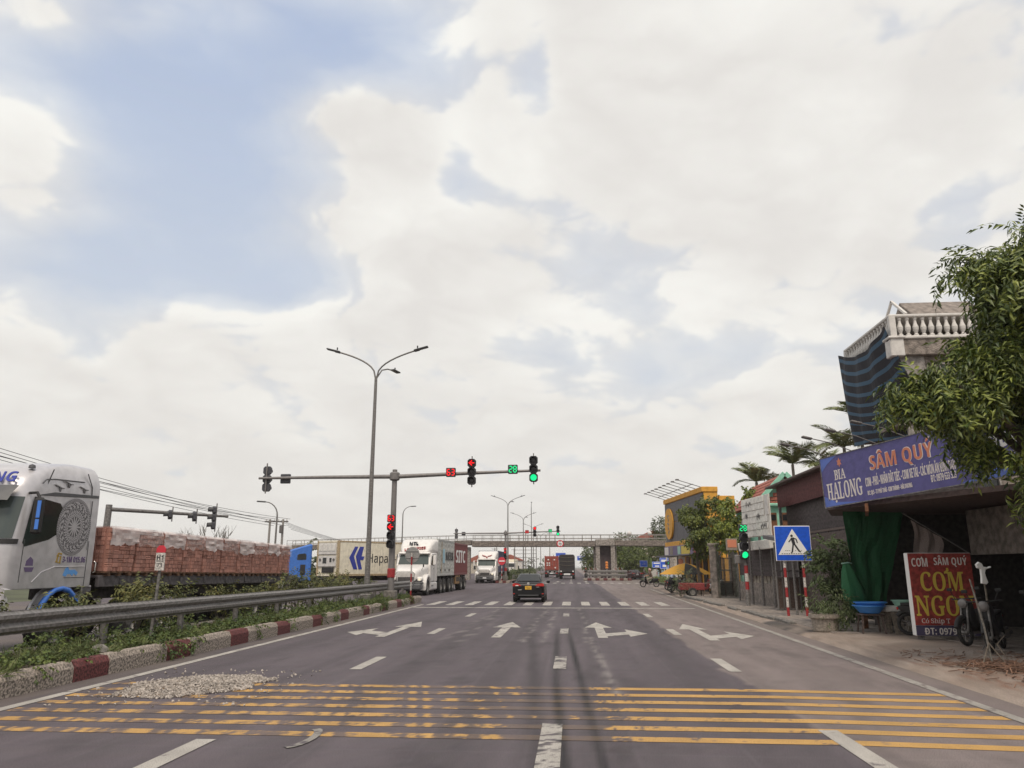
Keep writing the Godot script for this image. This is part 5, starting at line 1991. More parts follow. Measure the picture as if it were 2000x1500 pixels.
	for q in [Vector2(-1.6, 3.6), Vector2(-1.32, 3.49), Vector2(-2.15, 3.53)]:
		b = mb()
		var o := Vector3(1.24, q.y, q.x)
		for p in [[Vector2(-0.13, 0.05), Vector2(0.0, 0.02)], [Vector2(0.0, 0.02), Vector2(0.05, -0.08)], [Vector2(0.05, -0.08), Vector2(0.07, -0.0)], [Vector2(0.07, 0.0), Vector2(0.17, 0.0)], [Vector2(0.0, 0.02), Vector2(0.07, 0.0)]]:
			b.bar(o + Vector3(0, p[0].y, -p[0].x), o + Vector3(0, p[1].y, -p[1].x), 0.02)
		obj(b, "bird_motif", M.ink_grey, t)
	b = mb()
	var sail := Transform3D(side, Vector3(1.25, 1.87, -0.72))
	b.prism(PackedVector2Array([Vector2(-0.12, -0.02), Vector2(-0.1, 0.08), Vector2(0.0, 0.16), Vector2(0.09, 0.1), Vector2(0.1, -0.02)]), sail, 0.006)
	b.prism(PackedVector2Array([Vector2(-0.15, -0.05), Vector2(0.14, -0.05), Vector2(0.1, -0.14), Vector2(-0.1, -0.14)]), sail, 0.006)
	obj(b, "ship_motif", M.ink_purple, t)
	b = mb()
	b.prism(PackedVector2Array([Vector2(-0.26, -0.08), Vector2(-0.2, 0.06), Vector2(-0.12, 0.1), Vector2(-0.06, 0.03), Vector2(0.12, 0.04), Vector2(0.24, -0.02), Vector2(0.2, -0.09), Vector2(0.1, -0.04), Vector2(0.06, -0.1), Vector2(-0.02, -0.05), Vector2(-0.12, -0.06), Vector2(-0.16, -0.11)]), Transform3D(side, Vector3(1.25, 1.73, -2.06)), 0.006)
	obj(b, "horse_motif", M.ink_sky, t)
	lettering(t, "NG", Transform3D(Basis(Vector3(1, 0, 0), -0.45), Vector3(0.76, 3.62, -0.32)), 0.48, 0.24, M.ink_blue, true, false, 0.02)
	# trailer
	b = mb()
	var up := Basis(Vector3(1, 0, 0), -0.009)
	b.box(Vector3(0, 1.55, -9.7), Vector3(2.46, 0.06, 13.2), 0.01, up)
	for s in [-1.0, 1.0]:
		b.box(Vector3(s * 1.2, 1.44, -9.7), Vector3(0.1, 0.26, 13.16), 0.015, up)
		b.box(Vector3(s * 0.45, 1.25, -9.7), Vector3(0.16, 0.46, 12.9), 0.02, up)
	obj(b, "trailer_bed", M.bed_steel, t)
	for k in 9:
		b = mb()
		b.box(Vector3(1.262, 1.5 - k * 0.013, -4.0 - k * 1.45), Vector3(0.03, 0.16, 0.12), 0.01)
		obj(b, "stake_pocket", M.chassis_grey, t)
	b = mb()
	b.box(Vector3(0.95, 0.85, -5.6), Vector3(0.5, 0.55, 1.3), 0.12)
	obj(b, "fuel_tank", M.zinc_dark, t)
	for z in [-4.6, -5.95]:
		for s in [-1.0, 1.0]:
			wheel(t, Vector3(s * 1.0, 0.53, z), 0.53, 0.5)
	for z in [-12.2, -13.5, -14.8]:
		for s in [-1.0, 1.0]:
			wheel(t, Vector3(s * 1.0, 0.53, z), 0.53, 0.5)
	b = mb()
	b.bar(Vector3(0.9, 0.2, -7.6), Vector3(0.9, 1.3, -7.6), 0.12)
	b.bar(Vector3(-0.9, 0.2, -7.6), Vector3(-0.9, 1.3, -7.6), 0.12)
	obj(b, "landing_leg", M.chassis, t)


func drum_emblem(t: Node3D, at: Transform3D) -> void:
	# flat print of a patterned bronze-drum face: rings, teeth and a central star
	var n := 512
	var im := Image.create(n, n, false, Image.FORMAT_RGB8)
	var base := Color(0.7, 0.69, 0.695)
	var ink := Color(0.33, 0.32, 0.33)
	for j in n:
		for i in n:
			var x := (i - n / 2.0) / (n / 2.0)
			var y := (j - n / 2.0) / (n / 2.0)
			var r := sqrt(x * x + y * y)
			var a := atan2(y, x)
			var on := false
			for q in [0.985, 0.93, 0.9, 0.78, 0.66, 0.63, 0.5, 0.36]:
				if absf(r - q) < 0.008:
					on = true
			if r > 0.935 and r < 0.975:
				on = on or fposmod(a * 40.0 / PI, 1.0) < 0.4
			elif r > 0.79 and r < 0.89:
				on = on or sin(a * 34.0) * cos(r * 70.0) + 0.5 * sin(a * 11.0 + r * 40.0) > 0.15
			elif r > 0.67 and r < 0.77:
				on = on or sin(a * 22.0 + sin(r * 60.0)) > 0.1
			elif r > 0.51 and r < 0.62:
				on = on or fposmod(a * 18.0 / PI, 1.0) < (r - 0.5) * 7.0
			elif r > 0.38 and r < 0.49:
				on = on or sin(a * 26.0) * sin(r * 90.0) > 0.2
			elif r < 0.35:
				var s := fposmod(a * 14.0 / TAU, 1.0)
				on = on or (r > 0.1 and absf(s - 0.5) < 0.5 * (r - 0.08) / 0.3 - 0.05 and absf(s - 0.5) < 0.3)
			im.set_pixel(i, j, ink if on else base)
	var m := StandardMaterial3D.new()
	m.resource_name = "drum_print"
	m.albedo_texture = ImageTexture.create_from_image(im)
	m.roughness = 0.4
	m.metallic = 0.2
	M["drum_print"] = m
	var b := mb()
	var sides := 48
	var rx := 0.58
	var ry := 0.62
	for k in sides:
		var a0 := TAU * k / sides
		var a1 := TAU * (k + 1) / sides
		var nn := at.basis.z
		var pts := [Vector2.ZERO, Vector2(cos(a0), sin(a0)), Vector2(cos(a1), sin(a1))]
		for i in [0, 2, 1]:
			var p: Vector2 = pts[i]
			b.put(at * Vector3(p.x * rx, p.y * ry, 0), nn, Vector2(0.5 + p.x * 0.5, 0.5 - p.y * 0.5))
	obj(b, "drum_emblem", m, t)


func brick_load() -> void:
	var kinds := [Vector3(0.212, 0.1, 0.1), Vector3(0.1, 0.1, 0.1), Vector3(0.212, 0.047, 0.1), Vector3(0.047, 0.1, 0.1)]
	var shapes := []
	for k in kinds:
		var b := mb()
		b.box(Vector3.ZERO, Vector3(k.z, k.y, k.x) - Vector3.ONE * 0.006, 0.006)
		shapes.append(b.mesh())
	var words := ["first wrapped pallet of red bricks, against the silver cab", "second wrapped pallet of red bricks behind the silver cab", "third wrapped pallet of red bricks, left of the kilometre post", "fourth wrapped pallet of red bricks, behind the kilometre post", "fifth wrapped pallet of red bricks from the silver cab", "sixth wrapped pallet of red bricks from the silver cab", "seventh wrapped pallet of red bricks from the silver cab", "third pallet of red bricks from the blue cab", "second pallet of red bricks from the blue cab", "last pallet of red bricks, next to the blue cab"]
	for p in 10:
		var d := 17.5 + p * 1.195
		var y := 1.625 - (d - 17.0) * 0.0115
		var t := thing("brick_pallet", words[p], "brick pallet", P(-10.9, y, d), 0, "brick pallets on the flatbed trailer")
		var L := 1.13
		for k in 5:
			var w := mb()
			w.box(P(-1.12 if k == 4 else -1.12, 0.085, 0.06 + k * 0.25), Vector3(2.24, 0.03, 0.14), 0.004)
			obj(w, "pallet_board", M.pallet_wood, t)
		for k in 3:
			var w := mb()
			w.box(P(-1.12, 0.036, 0.12 + k * 0.45), Vector3(2.2, 0.07, 0.1), 0.004)
			obj(w, "pallet_bearer", M.pallet_wood, t)
		var b := mb()
		b.box(P(-1.16, 0.62, L * 0.5), Vector3(2.1, 1.02, L - 0.04), 0.01)
		obj(b, "brick_core", M.brick_1, t)
		for r in 10:
			var z := 0.02
			var cells := 5
			for c in cells:
				var roll := rng.randf()
				var y0 := 0.155 + r * 0.101
				var push := rr(-0.014, 0.012)
				var list := []
				if roll < 0.3:
					list = [[0, 0.106, 0.0]]
				elif roll < 0.6:
					list = [[1, 0.053, 0.0], [1, 0.159, 0.0]]
				elif roll < 0.75:
					list = [[2, 0.106, -0.0255], [2, 0.106, 0.0255]]
				else:
					list = [[3, 0.028, 0.0], [3, 0.081, 0.0], [3, 0.134, 0.0], [3, 0.187, 0.0]]
				for q in list:
					var o := obj(shapes[q[0]], "brick", M["brick_%d" % (rng.randi() % 4)], t)
					o.position = P(-0.09 + push + rr(-0.004, 0.004), y0 + q[2], z + q[1])
					o.rotation = Vector3(rr(-0.02, 0.02), rr(-0.02, 0.02), rr(-0.02, 0.02))
				z += 0.222
		if p == 0:
			for r in 10:
				for c in 10:
					for k in 1 + rng.randi() % 2:
						var o := obj(shapes[1], "brick", M["brick_%d" % (rng.randi() % 4)], t)
						o.position = P(-0.2 - c * 0.212 - k * 0.106, 0.155 + r * 0.101, 0.03 + rr(-0.01, 0.01))
		# stretch film over the upper courses
		b = mb()
		var rows := 6
		var cols := 12
		var pt := func(i: int, j: int) -> Vector3:
			var q := float(i) / cols
			var yy := 0.74 + 0.42 * j / rows + (0.16 * noise.get_noise_2d(d * 3.0 + q * 6.0, 3.0) if j == 0 else 0.0)
			return P(0.0 + 0.06 * noise.get_noise_3d(q * 6.0 + d * 7.0, yy * 40.0, 0.0) + (0.015 if j < rows else -0.02), yy, -0.01 + q * (L + 0.02))
		for j in rows:
			for i in cols:
				b.quad(pt.call(i, j), pt.call(i + 1, j), pt.call(i + 1, j + 1), pt.call(i, j + 1))
			if j == 1 or j == 3 or j == rows - 1:
				if j == rows - 1:
					b.quad(pt.call(0, rows), pt.call(cols, rows), P(-2.26, 1.16, L), P(-2.26, 1.16, 0))
				obj(b, "stretch_film", [M.film_thin, M.film, M.film_thin, M.film][(p + j) % 4] if j < rows - 1 else M.film, t)
				b = mb()


func blue_lorry() -> void:
	# cab-over tractor turning, mostly hidden behind the bricks; the cream refrigerated container rides behind it
	var t := thing("blue_lorry", "bright blue lorry cab peeking out behind the brick load", "lorry", P(-20.45, 0, 51.9), -1.15)
	var b := mb()
	side_prism(b, [Vector2(0, 0.9), Vector2(0, 1.9), Vector2(-0.3, 2.7), Vector2(-0.9, 2.95), Vector2(-2.3, 3.38), Vector2(-2.42, 3.3), Vector2(-2.4, 0.9)], -1.22, 1.22, 0.09)
	obj(b, "cab", M.blue_paint, t)
	b = mb()
	side_prism(b, [Vector2(-1.45, 2.3), Vector2(-1.45, 2.62), Vector2(-1.55, 2.7), Vector2(-1.95, 2.74), Vector2(-2.05, 2.66), Vector2(-2.05, 2.32)], 1.21, 1.235, 0.006)
	obj(b, "side_window", M.glass_dark, t)
	b = mb()
	b.box(Vector3(1.222, 1.65, -1.85), Vector3(0.03, 0.7, 0.34), 0.01)
	obj(b, "side_vent", M.cab_dark, t)
	b = mb()
	b.prism(PackedVector2Array([Vector2(-1.1, 0), Vector2(1.1, 0), Vector2(1.05, 0.8), Vector2(-1.05, 0.8)]), Transform3D(Basis(Vector3(1, 0, 0), -0.36), Vector3(0, 1.95, 0.0)), 0.02)
	obj(b, "windscreen", M.windscreen, t)
	for s in [-1.0, 1.0]:
		wheel(t, Vector3(s * 1.02, 0.52, -1.3), 0.52, 0.34)
	b = mb()
	b.box(Vector3(0, 0.7, -0.1), Vector3(2.3, 0.5, 0.4), 0.08)
	obj(b, "bumper", M.trim_grey, t)
	chassis(t, -1.0, -5.2, 1.1, [-3.6, -4.8], M.chassis)
	var at := P(-18.53, 1.17, 57.55)
	var c := container("cream refrigerated container with blue double-chevron logo", at, -0.55, 12.19, 2.62, M.cream_container, M.cream_rust, 0.01)
	# cooling unit on its front
	b = mb()
	b.box(Vector3(0, 2.02, 0.015), Vector3(2.0, 0.85, 0.07), 0.02)
	var unit := obj(b, "cooling_unit", M.wall_white, c)
	for k in 4:
		b = mb()
		b.box(Vector3(-0.72 + k * 0.48, 2.1, 0.06), Vector3(0.36, 0.5, 0.03), 0.01)
		b.box(Vector3(-0.72 + k * 0.48, 2.1, 0.07), Vector3(0.03, 0.46, 0.03))
		obj(b, "hatch", M.panel_white, unit)
	b = mb()
	b.box(Vector3(0, 1.1, 0.012), Vector3(2.0, 0.8, 0.05), 0.02)
	var low := obj(b, "control_panel", M.wall_white, c)
	for q in [[-0.25, 1.15, 0.42, 0.42], [0.42, 1.18, 0.22, 0.32]]:
		b = mb()
		b.box(Vector3(q[0], q[1], 0.035), Vector3(q[2], q[3], 0.03))
		obj(b, "dark_window", M.glass_dark, low)
	for k in 2:
		b = mb()
		b.lathe([Vector2(0.11, 0), Vector2(0.11, 0.03), Vector2(0.05, 0.03), Vector2(0, 0.02)], Transform3D(Basis(Vector3(1, 0, 0), PI / 2), Vector3([-0.75, 0.78][k], 1.2, 0.04)), 12)
		obj(b, "dial", M.iron, low)
	b = mb()
	b.box(Vector3(0.1, 0.45, 0.0), Vector3(1.3, 0.4, 0.06), 0.01)
	obj(b, "motor_bay", M.cab_dark, c)
	var side := Basis(Vector3(0, 0, -1), Vector3.UP, Vector3(1, 0, 0))
	for k in 2:
		b = mb()
		var o := 0.4 * k
		if k == 0:
			b.prism(PackedVector2Array([Vector2(-0.75, 0.0), Vector2(-0.2, 0.85), Vector2(0.12, 0.85), Vector2(-0.28, 0.12), Vector2(0.12, -0.85), Vector2(-0.28, -0.85)]), Transform3D(side, Vector3(1.212, 1.35, -1.85)), 0.01)
		else:
			b.prism(PackedVector2Array([Vector2(-0.1, 0.1), Vector2(0.3, 0.85), Vector2(0.72, 0.85), Vector2(0.5, 0.12), Vector2(0.8, 0.12), Vector2(0.7, -0.15), Vector2(0.38, -0.15), Vector2(0.6, -0.85), Vector2(0.24, -0.85), Vector2(-0.02, -0.1)]), Transform3D(side, Vector3(1.212, 1.35, -1.85)), 0.01)
		obj(b, "logo", M.ink_blue, c)
	lettering(c, "Hapag-Lloyd", Transform3D(side, Vector3(1.214, 1.25, -5.75)), 5.4, 0.94, M.ink, false, false, 0.01)
	var tr := thing("container_trailer", "dark skeletal trailer carrying the cream refrigerated container", "trailer", P(-18.53, 0, 57.55), -0.55)
	chassis(tr, 0.1, -12.3, 1.16, [-9.3, -10.6, -11.9], M.chassis)
	b = mb()
	for s in [-0.8, 0.8]:
		b.bar(Vector3(s, 0.05, -2.6), Vector3(s, 0.8, -2.6), 0.14)
	obj(b, "landing_leg", M.chassis, tr)


func queue_lorries() -> void:
	var side := Basis(Vector3(0, 0, -1), Vector3.UP, Vector3(1, 0, 0))
	var t := bonnet_tractor("white bonneted lorry at the median's end, its headlight lit", P(-10.85, 0, 50.2), -0.035)
	lettering(t, "NTL", Transform3D(Basis(Vector3(1, 0, 0), -0.55), Vector3(-0.15, 3.42, -2.62)), 0.62, 0.2, M.ink, true, false, 0.14)
	lettering(t, "LOGISTICS", Transform3D(Basis(Vector3(1, 0, 0), -0.6) * Basis(Vector3(0, 0, 1), 0.12), Vector3(0.0, 3.04, -2.36)), 1.45, 0.19, M.ink_maroon, true, false, 0.14)
	var back := Vector3(0.035, 0, -1.0).normalized()
	var o := P(-10.85, 0, 50.2)
	var c := container("pale grey rust-streaked container behind the near white cab", o + back * 4.35 + Vector3(0, 1.22, 0), -0.035, 6.06, 2.59, M.grey_container, M.grey_container)
	lettering(c, "MAERSK", Transform3D(side, Vector3(1.215, 1.42, -4.2)), 3.0, 0.62, M.ink, true, false, 0.012)
	var b := mb()
	b.prism(PackedVector2Array([Vector2(-0.35, -0.5), Vector2(0.35, -0.5), Vector2(0.35, 0.5), Vector2(-0.35, 0.5)]), Transform3D(side, Vector3(1.213, 1.4, -2.0)), 0.008, 0.0)
	obj(b, "logo", M.ink_pale_blue, c)
	for k in 3:
		b = mb()
		b.box(Vector3(1.21, 0.4, -0.9 - k * 1.6), Vector3(0.03, 0.16, 0.3))
		obj(b, "fork_pocket", M.cab_dark, c)
	b = mb()
	b.box(Vector3(1.222, 1.3, -1.22), Vector3(0.012, 2.2, 0.12))
	obj(b, "rust_streak", M.cream_rust, c)
	c = container("dark red container lettered SITC on the near trailer", o + back * 10.5 + Vector3(0, 1.22, 0), -0.035, 6.06, 2.5, M.maroon_container, M.maroon_container)
	lettering(c, "SITC", Transform3D(side, Vector3(1.215, 1.45, -2.8)), 4.2, 1.0, M.ink_white, true, false, 0.012)
	var tr := thing("container_trailer", "skeletal trailer with tan rear frame under the grey and red containers", "trailer", o + back * 4.3, -0.035)
	chassis(tr, -0.6, -12.3, 1.2, [-4.3, -5.5, -9.3, -11.0], M.chassis)
	b = mb()
	b.box(Vector3(1.12, 0.86, -8.1), Vector3(0.1, 0.66, 1.9), 0.03)
	b.box(Vector3(0, 0.86, -7.1), Vector3(2.3, 0.66, 0.1), 0.03)
	var tan := obj(b, "tan_frame", M.chassis_tan, tr)
	for k in 3:
		b = mb()
		b.box(Vector3(-0.7 + k * 0.7, 0.9, -7.04), Vector3(0.42, 0.34, 0.03))
		obj(b, "opening", M.cab_dark, tan)
		b = mb()
		b.box(Vector3(1.172, 0.9, -7.55 - k * 0.55), Vector3(0.03, 0.34, 0.36))
		obj(b, "opening", M.cab_dark, tan)
	# second white bonneted lorry facing the junction
	t = bonnet_tractor("white bonneted lorry waiting beside the no-entry sign", P(-10.3, 0, 91.0), 0.0)
	b = mb()
	for s in [-1.0, 1.0]:
		b.prism(PackedVector2Array([Vector2(s * 0.08, 0.0), Vector2(s * 0.3, 0.06), Vector2(s * 0.62, 0.2), Vector2(s * 0.45, 0.02), Vector2(s * 0.2, -0.06)]), Transform3D(Basis(Vector3(1, 0, 0), -0.6), Vector3(0, 3.1, -2.42)), 0.1)
	b.prism(PackedVector2Array([Vector2(-0.12, -0.25), Vector2(0.12, -0.25), Vector2(0, -0.02)]), Transform3D(Basis(Vector3(1, 0, 0), -0.6), Vector3(0, 3.1, -2.42)), 0.1)
	obj(b, "eagle_motif", M.ink_maroon, t)
	container("dark navy container behind the second white cab", P(-10.3, 1.22, 95.4), 0.0, 12.19, 2.59, M.navy_container, M.navy_container)
	tr = thing("container_trailer", "dark trailer under the navy container", "trailer", P(-10.3, 0, 95.4))
	chassis(tr, -0.6, -12.2, 1.2, [-9.3, -10.6, -11.8], M.chassis)
	# brown container lorry in the outer oncoming lane
	container("dull brown container standing left of the second white cab", P(-14.2, 1.22, 80.0), 0.0, 12.19, 2.9, M.brown_container, M.brown_container)
	tr = thing("container_trailer", "dark trailer under the dull brown container", "trailer", P(-14.2, 0, 80.0))
	chassis(tr, 0.4, -12.2, 1.2, [-2.0, -9.3, -10.6, -11.8], M.chassis)
	# red container lorry and the tarpaulin lorry driving away
	c = container("red container with white door marks on the departing lorry", P(-3.75, 1.25, 146.0), PI, 6.06, 2.59, M.red_container, M.red_container)
	# the doors face us: the box is turned round
	for q in [[-0.55, 1.9], [0.55, 1.9], [0.35, 1.3], [0.75, 1.3], [0.35, 0.95], [0.75, 0.95], [-0.7, 0.5]]:
		b = mb()
		b.box(Vector3(q[0], q[1], -6.06 - 0.01), Vector3(0.26, 0.2, 0.03))
		obj(b, "door_mark", M.ink_white, c)
	t = thing("container_lorry", "lorry chassis under the red container driving away", "lorry", P(-3.75, 0, 152.5), PI)
	b = mb()
	side_prism(b, [Vector2(-0.3, 0.8), Vector2(-0.3, 2.0), Vector2(-0.6, 2.9), Vector2(-2.3, 3.0), Vector2(-2.3, 0.8)], -1.2, 1.2, 0.1)
	obj(b, "cab", M.white_paint, t)
	chassis(t, -1.2, -12.4, 1.22, [-1.6, -9.2, -10.5, -11.6], M.chassis)
	b = mb()
	b.box(Vector3(0.0, 0.78, -12.42), Vector3(0.5, 0.16, 0.03))
	obj(b, "number_plate", M.plate_white, t)
	t = thing("tarpaulin_lorry", "lorry under a bulging dark tarpaulin driving away", "lorry", P(-0.85, 0, 133.0), PI)
	b = mb()
	var rings := []
	for k in 8:
		var z := -1.9 - k * 1.05
		var ring := []
		for p in round_ring(1.24 + 0.03 * sin(k * 2.1), 1.25, 3.75 + 0.12 * sin(k * 1.7 + 0.6), z, 0.34):
			ring.append(p + Vector3(noise.get_noise_3d(p.x * 2.0, p.y * 2.0, z * 2.0), noise.get_noise_3d(p.y * 2.0, p.x * 2.0, z), 0) * 0.09)
		rings.push_front(ring)
	b.loft(rings)
	obj(b, "tarpaulin", M.tarp_dark, t)
	for k in 3:
		b = mb()
		b.tube([Vector3(-1.2, 2.2 + k * 0.6, -9.28), Vector3(0, 2.05 + k * 0.62, -9.3), Vector3(1.2, 2.2 + k * 0.6, -9.28)], 0.025, 5)
		obj(b, "rope", M.wood_old, t)
	b = mb()
	b.box(Vector3(0, 1.3, -5.5), Vector3(2.46, 0.5, 7.6), 0.03)
	obj(b, "load_bed", M.chassis, t)
	b = mb()
	side_prism(b, [Vector2(0, 0.7), Vector2(0, 1.9), Vector2(-0.25, 2.7), Vector2(-1.75, 2.75), Vector2(-1.75, 0.7)], -1.2, 1.2, 0.1)
	obj(b, "cab", M.white_paint, t)
	chassis(t, -0.5, -9.2, 1.05, [-1.2, -7.0, -8.3], M.chassis)
	for s in [-1.0, 1.0]:
		b = mb()
		b.box(Vector3(s * 0.95, 1.2, -9.32), Vector3(0.22, 0.2, 0.04))
		obj(b, "white_marker", M.plate_white, t)
	b = mb()
	b.box(Vector3(0, 0.75, -9.24), Vector3(1.0, 0.26, 0.03))
	obj(b, "number_plate", M.plate_white, t)


# a saloon car seen from behind; +z forward, origin under its middle
func saloon(label: String, at: Vector3, turn: float, paint: Material, plate: Material) -> Node3D:
	var t := thing("saloon_car", label, "car", at, turn)
	var b := mb()
	var rings := []
	# z, half width, bottom, top
	for q in [[-2.2, 0.72, 0.42, 0.86, 0.14], [-2.16, 0.8, 0.3, 1.0, 0.18], [-2.0, 0.845, 0.24, 1.06, 0.2], [-1.5, 0.862, 0.22, 1.07, 0.2], [-0.6, 0.866, 0.22, 1.0, 0.2], [0.5, 0.866, 0.22, 0.98, 0.2], [1.2, 0.86, 0.22, 0.95, 0.2], [1.8, 0.82, 0.22, 0.84, 0.2], [2.1, 0.74, 0.26, 0.72, 0.16], [2.2, 0.62, 0.34, 0.62, 0.12]]:
		rings.append(round_ring(q[1], q[2], q[3], q[0], q[4]))
	b.loft(rings)
	obj(b, "body", paint, t)
	b = mb()
	var gh := []
	for q in [[-1.66, 0.7, 0.98, 1.06, 0.03], [-1.3, 0.67, 0.95, 1.26, 0.1], [-0.9, 0.63, 0.95, 1.43, 0.14], [-0.4, 0.61, 0.95, 1.475, 0.15], [0.15, 0.62, 0.95, 1.45, 0.15], [0.6, 0.65, 0.95, 1.27, 0.12], [1.15, 0.7, 0.93, 0.97, 0.015]]:
		gh.append(round_ring(q[1], q[2], q[3], q[0], q[4]))
	b.loft(gh)
	obj(b, "roof", paint, t)
	b = mb()
	b.prism(PackedVector2Array([Vector2(-0.6, 0.0), Vector2(0.6, 0.0), Vector2(0.47, 0.72), Vector2(-0.47, 0.72)]), Transform3D(Basis(Vector3.UP, PI) * Basis(Vector3(1, 0, 0), -1.07), Vector3(0, 1.085, -1.655)), 0.03, 0.008)
	obj(b, "rear_window", M.glass_dark, t)
	for s in [-1.0, 1.0]:
		b = mb()
		var sw := [Vector2(-1.2, 1.05), Vector2(-0.78, 1.36), Vector2(0.15, 1.38), Vector2(0.8, 1.03)]
		b.prism(PackedVector2Array(sw), Transform3D(Basis(Vector3(0, 0, 1), Vector3(s * -0.19, 1, 0).normalized(), Vector3(-1, s * -0.19, 0).normalized()), Vector3(s * 0.875 + 0.012, 0, 0)), 0.024)
		obj(b, "side_window", M.glass_dark, t)
		b = mb()
		b.prism(PackedVector2Array([Vector2(0.36, 0.86), Vector2(0.82, 0.84), Vector2(0.85, 0.93), Vector2(0.78, 1.0), Vector2(0.5, 0.97)]), Transform3D(Basis(Vector3(s, 0, 0), Vector3.UP, Vector3(0, 0, s)), Vector3(0, 0.0, -2.2 + (0.0 if s > 0 else 0.0))), 0.12 * s if s > 0 else -0.12 * -1.0 * 1.0, 0.0)
		obj(b, "tail_light", M.tail_red, t)
		b = mb()
		b.box(Vector3(s * 0.6, 0.87, -2.215), Vector3(0.16, 0.045, 0.03), 0.01)
		obj(b, "reversing_light", M.lamp_clear, t)
		b = mb()
		b.box(Vector3(s * 0.68, 0.46, -2.17), Vector3(0.26, 0.05, 0.04), 0.01)
		obj(b, "reflector", M.tail_red, t)
		b = mb()
		b.box(Vector3(s * 0.97, 1.02, 0.55), Vector3(0.2, 0.14, 0.1), 0.04)
		obj(b, "door_mirror", paint, t)
		for z in [-1.3, 1.3]:
			wheel(t, Vector3(s * 0.76, 0.31, z), 0.31, 0.2)
	b = mb()
	b.box(Vector3(0, 0.76, -2.2), Vector3(0.34, 0.18, 0.06), 0.01)
	var pl := obj(b, "number_plate", plate, t)
	for k in 2:
		b = mb()
		for j in 4 - k:
			b.box(Vector3(-0.1 + j * 0.066 + k * 0.03, 0.8 - k * 0.08, -2.233), Vector3(0.03, 0.05, 0.008))
		var ch := obj(b, "characters", M.ink, pl)
		ch.set_meta("kind", "stuff")
	b = mb()
	b.lathe([Vector2(0.075, 0), Vector2(0.075, 0.015), Vector2(0.05, 0.02), Vector2(0, 0.02)], Transform3D(Basis(Vector3(1, 0, 0), -PI / 2), Vector3(0, 0.96, -2.185)), 14)
	obj(b, "badge", M.chrome, t)
	b = mb()
	b.box(Vector3(0, 0.38, -2.18), Vector3(1.1, 0.05, 0.06), 0.02)
	obj(b, "bumper_trim", M.trim_grey, t)
	b = mb()
	b.box(Vector3(-0.5, 0.8, -2.2), Vector3(0.16, 0.03, 0.03))
	b.box(Vector3(0.45, 0.66, -2.215), Vector3(0.2, 0.035, 0.03))
	var bd := obj(b, "model_badges", M.chrome, t)
	bd.set_meta("kind", "stuff")
	b = mb()
	b.bar(Vector3(0, 1.46, -0.8), Vector3(0, 1.53, -0.9), 0.05, 0.03, 0.01)
	obj(b, "roof_aerial", paint, t)
	return t


func build_vehicles() -> void:
	silver_lorry()
	brick_load()
	blue_lorry()
	queue_lorries()
	saloon("black saloon car with yellow number plate in the middle lane", P(-2.35, 0, 43.6), PI, M.black_paint, M.plate_yellow)
	saloon("dark maroon saloon standing by the bridge pier", P(9.3, 0, 121.5), PI + 0.25, M.maroon_paint, M.plate_white)


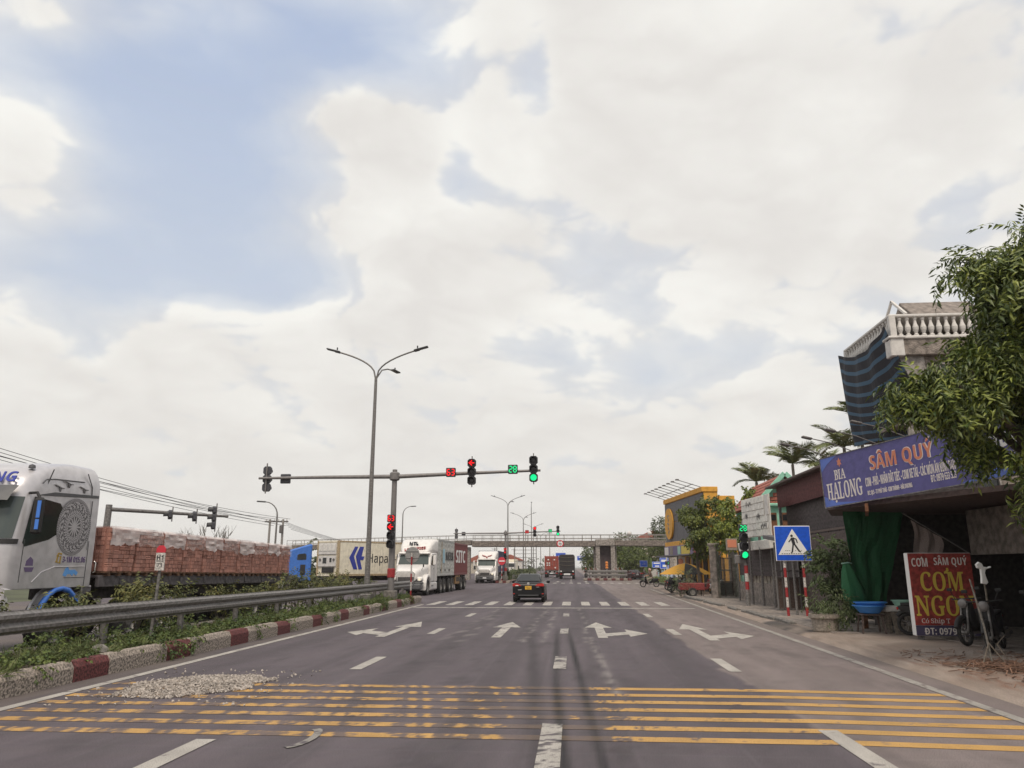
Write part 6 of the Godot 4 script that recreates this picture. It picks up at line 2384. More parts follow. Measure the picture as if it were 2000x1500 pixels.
# ---------------------------------------------------------------- people: one smooth skin round a skeleton of tapered bones
func person_mesh(bones: Array, cell := 0.026) -> ArrayMesh:
	# a bone: [from, to, radius at from, radius at to, colour]
	var lo := Vector3.INF
	var hi := -Vector3.INF
	for q in bones:
		for k in 2:
			lo = lo.min(q[k] - Vector3.ONE * (q[2 + k] + 0.06))
			hi = hi.max(q[k] + Vector3.ONE * (q[2 + k] + 0.06))
	var n := Vector3i(((hi - lo) / cell).ceil()) + Vector3i.ONE
	var f := PackedFloat32Array()
	f.resize(n.x * n.y * n.z)
	f.fill(0.2)
	# each bone only touches the cells round it
	for q in bones:
		var a: Vector3 = q[0]
		var e: Vector3 = q[1]
		var r := maxf(q[2], q[3]) + 0.08
		var i0 := Vector3i(((a.min(e) - Vector3.ONE * r - lo) / cell).floor()).clamp(Vector3i.ZERO, n - Vector3i.ONE)
		var i1 := Vector3i(((a.max(e) + Vector3.ONE * r - lo) / cell).ceil()).clamp(Vector3i.ZERO, n - Vector3i.ONE)
		var ae := e - a
		var l2 := maxf(ae.length_squared(), 1e-6)
		for z in range(i0.z, i1.z + 1):
			for y in range(i0.y, i1.y + 1):
				for x in range(i0.x, i1.x + 1):
					var p := lo + Vector3(x, y, z) * cell
					var t := clampf((p - a).dot(ae) / l2, 0, 1)
					var d: float = p.distance_to(a + ae * t) - lerpf(q[2], q[3], t)
					var k := (z * n.y + y) * n.x + x
					var h := maxf(0.03 - absf(f[k] - d), 0.0) / 0.03
					f[k] = minf(f[k], d) - h * h * 0.03 * 0.25
	var ids := {}
	var pts := PackedVector3Array()
	var sx := 1
	var sy := n.x
	var sz := n.x * n.y
	for z in n.z - 1:
		for y in n.y - 1:
			for x in n.x - 1:
				var k := z * sz + y * sy + x
				var c := [f[k], f[k + sx], f[k + sy], f[k + sx + sy], f[k + sz], f[k + sx + sz], f[k + sy + sz], f[k + sx + sy + sz]]
				var inside := 0
				for q in c:
					inside += 1 if q < 0 else 0
				if inside == 0 or inside == 8:
					continue
				var o := Vector3.ZERO
				var m := 0
				for e in [[0, 1], [2, 3], [4, 5], [6, 7], [0, 2], [1, 3], [4, 6], [5, 7], [0, 4], [1, 5], [2, 6], [3, 7]]:
					var u: float = c[e[0]]
					var w: float = c[e[1]]
					if (u < 0) != (w < 0):
						var t := u / (u - w)
						var p0 := Vector3(e[0] & 1, (e[0] >> 1) & 1, (e[0] >> 2) & 1)
						var p1 := Vector3(e[1] & 1, (e[1] >> 1) & 1, (e[1] >> 2) & 1)
						o += p0.lerp(p1, t)
						m += 1
				ids[k] = pts.size()
				pts.append(lo + (Vector3(x, y, z) + o / m) * cell)
	var b := mb()
	b.coloured = true
	var cols := PackedColorArray()
	for p in pts:
		var best := 9.0
		var col := Color.WHITE
		for q in bones:
			var ae: Vector3 = q[1] - q[0]
			var t := clampf((p - q[0]).dot(ae) / maxf(ae.length_squared(), 1e-6), 0, 1)
			var d: float = p.distance_to(q[0] + ae * t) - lerpf(q[2], q[3], t)
			if d < best:
				best = d
				col = q[4]
		cols.append(col)
	var nrm := PackedVector3Array()
	nrm.resize(pts.size())
	var faces := []
	for k in ids:
		for ax in 3:
			var s0: int = [sx, sy, sz][ax]
			var s1: int = [sy, sz, sx][ax]
			var s2: int = [sz, sx, sy][ax]
			if not (ids.has(k - s1) and ids.has(k - s2) and ids.has(k - s1 - s2)):
				continue
			var u := f[k]
			var w := f[k + s0]
			if (u < 0) == (w < 0):
				continue
			var q := [ids[k], ids[k - s1], ids[k - s1 - s2], ids[k - s2]]
			if u < 0:
				q.reverse()
			q.reverse()
			faces.append(q)
			var nn := (pts[q[2]] - pts[q[0]]).cross(pts[q[3]] - pts[q[1]])
			for i in q:
				nrm[i] += nn
	for q in faces:
		for i in [0, 2, 1, 0, 3, 2]:
			b.v.append(pts[q[i]])
			b.n.append(nrm[q[i]].normalized())
			b.c.append(cols[q[i]])
			b.uv.append(Vector2.ZERO)
	return b.mesh()


func head_bones(at: Vector3, face: Vector3, skin: Color, hair: Color, helmet := false) -> Array:
	var side := Vector3.UP.cross(face).normalized()
	var out := [[at, at + face * 0.02 - Vector3(0, 0.07, 0), 0.098, 0.072, skin], [at + face * 0.09 - Vector3(0, 0.01, 0), at + face * 0.105 - Vector3(0, 0.04, 0), 0.012, 0.018, skin]]
	for s in [-1.0, 1.0]:
		out.append([at + side * s * 0.1 - Vector3(0, 0.02, 0), at + side * s * 0.1 + Vector3(0, 0.015, 0), 0.02, 0.022, skin])
	out.append([at + Vector3(0, 0.035, 0) - face * 0.02, at + Vector3(0, 0.0, 0) - face * 0.045, 0.125 if helmet else 0.108, 0.12 if helmet else 0.105, hair])
	return out


func hand_bones(wrist: Vector3, dir: Vector3, skin: Color) -> Array:
	var side := dir.cross(Vector3.UP).normalized()
	var out := [[wrist, wrist + dir * 0.07, 0.026, 0.03, skin]]
	for k in 4:
		var o := wrist + dir * 0.075 + side * (k - 1.5) * 0.022
		out.append([o, o + dir * [0.05, 0.06, 0.056, 0.04][k] + Vector3(0, -0.035, 0), 0.01, 0.008, skin])
	out.append([wrist + dir * 0.02 - side * 0.025, wrist + dir * 0.06 - side * 0.06, 0.011, 0.009, skin])
	return out


func rider_mesh(shirt: Color, trousers: Color, cap: Color) -> ArrayMesh:
	# sits astride, facing +z, hands on the bars; origin on the ground below the seat
	var skin := Color(0.36, 0.2, 0.13)
	var hip := Vector3(0, 0.86, -0.1)
	var chest := Vector3(0, 1.24, 0.0)
	var bones := [[hip, Vector3(0, 1.05, -0.07), 0.15, 0.14, shirt], [Vector3(0, 1.05, -0.07), chest, 0.14, 0.15, shirt], [chest, Vector3(0, 1.4, 0.02), 0.12, 0.055, shirt]]
	bones.append([Vector3(0, 1.38, 0.02), Vector3(0, 1.5, 0.04), 0.052, 0.05, skin])
	bones.append_array(head_bones(Vector3(0, 1.58, 0.05), Vector3(0, 0, 1), skin, cap, true))
	for s in [-1.0, 1.0]:
		var sh := Vector3(s * 0.19, 1.3, 0.0)
		var el := Vector3(s * 0.29, 1.07, 0.2)
		var wr := Vector3(s * 0.3, 1.02, 0.43)
		bones.append([sh, el, 0.058, 0.045, shirt])
		bones.append([el, wr, 0.042, 0.03, skin])
		bones.append_array(hand_bones(wr, Vector3(0, -0.1, 1).normalized(), skin))
		var kn := Vector3(s * 0.2, 0.72, 0.32)
		var an := Vector3(s * 0.19, 0.36, 0.2)
		bones.append([hip + Vector3(s * 0.09, -0.03, 0.02), kn, 0.095, 0.068, trousers])
		bones.append([kn, an, 0.065, 0.042, trousers])
		bones.append([an + Vector3(0, -0.04, 0), an + Vector3(0, -0.06, 0.17), 0.045, 0.035, Color(0.05, 0.04, 0.04)])
	return person_mesh(bones)


func standing_mesh() -> ArrayMesh:
	# bends over a stall, arms forward, facing +x
	var skin := Color(0.36, 0.2, 0.13)
	var shirt := Color(0.36, 0.42, 0.52)
	var tr := Color(0.03, 0.03, 0.035)
	var hip := Vector3(-0.05, 0.92, 0)
	var chest := Vector3(0.17, 1.27, 0)
	var bones := [[hip, Vector3(0.05, 1.08, 0), 0.14, 0.135, tr], [Vector3(0.05, 1.08, 0), chest, 0.14, 0.15, shirt], [chest, Vector3(0.27, 1.42, 0), 0.12, 0.055, shirt], [Vector3(0.27, 1.41, 0), Vector3(0.33, 1.5, 0), 0.05, 0.05, skin]]
	bones.append_array(head_bones(Vector3(0.37, 1.56, 0), Vector3(0.9, -0.4, 0).normalized(), skin, Color(0.015, 0.013, 0.012)))
	for s in [-1.0, 1.0]:
		var sh := Vector3(0.2, 1.33, s * 0.18)
		var el := Vector3(0.3, 1.06, s * 0.22)
		var wr := Vector3(0.52, 1.02, s * 0.15)
		bones.append([sh, el, 0.058, 0.045, shirt])
		bones.append([el, wr, 0.04, 0.03, skin])
		bones.append_array(hand_bones(wr, Vector3(1, -0.2, 0).normalized(), skin))
		var kn := Vector3(0.03, 0.5, s * 0.11)
		var an := Vector3(-0.05, 0.09, s * 0.12)
		bones.append([hip + Vector3(0, -0.04, s * 0.08), kn, 0.09, 0.065, tr])
		bones.append([kn, an, 0.062, 0.042, tr])
		bones.append([an + Vector3(-0.03, -0.045, 0), an + Vector3(0.17, -0.055, 0), 0.042, 0.033, Color(0.04, 0.035, 0.035)])
	return person_mesh(bones)


# ---------------------------------------------------------------- motorbike: +z forward, origin midway between the wheels
func motorbike(label: String, at: Vector3, turn: float, paint: Material, lean := 0.0) -> Node3D:
	var t := thing("motorbike", label, "motorbike", at, turn, "motorbikes beside the road")
	t.rotation.z = lean
	for z in [-0.62, 0.62]:
		var b := mb()
		var pts := []
		for k in 21:
			var a := TAU * k / 20.0
			pts.append(Vector3(0, 0.29 + 0.245 * sin(a), z + 0.245 * cos(a)))
		b.tube(pts, 0.045, 8, false)
		var w := obj(b, "wheel", M.rubber, t)
		b = mb()
		for k in 10:
			var a := TAU * k / 10.0
			b.bar(Vector3(0, 0.29, z), Vector3(0, 0.29 + 0.21 * sin(a), z + 0.21 * cos(a)), 0.012)
		b.tube([Vector3(-0.06, 0.29, z), Vector3(0.06, 0.29, z)], 0.045, 8)
		obj(b, "spokes", M.zinc, w)
		b = mb()
		var g := []
		for k in 7:
			var a := lerpf(0.35, 2.6, k / 6.0) if z > 0 else lerpf(0.5, 2.5, k / 6.0)
			g.append(Vector3(0, 0.29 + 0.33 * sin(a), z + 0.33 * cos(a)))
		b.tube(g, 0.06, 6)
		obj(b, "mudguard", paint, t)
	var b := mb()
	var rings := []
	for q in [[-0.85, 0.05, 0.66, 0.74, 0.03], [-0.6, 0.12, 0.55, 0.76, 0.05], [-0.25, 0.14, 0.42, 0.72, 0.06], [0.02, 0.11, 0.32, 0.5, 0.05], [0.2, 0.12, 0.3, 0.46, 0.05], [0.34, 0.15, 0.34, 0.95, 0.06], [0.46, 0.1, 0.5, 1.0, 0.05]]:
		rings.append(round_ring(q[1], q[2], q[3], q[0], q[4]))
	b.loft(rings)
	obj(b, "body", paint, t)
	b = mb()
	var st := []
	for q in [[-0.78, 0.08, 0.75, 0.82, 0.03], [-0.5, 0.14, 0.74, 0.83, 0.04], [-0.1, 0.12, 0.7, 0.79, 0.04], [0.06, 0.07, 0.68, 0.74, 0.02]]:
		st.append(round_ring(q[1], q[2], q[3], q[0], q[4]))
	b.loft(st)
	obj(b, "seat", M.cab_dark, t)
	b = mb()
	for s in [-0.07, 0.07]:
		b.tube([Vector3(s, 0.29, 0.62), Vector3(s, 0.95, 0.42)], 0.024, 6)
	obj(b, "fork", M.zinc, t)
	b = mb()
	b.tube([Vector3(-0.34, 1.02, 0.28), Vector3(-0.12, 1.02, 0.4), Vector3(0.12, 1.02, 0.4), Vector3(0.34, 1.02, 0.28)], 0.018, 6)
	obj(b, "handlebar", M.cab_dark, t)
	for s in [-1.0, 1.0]:
		b = mb()
		b.tube([Vector3(s * 0.22, 1.03, 0.36), Vector3(s * 0.3, 1.2, 0.34)], 0.008, 5)
		b.box(Vector3(s * 0.32, 1.24, 0.34), Vector3(0.12, 0.07, 0.03), 0.012)
		obj(b, "mirror", M.cab_dark, t)
	b = mb()
	b.lathe([Vector2(0.11, 0), Vector2(0.1, 0.05), Vector2(0.05, 0.08), Vector2(0, 0.085)], Transform3D(Basis(Vector3(1, 0, 0), PI / 2), Vector3(0, 0.92, 0.46)), 12)
	obj(b, "headlight", M.zinc_dark, t)
	b = mb()
	b.box(Vector3(0, 0.68, -0.86), Vector3(0.16, 0.07, 0.05), 0.02)
	obj(b, "tail_light", M.tail_red, t)
	b = mb()
	b.box(Vector3(0, 0.36, 0.0), Vector3(0.22, 0.22, 0.34), 0.05)
	b.tube([Vector3(0.14, 0.3, 0.1), Vector3(0.17, 0.28, -0.3), Vector3(0.17, 0.34, -0.85)], 0.035, 8)
	obj(b, "engine", M.iron, t)
	b = mb()
	b.bar(Vector3(-0.1, 0.28, 0.0), Vector3(-0.28, 0.03, 0.05), 0.022)
	obj(b, "side_stand", M.iron, t)
	return t


# corrugated sheet between a and b (at its foot), rising h; ribs upright
func corrugated(parent: Node3D, called: String, a: Vector3, e: Vector3, h: float, m: Material, pitch := 0.12, deep := 0.03, rise := 0.0) -> void:
	var b := mb()
	var dir := (e - a)
	var l := dir.length()
	dir /= l
	var out := dir.cross(Vector3.UP).normalized()
	var k := 0
	var n := int(l / (pitch * 0.5))
	for i in n:
		var q0 := l * i / n
		var q1 := l * (i + 1) / n
		var d0 := deep * (0.5 if i % 2 else -0.5)
		var p := a + dir * q0 + out * d0
		var q := a + dir * q1 - out * d0
		var u0 := Vector3(0, h + rise * q0 / l, 0)
		var u1 := Vector3(0, h + rise * q1 / l, 0)
		b.quad(p, q, q + u1, p + u0)
		b.quad(q - out * 0.004, p - out * 0.004, p + u0 - out * 0.004, q + u1 - out * 0.004)
	obj(b, called, m, parent)


func striped_post(parent: Node3D, at: Vector3, h: float, r := 0.045, seg := 0.36, lean := 0.0) -> void:
	var y := 0.0
	var k := 0
	while y < h - 0.01:
		var e := minf(h, y + seg)
		var b := mb()
		b.lathe([Vector2(r, y), Vector2(r, e - 0.002)], Transform3D(Basis(Vector3(0, 0, 1), lean), at), 10)
		obj(b, "post_band", M.post_white if k % 2 else M.post_red, parent)
		y = e
		k += 1


func blue_sign(label: String, at: Vector3, w: float, h: float, bottom: float, words: Array, posts: Array, turn := 0.0) -> Node3D:
	var t := thing("blue_direction_sign", label, "sign", at, turn, "blue direction signs")
	var b := mb()
	b.box(Vector3(0, bottom + h * 0.5, 0), Vector3(w, h, 0.05), 0.01)
	obj(b, "panel", M.sign_blue, t)
	b = mb()
	for s in [-1.0, 1.0]:
		b.box(Vector3(s * (w * 0.5 - 0.05), bottom + h * 0.5, 0.03), Vector3(0.03, h - 0.08, 0.012))
		b.box(Vector3(0, bottom + h * 0.5 + s * (h * 0.5 - 0.05), 0.03), Vector3(w - 0.14, 0.03, 0.012))
	obj(b, "border", M.ink_white, t)
	for k in words.size():
		b = mb()
		b.box(Vector3(0.04 * k, bottom + h * (1.0 - (k + 0.6) / (words.size() + 0.2)), 0.03), Vector3(w * (0.66 - 0.2 * k), h * 0.2, 0.012))
		obj(b, "white_legend", M.ink_white, t)
	if words.is_empty():
		b = mb()
		b.bar(Vector3(-w * 0.25, bottom + h * 0.3, 0.032), Vector3(w * 0.2, bottom + h * 0.62, 0.032), 0.1, 0.012)
		b.bar(Vector3(w * 0.22, bottom + h * 0.64, 0.034), Vector3(-w * 0.1, bottom + h * 0.66, 0.034), 0.1, 0.012)
		b.bar(Vector3(w * 0.22, bottom + h * 0.66, 0.036), Vector3(w * 0.16, bottom + h * 0.36, 0.036), 0.1, 0.012)
		obj(b, "white_arrow", M.ink_white, t)
	for x in posts:
		var y := 0.0
		striped_post(t, Vector3(x, y, -0.06), bottom + h * 0.8, 0.05, 0.4)
	return t


# ---------------------------------------------------------------- the right-hand side
func build_signs() -> void:
	var t := thing("crossing_sign", "square blue pedestrian crossing sign on striped posts", "sign", P(8.05, 0.08, 29.0), 0.03)
	for x in [-0.34, 0.33]:
		striped_post(t, Vector3(x, 0, 0), 2.9, 0.05, 0.345)
	var b := mb()
	b.lathe([Vector2(0.05, 0), Vector2(0.05, 2.6), Vector2(0, 2.6)], Transform3D(Basis(), Vector3(0.16, 0, -0.6)), 10)
	obj(b, "steel_post", M.zinc, t)
	b = mb()
	b.box(Vector3(0.0, 2.59, 0.09), Vector3(1.3, 1.26, 0.04), 0.012)
	obj(b, "white_rim", M.ink_white, t)
	b = mb()
	b.box(Vector3(0.0, 2.59, 0.112), Vector3(1.25, 1.21, 0.014), 0.004)
	obj(b, "panel", M.sign_blue, t)
	b = mb()
	b.prism(PackedVector2Array([Vector2(-0.56, 2.18), Vector2(0.56, 2.18), Vector2(0.0, 3.11)]), Transform3D(Basis(), Vector3(0, 0, 0.119)), 0.008)
	obj(b, "triangle", M.ink_white, t)
	b = mb()
	var fz := 0.128
	b.lathe([Vector2(0, 0), Vector2(0.045, 0), Vector2(0.045, 0.008), Vector2(0, 0.008)], Transform3D(Basis(Vector3(1, 0, 0), PI / 2), Vector3(-0.04, 2.86, fz)), 14)
	for q in [[Vector2(-0.03, 2.79), Vector2(0.02, 2.58), 0.11], [Vector2(-0.03, 2.78), Vector2(-0.16, 2.64), 0.035], [Vector2(0.02, 2.78), Vector2(0.11, 2.74), 0.035], [Vector2(0.11, 2.75), Vector2(0.15, 2.6), 0.035], [Vector2(0.0, 2.58), Vector2(-0.06, 2.28), 0.055], [Vector2(0.03, 2.58), Vector2(0.2, 2.3), 0.055], [Vector2(-0.06, 2.27), Vector2(-0.11, 2.26), 0.035], [Vector2(0.2, 2.31), Vector2(0.25, 2.28), 0.035]]:
		b.bar(Vector3(q[0].x, q[0].y, fz + 0.004), Vector3(q[1].x, q[1].y, fz + 0.004), q[2], 0.008, 0.0, Vector3(0, 0, 1))
	obj(b, "walking_figure", M.ink, t)
	b = mb()
	for k in 11:
		b.box(Vector3(-0.42 + k * 0.084, 2.22, fz), Vector3(0.055, 0.022, 0.006))
		if k > 0 and k < 10 and k != 4 and k != 5 and k != 7:
			b.box(Vector3(-0.36 + k * 0.07, 2.33, fz), Vector3(0.04, 0.016, 0.006))
	var dash := obj(b, "crossing_dashes", M.ink, t)
	dash.set_meta("kind", "stuff")
	# pedestrian signal on its own post
	t = thing("signal_post", "roadside signal post showing green 28 near the crossing sign", "traffic light", P(7.99, 0.08, 36.6))
	b = mb()
	b.lathe([Vector2(0.09, 0), Vector2(0.075, 3.6), Vector2(0, 3.6)], Transform3D(), 10)
	obj(b, "pole", M.zinc, t)
	for k in 3:
		b = mb()
		b.lathe([Vector2(0.089, 0.75 + k * 0.36), Vector2(0.086, 1.1 + k * 0.36)], Transform3D(), 10)
		obj(b, "painted_band", M.post_white if k == 1 else M.post_red, t)
	head3(t, Vector3(-0.06, 2.9, 0.2), [["28", M.green_signal], "", "", "green"], 0.4)
	b = mb()
	b.box(Vector3(-0.22, 2.1, -0.05), Vector3(0.5, 0.4, 0.2), 0.03)
	obj(b, "control_box", M.zinc_dark, t)
	# back of a round sign next to the mast
	t = thing("round_sign", "grey back of a round sign beside the near signal mast", "sign", P(-8.25, 0.25, 39.6), PI - 0.2)
	b = mb()
	b.lathe([Vector2(0, -0.02), Vector2(0.4, -0.02), Vector2(0.4, 0.02), Vector2(0, 0.02)], Transform3D(Basis(Vector3(1, 0, 0), PI / 2), Vector3(0, 2.2, 0)), 28)
	obj(b, "disc", M.sign_back, t)
	b = mb()
	for y in [2.05, 2.38]:
		b.box(Vector3(0, y, -0.035), Vector3(0.7, 0.04, 0.03), 0.005)
	obj(b, "stiffener", M.sign_back, t)
	striped_post(t, Vector3(0, 0, -0.08), 2.3, 0.04, 0.42)
	# no-entry disc at the far median
	t = thing("no_entry_sign", "red no-entry disc at the far median nose", "sign", P(-8.42, 0.2, 92.6))
	striped_post(t, Vector3(0, 0, -0.05), 2.2, 0.05, 0.3)
	var ds := Node3D.new()
	ds.name = "sign_face"
	t.add_child(ds)
	ds.position = Vector3(0, 2.35, 0)
	b = mb()
	b.lathe([Vector2(0, -0.02), Vector2(0.46, -0.02), Vector2(0.46, 0.02), Vector2(0, 0.02)], Transform3D(Basis(Vector3(1, 0, 0), PI / 2), Vector3.ZERO), 28)
	obj(b, "disc", M.sign_red, ds)
	b = mb()
	b.box(Vector3(0, 0, 0.025), Vector3(0.68, 0.13, 0.015))
	obj(b, "white_bar", M.ink_white, ds)
	# blue signs beyond the bridge
	blue_sign("blue arrow sign right of the maroon car", P(10.7, 0, 118.0), 1.15, 0.95, 1.85, [], [0.0], -0.2)
	blue_sign("blue two-line direction sign on one striped post", P(12.0, 0, 112.0), 1.3, 0.85, 1.75, ["-", "-"], [0.0])
	blue_sign("tall blue arrow sign beside the green walking signal", P(12.6, 0, 108.0), 1.2, 1.5, 1.6, ["-", "-"], [0.0])
	blue_sign("blue overhead sign above the tarpaulin lorry", P(-2.5, 0, 170.0), 2.2, 1.6, 3.3, ["-"], [-1.6])
	blue_sign("wide blue sign far right of the tarpaulin lorry", P(2.0, 0, 165.0), 1.9, 0.95, 3.2, ["-", "-"], [0.6])
	t = thing("walking_signal", "small lit green walking-man signal on a white pole", "traffic light", P(10.9, 0, 91.0))
	b = mb()
	b.lathe([Vector2(0.09, 0), Vector2(0.07, 4.6), Vector2(0, 4.6)], Transform3D(), 10)
	obj(b, "pole", M.post_white, t)
	b = mb()
	b.box(Vector3(0.05, 2.3, 0.12), Vector3(0.5, 0.42, 0.16), 0.03)
	obj(b, "signal_case", M.black_plastic, t)
	b = mb()
	b.bar(Vector3(0.14, 2.18, 0.21), Vector3(0.16, 2.4, 0.21), 0.11, 0.02)
	obj(b, "signal_lamp", M.green_signal, t)


func build_showroom() -> void:
	# long grey sign box with an orange frame, above a row of shop fronts
	var a := P(7.95, 0, 66.0)
	var e := P(9.3, 0, 54.6)
	var dir := (e - a).normalized()
	var t := thing("showroom", "grey-fronted building with orange trim and round orange logo", "building", a, atan2(-dir.z, dir.x))
	# local x runs along the front towards us; +z faces the road
	var l := a.distance_to(e)
	var b := mb()
	b.box(Vector3(l * 0.5, 5.4, -0.55), Vector3(l - 0.04, 3.3, 1.0), 0.01)
	obj(b, "sign_box", M.wall_orange, t)
	for j in 2:
		for k in 6:
			b = mb()
			b.box(Vector3(0.95 + k * (l - 0.1) / 6.0, 4.6 + j * 1.6, -0.03), Vector3((l - 0.1) / 6.0 - 0.03, 1.57, 0.05), 0.008)
			obj(b, "cladding_panel", M.cladding_grey, t)
	for y in [7.2, 3.65]:
		b = mb()
		b.box(Vector3(l * 0.5, y, -0.48), Vector3(l + 0.1, 0.36, 1.15), 0.02)
		obj(b, "trim", M.wall_orange, t)
	b = mb()
	b.box(Vector3(l * 0.5, 3.4, -1.7), Vector3(l - 0.06, 6.7, 1.1), 0.02)
	obj(b, "wall", M.wall_orange, t)
	b = mb()
	b.box(Vector3(l * 0.5, 2.4, -4.6), Vector3(l - 0.1, 4.8, 4.6), 0.02)
	obj(b, "rear_wall", M.wall_grey, t)
	for k in 9:
		b = mb()
		var x := 0.5 + k * (l - 0.8) / 8.0
		b.bar(Vector3(x, 7.3, -0.2), Vector3(x - 0.3, 7.9, 1.6), 0.045)
		b.box(Vector3(x - 0.3, 7.92, 1.65), Vector3(0.3, 0.08, 0.22), 0.02)
		obj(b, "floodlight_arm", M.iron, t)
	b = mb()
	b.bar(Vector3(0.3, 7.6, 0.6), Vector3(l - 0.4, 7.6, 0.6), 0.04)
	obj(b, "floodlight_rail", M.iron, t)
	b = mb()
	b.lathe([Vector2(0, 0), Vector2(1.25, 0), Vector2(1.25, 0.14), Vector2(0, 0.14)], Transform3D(Basis(Vector3(1, 0, 0), PI / 2), Vector3(1.7, 5.3, 0.02)), 32)
	var lg := obj(b, "round_logo", M.wall_orange, t)
	for k in 5:
		b = mb()
		b.box(Vector3(1.7 + 0.12 * sin(k * 2.0), 5.95 - k * 0.32, 0.165), Vector3(0.5 - 0.12 * (k % 2), 0.1, 0.02), 0.0, Basis(Vector3(0, 0, 1), 0.5 * sin(k * 1.7)))
		b.box(Vector3(1.7 - 0.1 * cos(k * 2.0), 5.85 - k * 0.32, 0.165), Vector3(0.09, 0.22, 0.02))
		obj(b, "logo_stroke", M.ink_grey, lg)
	# shop front below
	b = mb()
	b.box(Vector3(l * 0.5, 3.1, 0.25), Vector3(l * 0.92, 0.75, 0.12), 0.02)
	var ad := obj(b, "advert_board", M.ink_purple, t)
	for q in [[1.3, 1.2, M.ink_cream], [2.9, 0.9, M.clay_pot], [5.3, 0.8, M.basin_mint], [7.2, 2.4, M.ink_yellow], [10.0, 1.2, M.ink_maroon]]:
		b = mb()
		b.box(Vector3(q[0], 3.1, 0.32), Vector3(q[1], 0.6, 0.02))
		obj(b, "advert", q[2], ad)
	for k in 7:
		b = mb()
		var x := 0.9 + k * 1.6
		b.box(Vector3(x, 1.35, -1.12), Vector3(0.95, 2.6, 0.1), 0.01)
		var dr := obj(b, "door", M.shutter_brown if k % 2 else M.wall_dark, t)
		b = mb()
		b.box(Vector3(x + 0.3, 1.2, -1.05), Vector3(0.05, 0.2, 0.05))
		obj(b, "handle", M.zinc, dr)
	b = mb()
	b.box(Vector3(l * 0.5, 2.68, 0.3), Vector3(l, 0.08, 1.3), 0.02)
	obj(b, "awning", M.cladding_grey, t)
	for k in 2:
		b = mb()
		b.bar(Vector3(7.0 + k * 4.0, 0, 0.9), Vector3(7.0 + k * 4.0, 2.65, 0.9), 0.09)
		obj(b, "awning_post", M.iron, t)
	b = mb()
	b.box(Vector3(6.0, 2.05, 0.4), Vector3(0.7, 1.05, 0.08), 0.02, Basis(Vector3.UP, 0.9))
	obj(b, "banner", M.ink_cream, t)
	b = mb()
	b.lathe([Vector2(0, 0), Vector2(0.22, 0), Vector2(0.22, 0.05), Vector2(0, 0.05)], Transform3D(Basis(Vector3.UP, 0.9) * Basis(Vector3(1, 0, 0), PI / 2), Vector3(6.02, 2.25, 0.42)), 20)
	obj(b, "banner_emblem", M.ink_orange, t)


